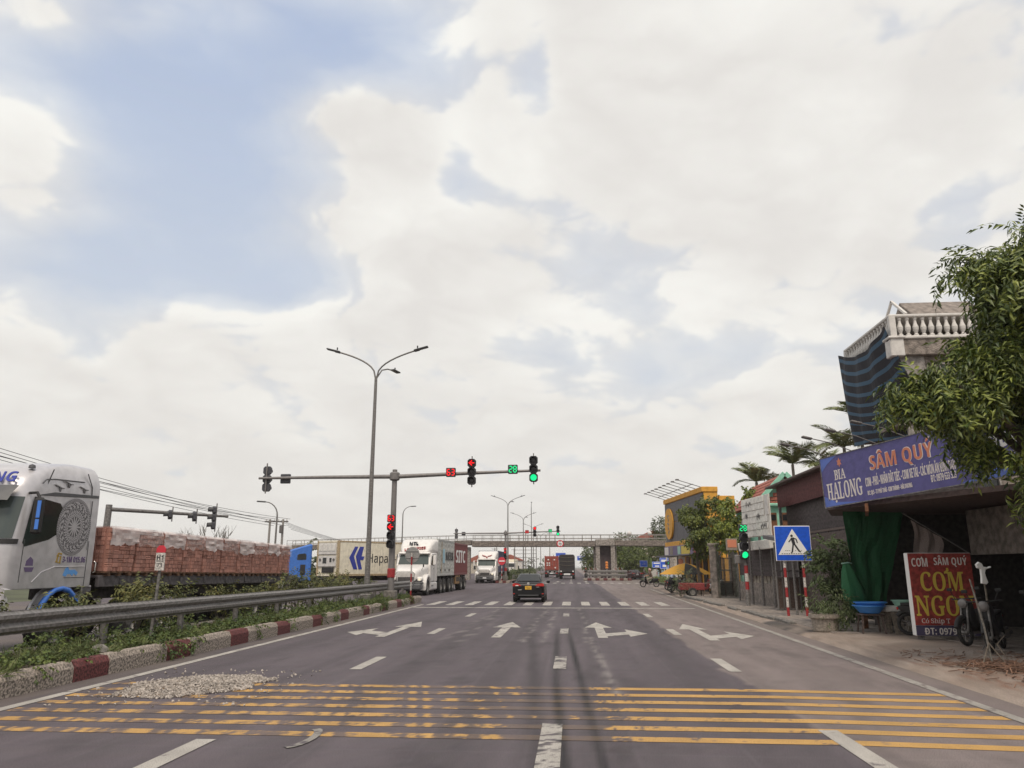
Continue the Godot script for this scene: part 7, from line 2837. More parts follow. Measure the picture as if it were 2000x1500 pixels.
func build_yard() -> void:
	# ornate double gate
	var t := thing("ornate_gate", "tall brown iron gate with an arched scrolled top", "gate", P(8.95, 0.05, 46.8), 0.98)
	for s in [-1.0, 1.0]:
		var b := mb()
		b.box(Vector3(s * 1.35, 1.5, 0), Vector3(0.42, 3.0, 0.42), 0.03)
		b.box(Vector3(s * 1.35, 3.05, 0), Vector3(0.54, 0.16, 0.54), 0.04)
		obj(b, "pillar", M.wall_stained, t)
		b = mb()
		for y in [0.15, 0.95, 2.3]:
			b.bar(Vector3(s * 0.03, y, 0), Vector3(s * 1.1, y, 0), 0.05)
		for x in [0.03, 1.1]:
			b.bar(Vector3(s * x, 0.15, 0), Vector3(s * x, 2.3, 0), 0.05)
		var leafg := obj(b, "gate_leaf", M.iron_brown, t)
		for k in 5:
			b = mb()
			b.bar(Vector3(s * (0.2 + k * 0.18), 0.17, 0), Vector3(s * (0.2 + k * 0.18), 2.28, 0), 0.028)
			var o := Vector3(s * (0.2 + k * 0.18), 1.6, 0)
			b.box(o, Vector3(0.1, 0.16, 0.03), 0.02, Basis(Vector3(0, 0, 1), PI / 4))
			obj(b, "gate_bar", M.iron, leafg)
		b = mb()
		b.box(Vector3(s * 0.56, 0.55, -0.03), Vector3(1.02, 0.72, 0.02))
		obj(b, "kick_plate", M.iron_brown, leafg)
	var b := mb()
	for r in [0.55, 0.3]:
		var pts := []
		for k in 13:
			var a := PI * k / 12.0
			pts.append(Vector3(r * 1.7 * cos(a), 2.3 + r * 1.3 * sin(a), 0))
		b.tube(pts, 0.03, 6)
	for k in 5:
		var a := PI * (k + 1) / 6.0
		b.bar(Vector3(0.5 * cos(a), 2.3 + 0.38 * sin(a), 0), Vector3(0.92 * cos(a), 2.3 + 0.7 * sin(a), 0), 0.025)
	obj(b, "arched_top", M.iron, t)
	# yard wall between the gates
	t = thing("yard_wall", "low stained yard wall with dark sheeting between the gates", "wall", P(9.4, 0.05, 33.5))
	b = mb()
	b.box(P(0, 0.5, 5.6), Vector3(0.2, 1.0, 11.2), 0.02)
	obj(b, "low_wall", M.wall_stained, t)
	corrugated(t, "sheeting", P(0.02, 1.35, 11.2), P(0.02, 1.35, 0.0), 1.35, M.corrugated_dark)
	for k in 16:
		b = mb()
		b.bar(P(0, 1.0, 0.3 + k * 0.7), P(0, 1.36, 0.3 + k * 0.7), 0.03)
		obj(b, "railing_bar", M.iron_brown, t)
	b = mb()
	b.box(P(0.5, 1.0, 5.6), Vector3(0.15, 2.0, 11.0), 0.02)
	obj(b, "inner_wall", M.wall_cream, t)
	b = mb()
	b.box(P(-0.35, 2.82, 4.2), Vector3(0.9, 0.42, 6.4), 0.03, Basis(Vector3(0, 0, 1), 0.12))
	obj(b, "pale_fascia", M.panel_white, t)
	# sliding gate of plain bars
	t = thing("bar_gate", "tall plain grey bar gate standing open behind the crossing sign", "gate", P(8.35, 0.05, 32.8), 0.5)
	b = mb()
	for y in [0.08, 1.35, 1.62, 2.75]:
		b.bar(Vector3(0, y, 0), Vector3(1.55, y, 0), 0.05)
	obj(b, "rails", M.iron, t)
	for k in 6:
		b = mb()
		b.bar(Vector3(0.02 + k * 0.305, 0.08, 0.0), Vector3(0.02 + k * 0.305, 2.75, 0.0), 0.045)
		obj(b, "gate_bar", M.zinc_dark, t)
	b = mb()
	b.box(Vector3(0.8, 0.75, -0.04), Vector3(1.5, 1.25, 0.02))
	obj(b, "kick_plate", M.iron_brown, t)
	b = mb()
	b.box(Vector3(0.7, 2.92, 0.3), Vector3(2.1, 0.16, 1.1), 0.02, Basis(Vector3(1, 0, 0), 0.15))
	obj(b, "gate_roof", M.cladding_grey, t)
	# white notice board of square tiles on a frame
	var a := P(8.3, 3.3, 38.2)
	var e := P(8.72, 3.45, 34.6)
	var dir := (e - a)
	dir.y = 0
	t = thing("tiled_board", "weathered white board of square panels above the yard wall", "board", P(8.3, 0, 38.2), atan2(-dir.normalized().z, dir.normalized().x))
	for k in 3:
		b = mb()
		b.bar(Vector3(0.4 + k * 1.4, 0.05, -0.15), Vector3(0.4 + k * 1.4, 4.9, -0.15), 0.09)
		obj(b, "post", M.iron, t)
	b = mb()
	b.box(Vector3(1.8, 4.1, -0.06), Vector3(3.6, 1.82, 0.05))
	obj(b, "backing", M.panel_white, t)
	for j in 6:
		for k in 9:
			if k == 8 and j > 2:
				continue
			b = mb()
			b.box(Vector3(0.2 + k * 0.375 + rr(-0.006, 0.006), 3.35 + j * 0.3, -0.015), Vector3(0.345, 0.27, 0.03), 0.006, Basis(Vector3(1, 0, 0), rr(-0.12, 0.02)))
			obj(b, "panel", M.panel_white, t)
	b = mb()
	b.box(Vector3(3.4, 4.55, 0.0), Vector3(0.4, 0.9, 0.04), 0.005)
	obj(b, "patch", M.wall_white, t)
	for q in [[1.1, 4.75, 0.8], [0.75, 4.2, 0.3], [2.9, 3.65, 0.7], [2.3, 4.1, 0.4]]:
		b = mb()
		var line := []
		for k in 14:
			line.append(Vector3(q[0] + q[2] * (k / 13.0 - 0.5), q[1] + 0.1 * sin(k * 2.3 + q[0]) + 0.05 * sin(k * 5.1), 0.016))
		b.tube(line, 0.012, 4)
		obj(b, "scrawl", M.ink_grey, t)
	# small orange sign
	t = thing("small_shop_sign", "small faded orange sign left of the roadside signal", "sign", P(8.5, 0, 42.0), 0.2)
	b = mb()
	b.bar(Vector3(0.3, 0, -0.06), Vector3(0.3, 2.6, -0.06), 0.06)
	obj(b, "post", M.iron, t)
	b = mb()
	b.box(Vector3(0, 3.0, 0), Vector3(0.62, 0.62, 0.1), 0.02)
	obj(b, "panel", M.clay_pot, t)
	b = mb()
	b.box(Vector3(0, 3.05, 0.055), Vector3(0.5, 0.4, 0.02))
	obj(b, "face", M.ink_orange, t)


func build_red_shop() -> void:
	# shed with a dark-red corrugated fascia
	var t := thing("corrugated_shed", "dark corrugated shed with a deep red fascia under its roof", "building", P(10.0, 0, 27.0))
	corrugated(t, "fascia", P(-0.3, 4.5, 9.8), P(-0.3, 4.5, 0.0), 1.1, M.corrugated_red, 0.13, 0.035, 0.0)
	corrugated(t, "front_wall", P(0, 0.1, 9.5), P(0, 0.1, 0.0), 4.6, M.corrugated_dark, 0.16, 0.03)
	corrugated(t, "end_wall", P(0, 0.1, 9.5), P(4.0, 0.1, 9.5), 5.0, M.corrugated_dark, 0.16, 0.03)
	corrugated(t, "end_wall", P(0, 0.1, 0.0), P(4.0, 0.1, 0.0), 5.0, M.corrugated_dark, 0.16, 0.03)
	var b := mb()
	b.box(P(1.8, 5.68, 4.8), Vector3(5.0, 0.1, 11.2), 0.02, Basis(Vector3(0, 0, 1), 0.07))
	obj(b, "roof", M.roof_brown, t)
	b = mb()
	b.bar(P(-0.42, 0.05, 9.0), P(-0.42, 4.5, 9.0), 0.11)
	obj(b, "downpipe", M.zinc, t)
	b = mb()
	b.bar(P(-0.3, 3.2, 9.5), P(-0.3, 3.2, 0.0), 0.08)
	obj(b, "rail", M.iron_brown, t)
	for k in 8:
		b = mb()
		b.bar(P(-0.3, 0.2, 0.6 + k * 1.2), P(-0.3, 3.2, 0.6 + k * 1.2), 0.05)
		obj(b, "fence_post", M.iron_brown, t)
	# row of brown sheet fence in front
	corrugated(t, "sheet_fence", P(-0.34, 0.2, 9.3), P(-0.34, 0.2, 0.2), 2.9, M.corrugated_brown, 0.1, 0.025)


func build_restaurant() -> void:
	var t := thing("roadside_restaurant", "dark open-fronted roadside restaurant under the blue banner", "building", P(0, 0, 0))
	# side walls, back wall and roof close the room
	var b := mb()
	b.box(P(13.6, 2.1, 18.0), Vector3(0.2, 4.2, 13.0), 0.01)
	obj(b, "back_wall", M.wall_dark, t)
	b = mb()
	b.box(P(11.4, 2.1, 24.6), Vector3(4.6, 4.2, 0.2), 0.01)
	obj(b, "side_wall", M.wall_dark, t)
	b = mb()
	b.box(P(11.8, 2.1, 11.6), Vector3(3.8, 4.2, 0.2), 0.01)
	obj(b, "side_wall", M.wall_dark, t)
	b = mb()
	b.prism(PackedVector2Array([Vector2(7.25, -22.3), Vector2(9.65, -15.4), Vector2(10.6, -11.4), Vector2(13.9, -11.4), Vector2(13.9, -24.9), Vector2(8.2, -24.9)]), Transform3D(Basis(Vector3(1, 0, 0), Vector3(0, 0, 1), Vector3(0, -1, 0)), Vector3(0, 3.52, 0)), 0.12)
	obj(b, "roof", M.roof_brown, t)
	b = mb()
	b.box(P(11.3, 0.06, 18.0), Vector3(4.4, 0.1, 13.0), 0.01)
	obj(b, "floor_slab", M.wall_stained, t)
	for q in [[8.35, 23.4, M.shutter_brown, 0.13], [9.55, 16.6, M.zinc_dark, 0.1], [10.4, 12.6, M.zinc_dark, 0.1]]:
		b = mb()
		b.bar(P(q[0], 0.02, q[1]), P(q[0], 3.45, q[1]), q[3])
		obj(b, "post", q[2], t)
	b = mb()
	b.box(P(11.0, 2.75, 19.0), Vector3(0.08, 1.2, 6.5), 0.01)
	obj(b, "blind", M.wall_stained, t)
	b = mb()
	b.box(P(7.95, 3.32, 21.3), Vector3(0.08, 0.2, 2.2), 0.0, Basis(Vector3.UP, -0.35))
	obj(b, "fascia_board", M.shutter_brown, t)
	# banner
	var a := P(7.1, 3.42, 22.0)
	var e := P(9.6, 3.72, 15.4)
	var dir := (e - a)
	var l := Vector2(dir.x, dir.z).length()
	dir.y = 0
	dir = dir.normalized()
	var n := thing("shop_banner", "long blue restaurant banner with orange and white lettering", "banner", a, atan2(-dir.z, dir.x))
	n.rotation.z = 0.042
	b = mb()
	b.box(Vector3(l * 0.5, 0.7, -0.03), Vector3(l, 1.4, 0.06), 0.008)
	obj(b, "panel", M.banner_blue, n)
	b = mb()
	for y in [0.008, 1.392]:
		b.bar(Vector3(0, y, 0.005), Vector3(l, y, 0.005), 0.022)
	for x in [0.01, l - 0.01]:
		b.bar(Vector3(x, 0, 0.005), Vector3(x, 1.4, 0.005), 0.022)
	obj(b, "frame", M.zinc, n)
	for q in [PackedVector2Array([Vector2(0.03, 0.03), Vector2(1.4, 0.03), Vector2(0.5, 0.12), Vector2(0.03, 0.32)]), PackedVector2Array([Vector2(0.03, 1.37), Vector2(0.7, 1.37), Vector2(0.3, 1.2), Vector2(0.03, 1.0)]), PackedVector2Array([Vector2(4.6, 0.03), Vector2(l - 0.03, 0.03), Vector2(l - 0.03, 0.5), Vector2(5.4, 0.2)])]:
		b = mb()
		b.prism(q, Transform3D(Basis(), Vector3(0, 0, 0.001)), 0.004)
		obj(b, "blue_flash", M.banner_edge, n)
	lettering(n, "BIA", Transform3D(Basis(), Vector3(0.75, 0.85, 0.002)), 0.44, 0.27, M.ink_cream, true, true)
	lettering(n, "HALONG", Transform3D(Basis(), Vector3(0.85, 0.42, 0.002)), 1.36, 0.46, M.ink_cream, true, true)
	dot_mark(n, Vector3(0.5, 0.14, 0.004), 0.035, M.ink_cream)
	b = mb()
	var star := PackedVector2Array()
	for k in 12:
		var r: float = 0.13 if k % 2 == 0 else 0.07
		star.append(Vector2(0.78 + r * 0.75 * sin(TAU * k / 12.0), 1.17 + r * cos(TAU * k / 12.0)))
	b.prism(star, Transform3D(Basis(), Vector3(0, 0, 0.001)), 0.006)
	obj(b, "star_emblem", M.ink_orange, n)
	lettering(n, "SÂM QUÝ", Transform3D(Basis(), Vector3(2.95, 0.96, 0.002)), 2.1, 0.58, M.ink_cream, true, false, 0.004)
	lettering(n, "SÂM QUÝ", Transform3D(Basis(), Vector3(2.95, 0.96, 0.0065)), 2.04, 0.53, M.ink_orange, true, false, 0.004)
	lettering(n, "COM - PHÓ - NHÂN ĐĂT TIÊC - COM XE TÁI - CÁC MÓN ĂN BÌNH DÂN", Transform3D(Basis(), Vector3(3.1, 0.52, 0.002)), 2.85, 0.3, M.ink_cream)
	lettering(n, "ĐC: QL5 - TT PHÚ THÁI - KIM THÀNH - HÁI DUONG", Transform3D(Basis(), Vector3(2.45, 0.21, 0.002)), 1.5, 0.17, M.ink_cream)
	lettering(n, "ĐT: 0979 633 533", Transform3D(Basis(), Vector3(4.15, 0.26, 0.002)), 0.72, 0.17, M.ink_cream)
	lettering(n, "SAPPHIRE", Transform3D(Basis(), Vector3(5.95, 0.72, 0.002)), 2.0, 0.5, M.ink_white)
	lettering(n, "PURE SMOOTH", Transform3D(Basis(), Vector3(5.9, 0.32, 0.002)), 1.7, 0.14, M.ink_white, false)
	for k in 4:
		b = mb()
		var x := 0.35 + k * 0.95
		b.tube([Vector3(x, 1.4, 0.0), Vector3(x - 0.15, 1.62, 0.5), Vector3(x - 0.3, 1.74, 0.95)], 0.014, 6)
		b.box(Vector3(x - 0.35, 1.77, 1.08), Vector3(0.13, 0.06, 0.28), 0.02, Basis(Vector3.UP, -0.3) * Basis(Vector3(1, 0, 0), -0.25))
		obj(b, "spotlight_arm", M.iron, n)
	# green tarpaulin gathered at the corner
	tarp_curtain()
	# red light box with the dish names
	var s := thing("menu_board", "red upright light box reading COM NGON in yellow", "sign", P(9.12, 0.08, 20.1), -0.03)
	b = mb()
	b.box(Vector3(0, 1.1, -0.12), Vector3(1.5, 1.98, 0.22), 0.01)
	obj(b, "case", M.ink_white, s)
	b = mb()
	b.box(Vector3(0.0, 1.22, 0.0), Vector3(1.48, 1.72, 0.02))
	obj(b, "red_face", M.board_red, s)
	b = mb()
	b.box(Vector3(0.0, 0.235, 0.0), Vector3(1.48, 0.235, 0.02))
	obj(b, "navy_face", M.board_navy, s)
	for x in [-0.6, 0.6]:
		b = mb()
		b.box(Vector3(x, 0.06, -0.12), Vector3(0.08, 0.14, 0.2))
		obj(b, "foot", M.iron, s)
	lettering(s, "COM", Transform3D(Basis(), Vector3(-0.48, 1.86, 0.011)), 0.38, 0.21, M.ink_cream)
	horn_mark(s, Vector3(-0.43, 1.965, 0.014), 0.03, M.ink_cream)
	lettering(s, "SÂM QUÝ", Transform3D(Basis(), Vector3(0.25, 1.89, 0.011)), 0.78, 0.28, M.ink_cream)
	lettering(s, "COM", Transform3D(Basis(), Vector3(0.0, 1.4, 0.011)), 1.02, 0.46, M.ink_yellow, true, true)
	horn_mark(s, Vector3(0.13, 1.66, 0.014), 0.06, M.ink_yellow)
	lettering(s, "NGON", Transform3D(Basis(), Vector3(0.0, 0.82, 0.011)), 1.38, 0.48, M.ink_yellow, true, true)
	lettering(s, "Có Ship T", Transform3D(Basis(), Vector3(-0.26, 0.45, 0.011)), 0.66, 0.15, M.ink_cream, false, true)
	lettering(s, "ĐT: 0979 633", Transform3D(Basis(), Vector3(0.0, 0.22, 0.011)), 1.1, 0.16, M.ink_cream)
	# wash stand, bench table, basins, planks
	t = thing("wash_stand", "low iron stand below the blue basins", "stand", P(8.0, 0.08, 22.0))
	b = mb()
	for q in [Vector2(-0.3, -0.2), Vector2(0.3, -0.2), Vector2(-0.3, 0.2), Vector2(0.3, 0.2)]:
		b.bar(Vector3(q.x, 0, q.y), Vector3(q.x * 0.8, 0.5, q.y * 0.8), 0.04)
	b.box(Vector3(0, 0.5, 0), Vector3(0.6, 0.04, 0.45), 0.01)
	obj(b, "frame", M.iron_brown, t)
	for k in 2:
		var bs := mb()
		bs.lathe([Vector2(0, 0.02), Vector2(0.25, 0.02), Vector2(0.4, 0.2), Vector2(0.43, 0.2), Vector2(0.43, 0.225), Vector2(0.38, 0.21), Vector2(0.24, 0.05), Vector2(0, 0.05)], Transform3D(), 24)
		var o := obj(bs, "wash_basin", M.basin_blue)
		o.position = P(8.0 + 0.08 * k, 0.6 + 0.08 * k, 22.0 + 0.12 * k)
		tag(o, ["wide blue plastic basin on the low iron stand", "second blue basin nested in the wide one"][k], "basin")
	t = thing("bench_table", "long pale-topped bench table behind the red light box", "table", P(9.25, 0.1, 22.3))
	b = mb()
	b.box(Vector3(0.1, 0.62, 0), Vector3(1.9, 0.14, 0.7), 0.02)
	obj(b, "table_top", M.panel_white, t)
	for x in [-0.75, 0.9]:
		b = mb()
		b.box(Vector3(x, 0.28, 0), Vector3(0.1, 0.56, 0.6), 0.01)
		obj(b, "leg", M.wood_old, t)
	for k in 3:
		b = mb()
		b.box(Vector3(-0.62 + k * 0.33, 0.28, 0.5), Vector3(0.26, 0.6, 0.035), 0.005, Basis(Vector3(1, 0, 0), -0.35))
		var o := obj(b, "loose_plank", M.wood_old)
		o.position = P(9.25, 0.1, 22.3)
		tag(o, ["grey plank leaning on the bench table, closest to the blue basin", "middle grey plank leaning on the bench table", "grey plank leaning on the bench table, closest to the red light box"][k], "plank")
	b = mb()
	b.lathe([Vector2(0, 0), Vector2(0.24, 0), Vector2(0.32, 0.14), Vector2(0.34, 0.14), Vector2(0.34, 0.16), Vector2(0.3, 0.15), Vector2(0.22, 0.03), Vector2(0, 0.03)], Transform3D(Basis.from_scale(Vector3(1, 1, 0.7)), Vector3.ZERO), 20)
	var bas := obj(b, "mint_basin", M.basin_mint)
	bas.position = P(9.05, 0.79, 22.3)
	tag(bas, "pale green basin standing on the bench table", "basin")
	# cloth hung from a slanting pole
	t = thing("hanging_cloth", "grey cloth hanging from a slanting pole above the light box", "cloth", P(9.4, 2.9, 21.4))
	b = mb()
	b.tube([Vector3(-0.5, 0.35, 0), Vector3(0.25, -0.18, 0.1), Vector3(1.1, -0.75, 0.1)], 0.018, 6)
	obj(b, "pole", M.zinc, t)
	b = mb()
	for i in 8:
		for j in 6:
			var pt := func(u: int, w: int) -> Vector3:
				var q := u / 8.0
				var h := w / 6.0
				return Vector3(-0.3 + q * 0.72 + 0.05 * sin(h * 5.0), 0.16 - q * 0.46 - h * (0.95 - 0.35 * q), 0.04 * sin(q * 14.0 + h * 2.0))
			b.quad(pt.call(i, j + 1), pt.call(i + 1, j + 1), pt.call(i + 1, j), pt.call(i, j))
	obj(b, "cloth", M.cloth_grey, t)
	# white cloth on a stick, blue crate, sapling
	t = thing("white_rag", "white rag tied to the top of a thin stick near the tree", "rag", P(8.75, 0.1, 17.4))
	b = mb()
	b.tube([Vector3(0, 0, 0), Vector3(0.02, 1.2, 0), Vector3(0.0, 1.75, 0)], 0.02, 6)
	obj(b, "stick", M.wood_old, t)
	b = mb()
	var cut := PackedVector2Array()
	for q in [[1430, 205], [1462, 178], [1492, 195], [1502, 225], [1540, 235], [1576, 222], [1578, 238], [1545, 247], [1521, 258], [1510, 290], [1515, 330], [1530, 385], [1510, 405], [1462, 395], [1470, 330], [1470, 250], [1440, 240]]:
		cut.append(Vector2((q[0] - 1490) * 0.00206, 2.2 - q[1] * 0.00206))
	b.prism(cut, Transform3D(Basis(), Vector3(0, 0, -0.03)), 0.07, 0.012)
	obj(b, "rag", M.ink_white, t)
	t = thing("water_drum", "blue plastic drum standing inside the restaurant", "drum", P(10.6, 0.11, 17.6))
	b = mb()
	b.lathe([Vector2(0, 0), Vector2(0.3, 0), Vector2(0.32, 0.05), Vector2(0.31, 0.3), Vector2(0.33, 0.33), Vector2(0.31, 0.36), Vector2(0.31, 0.62), Vector2(0.33, 0.65), Vector2(0.31, 0.68), Vector2(0.3, 0.92), Vector2(0.25, 0.98), Vector2(0, 0.98)], Transform3D(), 20)
	obj(b, "body", M.crate_blue, t)
	t = thing("sapling", "thin staked sapling standing in straw beside the road", "sapling", P(7.55, 0.06, 15.1))
	b = mb()
	b.tube([Vector3(0, 0, 0), Vector3(-0.06, 0.7, 0), Vector3(-0.2, 1.55, 0)], [0.02, 0.018, 0.014], 6)
	obj(b, "stem", M.bark_grey, t)
	for q in [[-0.25, 0.1], [0.22, 0.15], [0.1, -0.25]]:
		b = mb()
		b.tube([Vector3(q[0], -0.02, q[1]), Vector3(-0.02, 0.42, 0)], 0.014, 5)
		obj(b, "stake", M.wood_old, t)
	b = mb()
	b.tube([Vector3(0.32, 0, 0.05), Vector3(0.12, 0.4, 0.0), Vector3(0.3, 0.55, -0.05)], [0.012, 0.01, 0.005], 5)
	obj(b, "broken_twig", M.wood_old, t)
	# straw and dead leaves on the dirt
	var mm := MultiMesh.new()
	mm.transform_format = MultiMesh.TRANSFORM_3D
	mm.use_colors = true
	var q := mb()
	q.bar(Vector3(-0.09, 0, 0), Vector3(0.09, 0.008, 0.02), 0.014, 0.008)
	mm.mesh = q.mesh()
	mm.instance_count = 1100
	for i in 1100:
		var clump := i < 800
		var x := 7.6 + rng.randfn() * 0.35 if clump else rr(6.5, 9.2)
		var d := 14.6 + rng.randfn() * 0.4 if clump else rr(11.5, 17.5)
		mm.set_instance_transform(i, Transform3D(Basis(Vector3.UP, rr(0, 6)) * Basis(Vector3(0, 0, 1), rr(-0.25, 0.25)) * Basis.from_scale(Vector3.ONE * rr(0.5, 1.4)), P(x, verge_height(x, d) + 0.015 + (rr(0, 0.06) if clump else 0.0), d)))
		mm.set_instance_color(i, Color(0.22, 0.12, 0.075).lerp(Color(0.1, 0.06, 0.045), rng.randf()))
	var o := MultiMeshInstance3D.new()
	o.name = "straw_litter"
	o.multimesh = mm
	o.material_override = M.bits
	add_child(o)
	tag(o, "reddish straw and dead leaves strewn on the verge", "litter", "", "stuff")
	for k in 3:
		b = mb()
		b.box(Vector3.ZERO, Vector3(0.16, 0.035, 0.11), 0.012)
		b.box(Vector3(0.03, 0.02, 0.01), Vector3(0.07, 0.02, 0.06), 0.006)
		var w := obj(b, "paper_scrap", M.ink_white)
		var x: float = [7.42, 7.75, 8.1][k]
		w.position = P(x, verge_height(x, 13.6) + 0.02, [13.2, 13.45, 14.6][k])
		w.rotation.y = k * 1.3
		tag(w, ["white scrap lying nearest the road below the tree", "white scrap beside the straw heap", "white scrap farthest from the road, behind the straw"][k], "litter", "white scraps on the verge")
	# motorbikes by the board
	motorbike("dark motorbike parked right of the red light box", P(9.3, 0.1, 18.9), -0.95, M.cab_dark, 0.08)
	motorbike("dark motorbike half hidden behind the red light box", P(9.3, 0.1, 21.1), 1.2, M.cab_dark, 0.08)
	motorbike("black motorbike parked nearest the road under the tree", P(8.95, 0.1, 17.6), -0.65, M.cab_dark, 0.08)
	motorbike("dark motorbike at the right edge under the tree", P(10.0, 0.1, 17.2), -1.1, M.black_paint, 0.08)
	# pots
	t = thing("flower_pot", "stained round plant pot at the verge with a bushy plant", "plant pot", P(6.98, 0.06, 22.6))
	b = mb()
	b.lathe([Vector2(0, 0), Vector2(0.3, 0), Vector2(0.34, 0.06), Vector2(0.36, 0.36), Vector2(0.42, 0.4), Vector2(0.42, 0.5), Vector2(0.36, 0.5), Vector2(0.33, 0.42), Vector2(0, 0.42)], Transform3D(), 20)
	obj(b, "pot", M.clay_pot, t)
	var sp := sprig_mesh(9, 0.12, 0.014, 0.34, Color(0.07, 0.1, 0.035), Color(0.15, 0.17, 0.07), 0.4, 61)
	crown(t, "foliage", sp, [[Vector3(0.15, 0.85, 0), Vector3(0.42, 0.4, 0.4)], [Vector3(0.3, 0.65, 0.1), Vector3(0.4, 0.35, 0.3)]], 130, 1.0, M.leaf_dull, 611)
	t = thing("leafy_bush", "dense green bush growing behind the plant pot", "bush", P(8.6, 0.05, 25.6))
	b = mb()
	for k in 5:
		limb(b, Vector3(rr(-0.2, 0.2), -0.05, rr(-0.2, 0.2)), Vector3(rr(-0.7, 0.7), rr(1.0, 2.0), rr(-0.5, 0.5)), 0.035, 0.01)
	obj(b, "stems", M.bark, t)
	crown(t, "foliage", sprig_mesh(8, 0.13, 0.03, 0.3, Color(0.05, 0.075, 0.025), Color(0.1, 0.13, 0.04), 0.4, 62), [[Vector3(0, 1.75, 0), Vector3(0.95, 0.7, 0.7)], [Vector3(0.2, 1.0, 0.2), Vector3(0.8, 0.6, 0.6)], [Vector3(-0.2, 2.2, 0), Vector3(0.6, 0.4, 0.5)]], 620, 1.0, M.leaf_dull, 622)
	t = thing("leafy_bush", "low broad-leaved plant at the foot of the dense bush", "bush", P(7.5, 0.05, 24.2))
	var fb := mb()
	fb.coloured = true
	for k in 16:
		blade(fb, Transform3D(Basis(Vector3.UP, k * 2.4) * Basis(Vector3(1, 0, 0), rr(0.2, 0.9)), Vector3(rr(-0.15, 0.15), 0, rr(-0.15, 0.15))), rr(0.5, 0.85), rr(0.04, 0.07), Color(0.14, 0.2, 0.06).lerp(Color(0.2, 0.24, 0.1), rng.randf()), 0.3)
	obj(fb, "leaves", M.leaf, t)


func dot_mark(parent: Node3D, at: Vector3, r: float, m: Material) -> void:
	var b := mb()
	b.lathe([Vector2(0, 0), Vector2(r, 0), Vector2(r, 0.005), Vector2(0, 0.005)], Transform3D(Basis(Vector3(1, 0, 0), PI / 2), at), 12)
	obj(b, "tone_mark", m, parent)


func horn_mark(parent: Node3D, at: Vector3, r: float, m: Material) -> void:
	var b := mb()
	b.prism(PackedVector2Array([Vector2(-r, -r * 1.3), Vector2(0, -r * 0.9), Vector2(r * 0.9, 0), Vector2(r * 0.8, r), Vector2(0, r * 1.1), Vector2(-r * 0.1, 0.1 * r), Vector2(-r, -r * 0.5)]), Transform3D(Basis(), at), 0.005)
	obj(b, "tone_mark", m, parent)


func tarp_curtain() -> void:
	var t := thing("green_tarpaulin", "bright green tarpaulin gathered at the restaurant's corner", "tarpaulin", P(8.4, 0, 23.0))
	var b := mb()
	var n := 30
	var rows := 22
	var pt := func(i: int, j: int) -> Vector3:
		var q := float(i) / n
		var h := float(j) / rows
		var y := lerpf(3.4, 0.78 + 0.12 * sin(q * 9.0), h)
		var pinch := 1.0 - 0.45 * exp(-pow((h - 0.5) / 0.2, 2.0)) * (1.0 - q)
		var x := -0.5 + q * (1.15 + 0.75 * (1.0 - h)) * pinch + (0.12 * h if q < 0.3 else 0.0)
		return Vector3(x, y, -q * 0.5 + 0.05 * sin(q * 15.0 + h * 2.5) * (0.3 + 0.7 * h) + 0.12 * noise.get_noise_2d(q * 7.0, h * 4.0))
	for j in rows:
		for i in n:
			b.quad(pt.call(i, j + 1), pt.call(i + 1, j + 1), pt.call(i + 1, j), pt.call(i, j))
	obj(b, "sheet", M.tarp_green, t)
	b = mb()
	var ring := []
	for k in 6:
		var r := []
		var y: float = [1.95, 1.7, 1.3, 1.0, 0.75, 0.6][k]
		var w: float = [0.08, 0.16, 0.25, 0.28, 0.2, 0.05][k]
		for s in 16:
			var a := TAU * s / 16.0
			r.append(Vector3(-0.6 + 0.12 * (1.9 - y) + w * cos(a) * (1.0 + 0.26 * sin(a * 5.0 + y * 3.0)), y, 0.2 - w * 0.7 * sin(a) * (1.0 + 0.26 * cos(a * 4.0 + y * 2.0))))
		ring.push_front(r)
	b.loft(ring)
	obj(b, "gathered_end", M.tarp_green, t)
	b = mb()
	b.tube([Vector3(-0.75, 1.92, 0.2), Vector3(-0.6, 1.95, 0.3), Vector3(-0.45, 1.93, 0.15)], 0.02, 6)
	obj(b, "tie_cord", M.basin_mint, t)
	b = mb()
	b.bar(Vector3(-0.6, 3.42, 0), Vector3(1.1, 3.42, -0.5), 0.05)
	obj(b, "rail", M.iron, t)


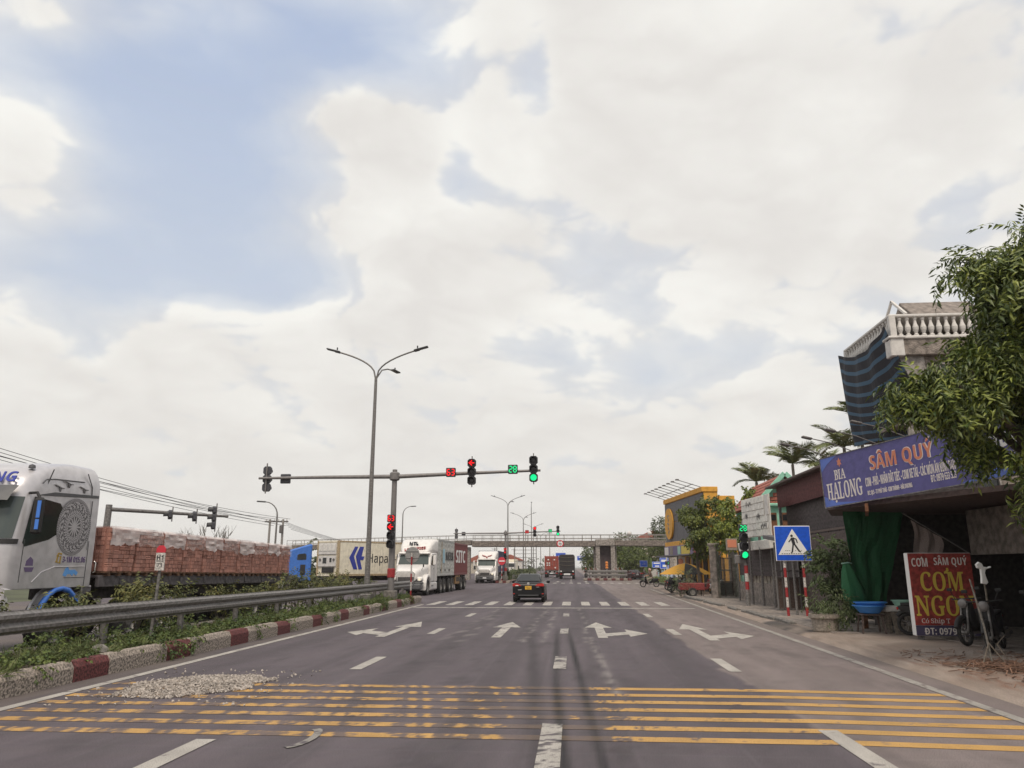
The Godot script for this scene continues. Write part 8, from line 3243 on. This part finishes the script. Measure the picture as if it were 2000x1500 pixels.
func build_houses() -> void:
	# tall narrow house
	var t := thing("tall_house", "tall narrow stained house with a white balustrade on top", "building", P(12.15, 0, 28.0))
	var b := mb()
	b.box(P(3.4, 4.9, 2.35), Vector3(5.6, 9.6, 4.3), 0.02)
	obj(b, "wall", M.wall_stained, t)
	b = mb()
	b.box(P(3.0, 9.75, 2.28), Vector3(6.3, 0.62, 4.75), 0.03)
	obj(b, "parapet_band", M.wall_stained, t)
	b = mb()
	b.box(P(3.0, 10.12, 2.28), Vector3(6.42, 0.12, 4.87), 0.03)
	obj(b, "cornice", M.wall_white, t)
	b = mb()
	b.box(P(3.0, 10.96, 2.28), Vector3(6.4, 0.12, 4.85), 0.03)
	var cut := obj(b, "coping", M.wall_white, t)
	cut.visible = true
	for q in [[P(-0.05, 9.72, -0.02), Vector3(0.5, 0.7, 0.5)], [P(-0.05, 9.72, 4.5), Vector3(0.5, 0.7, 0.5)]]:
		b = mb()
		b.box(q[0], q[1], 0.03)
		b.box(q[0] + Vector3(0, 0.36, 0), Vector3(0.62, 0.1, 0.62), 0.03)
		obj(b, "corner_block", M.wall_white, t)
	var prof := [Vector2(0.09, 0), Vector2(0.09, 0.06), Vector2(0.05, 0.1), Vector2(0.1, 0.24), Vector2(0.11, 0.34), Vector2(0.06, 0.5), Vector2(0.05, 0.6), Vector2(0.08, 0.66), Vector2(0.08, 0.72)]
	b = mb()
	b.lathe(prof, Transform3D(), 10)
	var bal := b.mesh()
	for k in 17:
		var o := obj(bal, "baluster", M.wall_white, t)
		o.position = P(-0.08, 10.18, 0.05 + k * 0.28)
	for k in 16:
		var o := obj(bal, "baluster", M.wall_white, t)
		o.position = P(0.22 + k * 0.28, 10.18, -0.02)
	for q in [P(-0.08, 10.54, -0.06), P(-0.08, 10.54, 4.62), P(6.0, 10.54, -0.06)]:
		b = mb()
		b.box(q, Vector3(0.24, 0.76, 0.2), 0.02)
		obj(b, "corner_pier", M.wall_white, t)
	b = mb()
	side_prism(b, [Vector2(-3.9, 9.9), Vector2(-3.9, 11.7), Vector2(-2.9, 12.5), Vector2(-1.9, 11.7), Vector2(-1.9, 9.9)], 1.6, 4.4, 0.02)
	obj(b, "stair_tower", M.wall_stained, t)
	b = mb()
	b.bar(P(1.3, 11.65, 4.05), P(1.3, 12.58, 2.88), 0.09, 0.09)
	b.bar(P(1.3, 12.58, 2.92), P(1.3, 11.65, 1.75), 0.09, 0.09)
	obj(b, "tower_verge", M.wall_white, t)
	# window openings on the side towards us, with a cross wall and dark room
	for q in [[1.7, 8.0, 1.4, 2.2], [1.7, 4.6, 1.4, 1.9]]:
		b = mb()
		b.box(P(q[0] + 0.6, q[1], 0.19), Vector3(q[2], q[3], 0.04))
		var wn := obj(b, "window", M.glass_dark, t)
		b = mb()
		for s in [-1.0, 1.0]:
			b.box(P(q[0] + 0.6 + s * (q[2] * 0.5 + 0.04), q[1], 0.15), Vector3(0.08, q[3] + 0.16, 0.14), 0.01)
			b.box(P(q[0] + 0.6, q[1] + s * (q[3] * 0.5 + 0.04), 0.15), Vector3(q[2], 0.08, 0.14), 0.01)
		b.box(P(q[0] + 0.6, q[1], 0.15), Vector3(0.06, q[3], 0.1))
		obj(b, "window_frame", M.wall_grey, wn)
	for k in 2:
		b = mb()
		b.box(P(0.55, 3.6 + k * 3.3, 2.3), Vector3(1.5, 0.14, 4.5), 0.02)
		obj(b, "balcony_slab", M.wall_stained, t)
	b = mb()
	b.box(P(0.55, 7.5, 0.12), Vector3(0.9, 3.9, 0.1), 0.02)
	obj(b, "balcony_screen", M.wall_grey, t)
	# striped tarpaulin hung down the balcony front
	var tp := thing("striped_tarpaulin", "navy tarpaulin with blue stripes hanging down the tall house", "tarpaulin", P(11.95, 0, 28.0))
	var n := 24
	var strips := 26
	var pt := func(i: int, j: float) -> Vector3:
		var q := float(i) / n
		var h := j / strips
		var top := 10.8 - 0.25 * q - 0.5 * sin(q * PI)
		var bottom := 6.7 - 0.3 * q + 0.12 * sin(q * 7.0)
		var sag := -0.26 * sin(q * PI) * sin(h * PI) - 0.12 * sin(q * PI * 2.0 + 0.5) * h
		var bend := pow(q, 2.5)
		return P(-0.22 - 0.1 * sin(h * PI) * (1.0 - bend) + 0.05 * sin(q * 23.0 + h * 4.0) + 1.35 * h * bend, lerpf(top, bottom, h) + sag, 4.75 - q * 4.75 - 0.28 * bend - 0.05 * sin(q * 17.0) * h - 0.9 * h * (1.0 - q))
	for j in strips:
		b = mb()
		var wide: float = 0.0
		for i in n:
			b.quad(pt.call(i, j + 1.0), pt.call(i + 1, j + 1.0), pt.call(i + 1, j), pt.call(i, j))
		obj(b, "stripe" if j % 3 == 1 else "ground_stripe", M.tarp_blue_stripe if j % 3 == 1 else M.tarp_navy, tp)
	# mint house with red roof
	t = thing("mint_house", "pale mint-green house with a red tiled gable roof", "building", P(9.9, 0, 41.0))
	b = mb()
	b.box(P(1.3, 2.5, 3.0), Vector3(2.6, 5.0, 6.0), 0.02)
	obj(b, "wall", M.wall_mint, t)
	b = mb()
	b.prism(PackedVector2Array([Vector2(-0.1, 5.0), Vector2(2.7, 5.0), Vector2(1.3, 6.45)]), Transform3D(Basis(), P(0, 0, 6.0)), 6.0)
	obj(b, "gable", M.wall_mint, t)
	for s in [-1.0, 1.0]:
		b = mb()
		var bs := Basis(Vector3(0, 0, 1), s * -0.8)
		b.box(P(1.3 + s * 0.86, 5.72, 3.0), Vector3(2.35, 0.1, 6.7), 0.02, bs)
		var rf := obj(b, "roof", M.tile_red, t)
		for j in 7:
			b = mb()
			b.box(P(1.3 + s * 0.86, 5.72, 3.0) + bs * Vector3(-1.02 + j * 0.33, 0.065, 0), Vector3(0.31, 0.04, 6.66), 0.01, bs * Basis(Vector3(0, 0, 1), s * 0.06))
			obj(b, "tile_course", M.tile_red, rf)
		b = mb()
		b.box(P(1.3 + s * 0.86, 5.76, -0.38), Vector3(2.4, 0.24, 0.06), 0.01, bs)
		obj(b, "barge_board", M.wall_mint, t)
	for j in 5:
		b = mb()
		var hw := 1.0 - j * 0.2
		b.box(P(1.3, 5.12 + j * 0.21, -0.03), Vector3(hw * 2.0, 0.19, 0.06), 0.01, Basis(Vector3(1, 0, 0), -0.2))
		obj(b, "gable_tiles", M.tile_red, t)
	for q in [0.55, 1.3, 2.05]:
		b = mb()
		b.box(P(q, 3.8, -0.02), Vector3(0.5, 1.6, 0.06))
		var w := obj(b, "window", M.shutter_brown, t)
		b = mb()
		b.box(P(q, 4.35, -0.06), Vector3(0.4, 0.3, 0.03))
		obj(b, "pane", M.glass_dark, w)
	b = mb()
	b.box(P(1.3, 5.0, 3.0), Vector3(2.9, 0.16, 6.5), 0.04)
	obj(b, "cornice", M.wall_mint, t)


func build_trees() -> void:
	# big tree at the right edge
	var big := sprig_mesh(11, 0.165, 0.024, 0.4, Color(0.035, 0.06, 0.016), Color(0.17, 0.19, 0.055), 0.85, 91)
	var at := P(9.15, 0.0, 15.3)
	var lobes := []
	for q in [[8.48, 7.26, 13.83, 0.64, 0.64], [7.79, 6.31, 13.64, 0.59, 0.68], [8.31, 5.65, 14.05, 0.93, 0.93], [7.57, 5.45, 13.72, 0.54, 0.45], [6.7, 4.7, 13.59, 0.63, 0.36], [6.33, 4.62, 14.06, 0.48, 0.26], [7.48, 4.43, 14.79, 0.43, 0.33], [7.36, 3.75, 14.62, 0.27, 0.44], [8.65, 4.96, 14.57, 0.67, 0.5], [8.0, 3.76, 13.81, 0.15, 0.5], [9.4, 6.38, 14.25, 1.41, 1.69], [9.22, 4.54, 13.89, 1.01, 1.1], [7.68, 4.95, 13.74, 0.6, 0.4], [8.23, 6.6, 13.65, 0.54, 0.72], [7.95, 3.09, 13.8, 0.27, 0.55], [8.09, 7.29, 14.8, 0.31, 0.35]]:
		lobes.append([P(q[0] + 0.1, q[1] + 0.3, q[2]) - at, Vector3(q[3], q[4], q[3]) * 0.82])
	tree("shade_tree", "large dark leafy tree overhanging the banner", at, lobes, 3.4, 0.24, big, 6600, 1.0, M.leaf, 911, [Color(1.5, 1.5, 0.9), Color(0.6, 0.7, 0.58)], "", 0.17)
	# round trees in front of the showroom
	var mid := sprig_mesh(7, 0.2, 0.055, 0.4, Color(0.05, 0.075, 0.02), Color(0.12, 0.14, 0.035), 0.5, 92)
	tree("round_tree", "dark round tree in front of the grey showroom", P(8.2, 0.05, 51.5), [[Vector3(-0.3, 4.3, 0), Vector3(1.4, 1.3, 1.4)], [Vector3(0.8, 5.0, 0), Vector3(1.3, 1.2, 1.3)], [Vector3(0.3, 3.4, 0.4), Vector3(1.3, 0.9, 1.2)], [Vector3(1.6, 3.8, 0), Vector3(1.1, 1.1, 1.2)]], 2.2, 0.13, mid, 2000, 0.9, M.leaf, 921, [Color(1.5, 1.4, 0.9), Color(0.7, 0.75, 0.65)], "trees by the showroom", 0.2)
	tree("round_tree", "bright green bushy tree left of the tiled board", P(10.4, 0.05, 44.5), [[Vector3(-0.2, 4.6, 0), Vector3(1.5, 1.3, 1.4)], [Vector3(1.2, 5.1, 0), Vector3(1.3, 1.1, 1.4)], [Vector3(0.4, 3.6, 0.3), Vector3(1.5, 0.9, 1.3)], [Vector3(-1.1, 3.7, 0.2), Vector3(0.9, 0.9, 1.1)], [Vector3(2.6, 4.2, 0), Vector3(1.2, 1.2, 1.2)]], 2.4, 0.14, mid, 2600, 0.9, M.leaf, 922, [Color(2.3, 2.1, 1.0), Color(1.0, 1.1, 0.75)], "trees by the showroom", 0.2)
	tree("round_tree", "tall thin tree behind the right end of the footbridge", P(15.2, 0, 132.0), [[Vector3(0, 8.2, 0), Vector3(1.6, 1.9, 1.6)], [Vector3(-0.5, 6.3, 0), Vector3(1.7, 1.4, 1.6)], [Vector3(1.2, 6.6, 0), Vector3(1.2, 1.5, 1.4)]], 4.2, 0.2, mid, 900, 1.3, M.leaf_dull, 923, [Color(0.8, 0.85, 0.8), Color(0.45, 0.5, 0.5)], "trees beyond the footbridge")
	tree("round_tree", "light green round tree right of the bridge pier", P(9.4, 0, 126.0), [[Vector3(0, 3.0, 0), Vector3(2.4, 1.8, 2.0)], [Vector3(-1.0, 2.0, 0), Vector3(1.6, 1.4, 1.5)], [Vector3(1.2, 2.2, 0), Vector3(1.6, 1.4, 1.5)]], 1.4, 0.16, mid, 1100, 1.3, M.leaf, 924, [Color(1.4, 1.4, 1.0), Color(0.7, 0.8, 0.7)], "trees beyond the footbridge")
	tree("round_tree", "darker tall tree behind the light green one", P(9.6, 0, 140.0), [[Vector3(0, 5.5, 0), Vector3(3.0, 2.2, 2.5)], [Vector3(-2.0, 4.6, 0), Vector3(2.2, 1.9, 2.0)], [Vector3(2.4, 4.4, 0), Vector3(2.2, 1.9, 2.0)]], 3.0, 0.2, mid, 1100, 1.5, M.leaf_dull, 925, [Color(0.95, 1, 0.9), Color(0.5, 0.55, 0.5)], "trees beyond the footbridge")
	tree("round_tree", "round green tree left of the bridge pier", P(3.9, 0, 150.0), [[Vector3(0, 4.4, 0), Vector3(1.9, 1.9, 1.9)], [Vector3(-0.8, 2.8, 0), Vector3(1.5, 1.5, 1.5)], [Vector3(0.9, 2.4, 0), Vector3(1.5, 1.4, 1.5)]], 1.6, 0.18, mid, 900, 1.3, M.leaf, 926, [Color(1.2, 1.2, 0.9), Color(0.6, 0.7, 0.6)], "trees beyond the footbridge")
	tree("round_tree", "tree behind the blue direction signs", P(13.6, 0, 122.0), [[Vector3(0, 3.4, 0), Vector3(1.8, 1.9, 1.8)], [Vector3(0.9, 4.6, 0), Vector3(1.5, 1.4, 1.5)]], 1.6, 0.18, mid, 800, 1.2, M.leaf_dull, 927, [Color(1, 1, 0.9), Color(0.55, 0.6, 0.55)], "trees beyond the footbridge")
	# palms
	palm("areca palm with ragged fronds above the tiled board", P(11.6, 0, 48.5), 7.0, 1.9, 11, 1)
	palm("tall areca palm left of the red fascia", P(13.9, 0, 48.5), 8.1, 2.1, 12, 2)
	palm("areca palm just left of the banner's corner", P(15.9, 0, 49.0), 7.8, 1.9, 12, 3)
	palm("areca palm between the banner lamps and the tall house", P(15.2, 0, 43.0), 8.3, 2.1, 12, 4)
	palm("highest areca palm beside the striped tarpaulin", P(16.0, 0, 42.5), 9.8, 1.8, 11, 5)
	# banana clump
	var t := thing("banana_plant", "banana clump with broad leaves left of the blue signs", "banana plant", P(11.7, 0, 121.0))
	for k in 11:
		var b := mb()
		b.coloured = true
		blade(b, Transform3D(Basis(Vector3.UP, k * 2.2) * Basis(Vector3(1, 0, 0), rr(0.25, 0.9)), Vector3(rr(-0.4, 0.4), 1.0, rr(-0.3, 0.3))), rr(1.9, 2.7), 0.28, Color(0.1, 0.16, 0.05).lerp(Color(0.16, 0.22, 0.08), rng.randf()), 0.45)
		obj(b, "leaf", M.leaf, t)
	var bs := mb()
	bs.tube([Vector3(0, -0.1, 0), Vector3(0.05, 1.3, 0)], [0.2, 0.13], 8)
	obj(bs, "stem", M.bark_grey, t)
	# bare tree behind the bricks
	t = thing("bare_tree", "leafless grey tree behind the brick load", "tree", P(-29.5, -0.1, 60.0))
	var b := mb()
	limb(b, Vector3.ZERO, Vector3(0.2, 2.6, 0), 0.16, 0.12, 0.03)
	for k in 9:
		var a0 := TAU * k / 9.0
		var p := Vector3(0.2, 2.3, 0)
		var m := p + Vector3(cos(a0) * rr(0.8, 1.9), rr(0.9, 1.7), sin(a0) * 0.9)
		limb(b, p, m, 0.08, 0.04, 0.1, 5)
		for j in 4:
			var e := m + Vector3(cos(a0 + rr(-0.9, 0.9)) * rr(0.3, 0.9), rr(0.5, 1.3), rr(-0.5, 0.5))
			limb(b, m, e, 0.035, 0.015, 0.12, 4)
			for i in 2:
				limb(b, m.lerp(e, 0.7), e + Vector3(rr(-0.4, 0.4), rr(0.1, 0.6), rr(-0.2, 0.2)), 0.018, 0.008, 0.1, 4)
	obj(b, "branches", M.bark_grey, t)
	# far-off woods and village along the horizon
	var wood := sprig_mesh(6, 0.8, 0.28, 1.4, Color(0.05, 0.07, 0.03), Color(0.09, 0.11, 0.045), 0.5, 95)
	var fl := []
	for k in 70:
		var x := -420.0 + k * 6.0 + rr(-2, 2)
		fl.append([P(x, rr(1.5, 3.0), rr(330, 420)), Vector3(rr(4, 7), rr(2.0, 4.6), 4.0)])
	for k in 60:
		fl.append([P(26.0 + k * 7.0 + rr(-2, 2), rr(2.0, 4.0), rr(230, 330)), Vector3(rr(4, 7), rr(3, 6.5), 4.0)])
	for k in 30:
		fl.append([P(-46.0 + rr(-6, 6), rr(1.5, 3), 120.0 + k * 8.0), Vector3(rr(2, 4), rr(1.5, 3.5), 4.0)])
	tag(crown(null, "treeline", wood, fl, 5200, 1.2, M.leaf_dull, 951, [Color(1, 1, 1), Color(0.6, 0.65, 0.6)], "stuff"), "far hazy band of trees along the horizon", "trees")


func build_junction() -> void:
	# rider crossing, standing man at the stall, umbrella, cart, bikes
	var rm := rider_mesh(Color(0.1, 0.065, 0.05), Color(0.22, 0.19, 0.16), Color(0.5, 0.3, 0.24))
	motorbike("dark motorbike ridden across the mouth of the side road", P(7.2, 0, 74.0), -1.5, M.black_paint)
	var p := obj(rm, "person", M.body)
	p.position = P(7.28, 0.0, 74.0)
	p.rotation.y = -1.5
	tag(p, "person in a brown top and pale helmet riding across the side road", "person")
	motorbike("tiny motorbike far up the right lane", P(2.1, 0, 122.0), 0.0, M.black_paint)
	p = obj(rider_mesh(Color(0.05, 0.045, 0.045), Color(0.04, 0.04, 0.05), Color(0.3, 0.1, 0.07)), "person", M.body)
	p.position = P(2.1, 0, 122.1)
	tag(p, "far person in dark clothes riding towards the junction", "person")
	p = obj(standing_mesh(), "person", M.body)
	p.position = P(7.0, 0.06, 56.2)
	tag(p, "person in a light blue shirt bending under the yellow umbrella", "person")
	var t := thing("market_umbrella", "big yellow and black sunshade beside the parked motorbikes", "umbrella", P(7.75, -0.1, 54.2))
	var b := mb()
	b.lathe([Vector2(0.03, 0), Vector2(0.025, 2.2), Vector2(0, 2.25)], Transform3D(), 8)
	obj(b, "pole", M.zinc, t)
	for k in 8:
		b = mb()
		var a0 := TAU * k / 8.0 + 0.2
		var a1 := TAU * (k + 1) / 8.0 + 0.2
		for j in 4:
			var r0 := 1.8 * j / 4.0
			var r1 := 1.8 * (j + 1) / 4.0
			var y0 := 2.2 - 0.75 * pow(j / 4.0, 1.5)
			var y1 := 2.2 - 0.75 * pow((j + 1) / 4.0, 1.5)
			var c0 := Vector3(cos(a0), 0, sin(a0))
			var c1 := Vector3(cos(a1), 0, sin(a1))
			b.quad(c0 * r0 + Vector3(0, y0, 0), c1 * r0 + Vector3(0, y0, 0), c1 * r1 + Vector3(0, y1, 0), c0 * r1 + Vector3(0, y1, 0))
		obj(b, "canopy_panel", M.cloth_black if k % 4 == 1 else M.cloth_yellow, t)
	t = thing("red_cart", "old red handcart loaded with cut plants", "cart", P(7.3, 0.05, 49.0))
	b = mb()
	b.box(Vector3(0, 0.62, 0), Vector3(1.5, 0.42, 0.9), 0.03)
	obj(b, "tray", M.cart_red, t)
	for s in [-1.0, 1.0]:
		wheel(t, Vector3(0.0, 0.28, s * 0.46), 0.28, 0.08)
	t.get_child(1).rotation.y = PI / 2
	t.get_child(2).rotation.y = PI / 2
	b = mb()
	for x in [-0.65, 0.65]:
		b.bar(Vector3(x, 0, 0.35), Vector3(x, 0.45, 0.35), 0.05)
		b.bar(Vector3(x, 0, -0.35), Vector3(x, 0.45, -0.35), 0.05)
	obj(b, "legs", M.iron_brown, t)
	b = mb()
	b.bar(Vector3(0.7, 0.75, 0.35), Vector3(1.3, 0.95, 0.35), 0.04)
	b.bar(Vector3(0.7, 0.75, -0.35), Vector3(1.3, 0.95, -0.35), 0.04)
	obj(b, "handles", M.iron_brown, t)
	var h := thing("cut_plants", "heap of cut green plants on the red handcart", "plants", P(6.95, 0.85, 49.0))
	crown(h, "foliage", sprig_mesh(7, 0.16, 0.014, 0.4, Color(0.09, 0.12, 0.06), Color(0.16, 0.18, 0.1), 0.5, 71), [[Vector3(0, 0.35, 0), Vector3(0.4, 0.5, 0.4)], [Vector3(-0.35, -0.1, 0.2), Vector3(0.3, 0.35, 0.3)]], 130, 1.0, M.leaf_dull, 711)
	var bikes := [["red motorbike parked just behind the handcart", 8.55, 52.3, 1.3, "cart_red"], ["dark motorbike parked under the umbrella's near edge", 8.3, 57.6, 1.0, "cab_dark"], ["maroon motorbike parked beyond the umbrella", 7.9, 60.6, 1.6, "maroon_paint"], ["dark motorbike at the bending man's hands", 7.65, 56.8, 1.57, "black_paint"], ["white sack-laden motorbike parked by the brown gate", 8.9, 48.6, 0.4, "white_flat"]]
	for q in bikes:
		motorbike(q[0], P(q[1], 0.08, q[2]), q[3], M[q[4]], 0.06)
	# grass corner with red and white kerb
	var g := setting("corner_island")
	b = mb()
	b.prism(PackedVector2Array([Vector2(9.3, -78), Vector2(13.5, -78), Vector2(14.5, -118), Vector2(10.0, -118)]), Transform3D(Basis(Vector3(1, 0, 0), Vector3(0, 0, 1), Vector3(0, -1, 0)), Vector3(0, 0.2, 0)), 0.25)
	obj(b, "grass_surface", M.field, g)
	for k in 5:
		b = mb()
		b.box(P(9.1 + 0.55 + k * 1.05, 0.14, 77.7), Vector3(1.03, 0.34, 0.25), 0.04)
		obj(b, "painted_kerb_stone", M.kerb_red if k % 2 == 0 else M.kerb_white, g)
	var tuft := mb()
	tuft.coloured = true
	for k in 8:
		blade(tuft, Transform3D(Basis(Vector3.UP, k * 2.4) * Basis(Vector3(1, 0, 0), 0.2 + 0.06 * k), Vector3.ZERO), 0.5, 0.02, Color(0.11, 0.15, 0.045).lerp(Color(0.17, 0.19, 0.07), k / 8.0), 0.3)
	tag(crown(null, "grass", tuft.mesh(), [[P(11.5, 0.2, 90.0), Vector3(2.0, 0.05, 11.0)], [P(12.0, 0.2, 105.0), Vector3(2.0, 0.05, 11.0)]], 900, 1.0, M.leaf_dull, 79, [Color(1.1, 1.1, 1), Color(0.7, 0.75, 0.7)], "stuff"), "tall grass on the corner island by the blue signs", "grass")
	# painted low wall behind the maroon car
	t = thing("painted_wall", "low pale blue painted wall beyond the maroon car", "wall", P(7.6, 0, 127.0))
	for k in 5:
		b = mb()
		b.box(Vector3(1.0 + k * 2.02, 0.75, 0), Vector3(2.0, 1.5, 0.2), 0.02)
		obj(b, "wall_panel", M.mural if k % 2 else M.wall_white, t)
	# far houses
	var far := [["cream block behind the footbridge's right span", 15.5, 150.0, 6.5, 7.2, 6.0, "wall_cream", "tile_red"], ["small white house under a red roof beyond the far median", -16.5, 205.0, 6.5, 3.6, 6.0, "wall_white", "tile_red"], ["long white low shed beyond the far signal mast", -26.0, 230.0, 12.0, 3.4, 6.0, "wall_cream", "tile_red"], ["pale two-storey house right of the far road", 16.0, 215.0, 8.0, 6.4, 7.0, "wall_cream", "roof_brown"], ["small cream house behind the banana clump", 17.5, 128.0, 5.0, 4.2, 5.0, "wall_cream", "tile_red"]]
	for q in far:
		t = thing("far_house", q[0], "building", P(q[1], 0, q[2]))
		b = mb()
		b.box(P(0, q[4] * 0.5, q[5] * 0.5), Vector3(q[3], q[4], q[5]), 0.03)
		obj(b, "wall", M[q[6]], t)
		b = mb()
		b.prism(PackedVector2Array([Vector2(-q[3] * 0.56, q[4]), Vector2(q[3] * 0.56, q[4]), Vector2(0, q[4] + q[3] * 0.24)]), Transform3D(Basis(), P(0, 0, q[5] + 0.3)), q[5] + 0.6)
		obj(b, "roof", M[q[7]], t)
		var cols := int(q[3] / 1.8)
		for j in int(q[4] / 3.0):
			for k in cols:
				b = mb()
				b.box(P(-q[3] * 0.5 + (k + 0.5) * q[3] / cols, 1.7 + j * 3.1, -0.02), Vector3(0.8, 1.2, 0.06), 0.0)
				var w := obj(b, "window", M.wall_white, t)
				b = mb()
				b.box(P(-q[3] * 0.5 + (k + 0.5) * q[3] / cols, 1.7 + j * 3.1, -0.06), Vector3(0.64, 1.04, 0.03), 0.0)
				obj(b, "pane", M.glass_dark, w)
	# distant lorry in the oncoming lane and lattice gantry
	t = thing("box_lorry", "distant white lorry cab in the oncoming lane", "lorry", P(-14.2, 0, 176.0))
	b = mb()
	side_prism(b, [Vector2(0, 0.6), Vector2(0, 1.9), Vector2(-0.3, 2.9), Vector2(-2.1, 3.0), Vector2(-2.1, 0.6)], -1.2, 1.2, 0.1)
	obj(b, "cab", M.white_paint, t)
	b = mb()
	b.box(Vector3(0, 2.25, -6.0), Vector3(2.4, 2.7, 7.4), 0.03)
	obj(b, "box_body", M.cream_container, t)
	b = mb()
	b.box(Vector3(0, 2.3, -0.08), Vector3(2.1, 0.8, 0.1), 0.0, Basis(Vector3(1, 0, 0), -0.3))
	obj(b, "windscreen", M.glass_dark, t)
	chassis(t, -0.5, -9.6, 0.95, [-1.2, -7.4, -8.6], M.chassis)
	t = thing("sign_gantry", "thin lattice sign gantry behind the footbridge", "gantry", P(-9.5, 0, 158.0))
	for s in [-2.2, 2.2]:
		b = mb()
		b.bar(Vector3(s, 0, 0), Vector3(s, 6.2, 0), 0.16)
		obj(b, "leg", M.zinc_dark, t)
	for k in 5:
		b = mb()
		b.bar(Vector3(-2.2, 3.0 + k * 0.75, 0), Vector3(2.2, 3.0 + k * 0.75, 0), 0.09)
		obj(b, "rung", M.zinc_dark, t)
	# globe lamps on the bridge
	for k in 2:
		t = thing("globe_lamp", ["white globe lamp on the footbridge above the pier", "white globe lamp at the footbridge's right end"][k], "lamp", P([8.6, 11.6][k], 5.5, 116.2))
		b = mb()
		b.lathe([Vector2(0.04, 0), Vector2(0.04, 0.95)], Transform3D(), 6)
		obj(b, "stem", M.zinc, t)
		b = mb()
		b.lathe([Vector2(0, 0.9), Vector2(0.2, 0.98), Vector2(0.3, 1.15), Vector2(0.32, 1.25), Vector2(0.27, 1.42), Vector2(0.14, 1.53), Vector2(0, 1.56)], Transform3D(), 16)
		obj(b, "globe", M.wall_white, t)
	# distant utility poles
	for k in 6:
		t = thing("far_utility_pole", ["first thin utility pole beyond the far signal mast", "second thin utility pole beyond the far signal mast", "third thin utility pole beyond the far signal mast", "thin utility pole above the red container", "next thin utility pole past the red container", "last thin utility pole up the road"][k], "utility pole", P([-19.0, -21.0, -18.0, -12.0, -6.6, 7.5][k], 0, [190.0, 215.0, 240.0, 200.0, 230.0, 210.0][k]), 0, "utility poles far up the road")
		b = mb()
		b.lathe([Vector2(0.14, 0), Vector2(0.1, [6.5, 9.0, 7.5, 11.0, 12.0, 7.0][k]), Vector2(0, [6.52, 9.02, 7.52, 11.02, 12.02, 7.02][k])], Transform3D(), 8)
		obj(b, "pole", M.pole_concrete, t)
		b = mb()
		b.box(Vector3(0, [6.2, 8.6, 7.1, 10.6, 11.6, 6.7][k], 0.12), Vector3(1.6, 0.1, 0.1))
		obj(b, "crossarm", M.iron, t)


func _ready() -> void:
	rng.seed = 20240
	noise.seed = 3
	noise.frequency = 0.35
	noise.fractal_octaves = 4
	fine.seed = 11
	fine.frequency = 0.6
	fine.fractal_octaves = 3
	set_stage()
	make_materials()
	build_ground()
	print("ground ", Time.get_ticks_msec())
	build_median()
	build_street()
	build_bridge()
	build_vehicles()
	build_signs()
	build_showroom()
	build_yard()
	build_red_shop()
	build_restaurant()
	build_houses()
	build_trees()
	build_junction()
	print("street ", Time.get_ticks_msec())
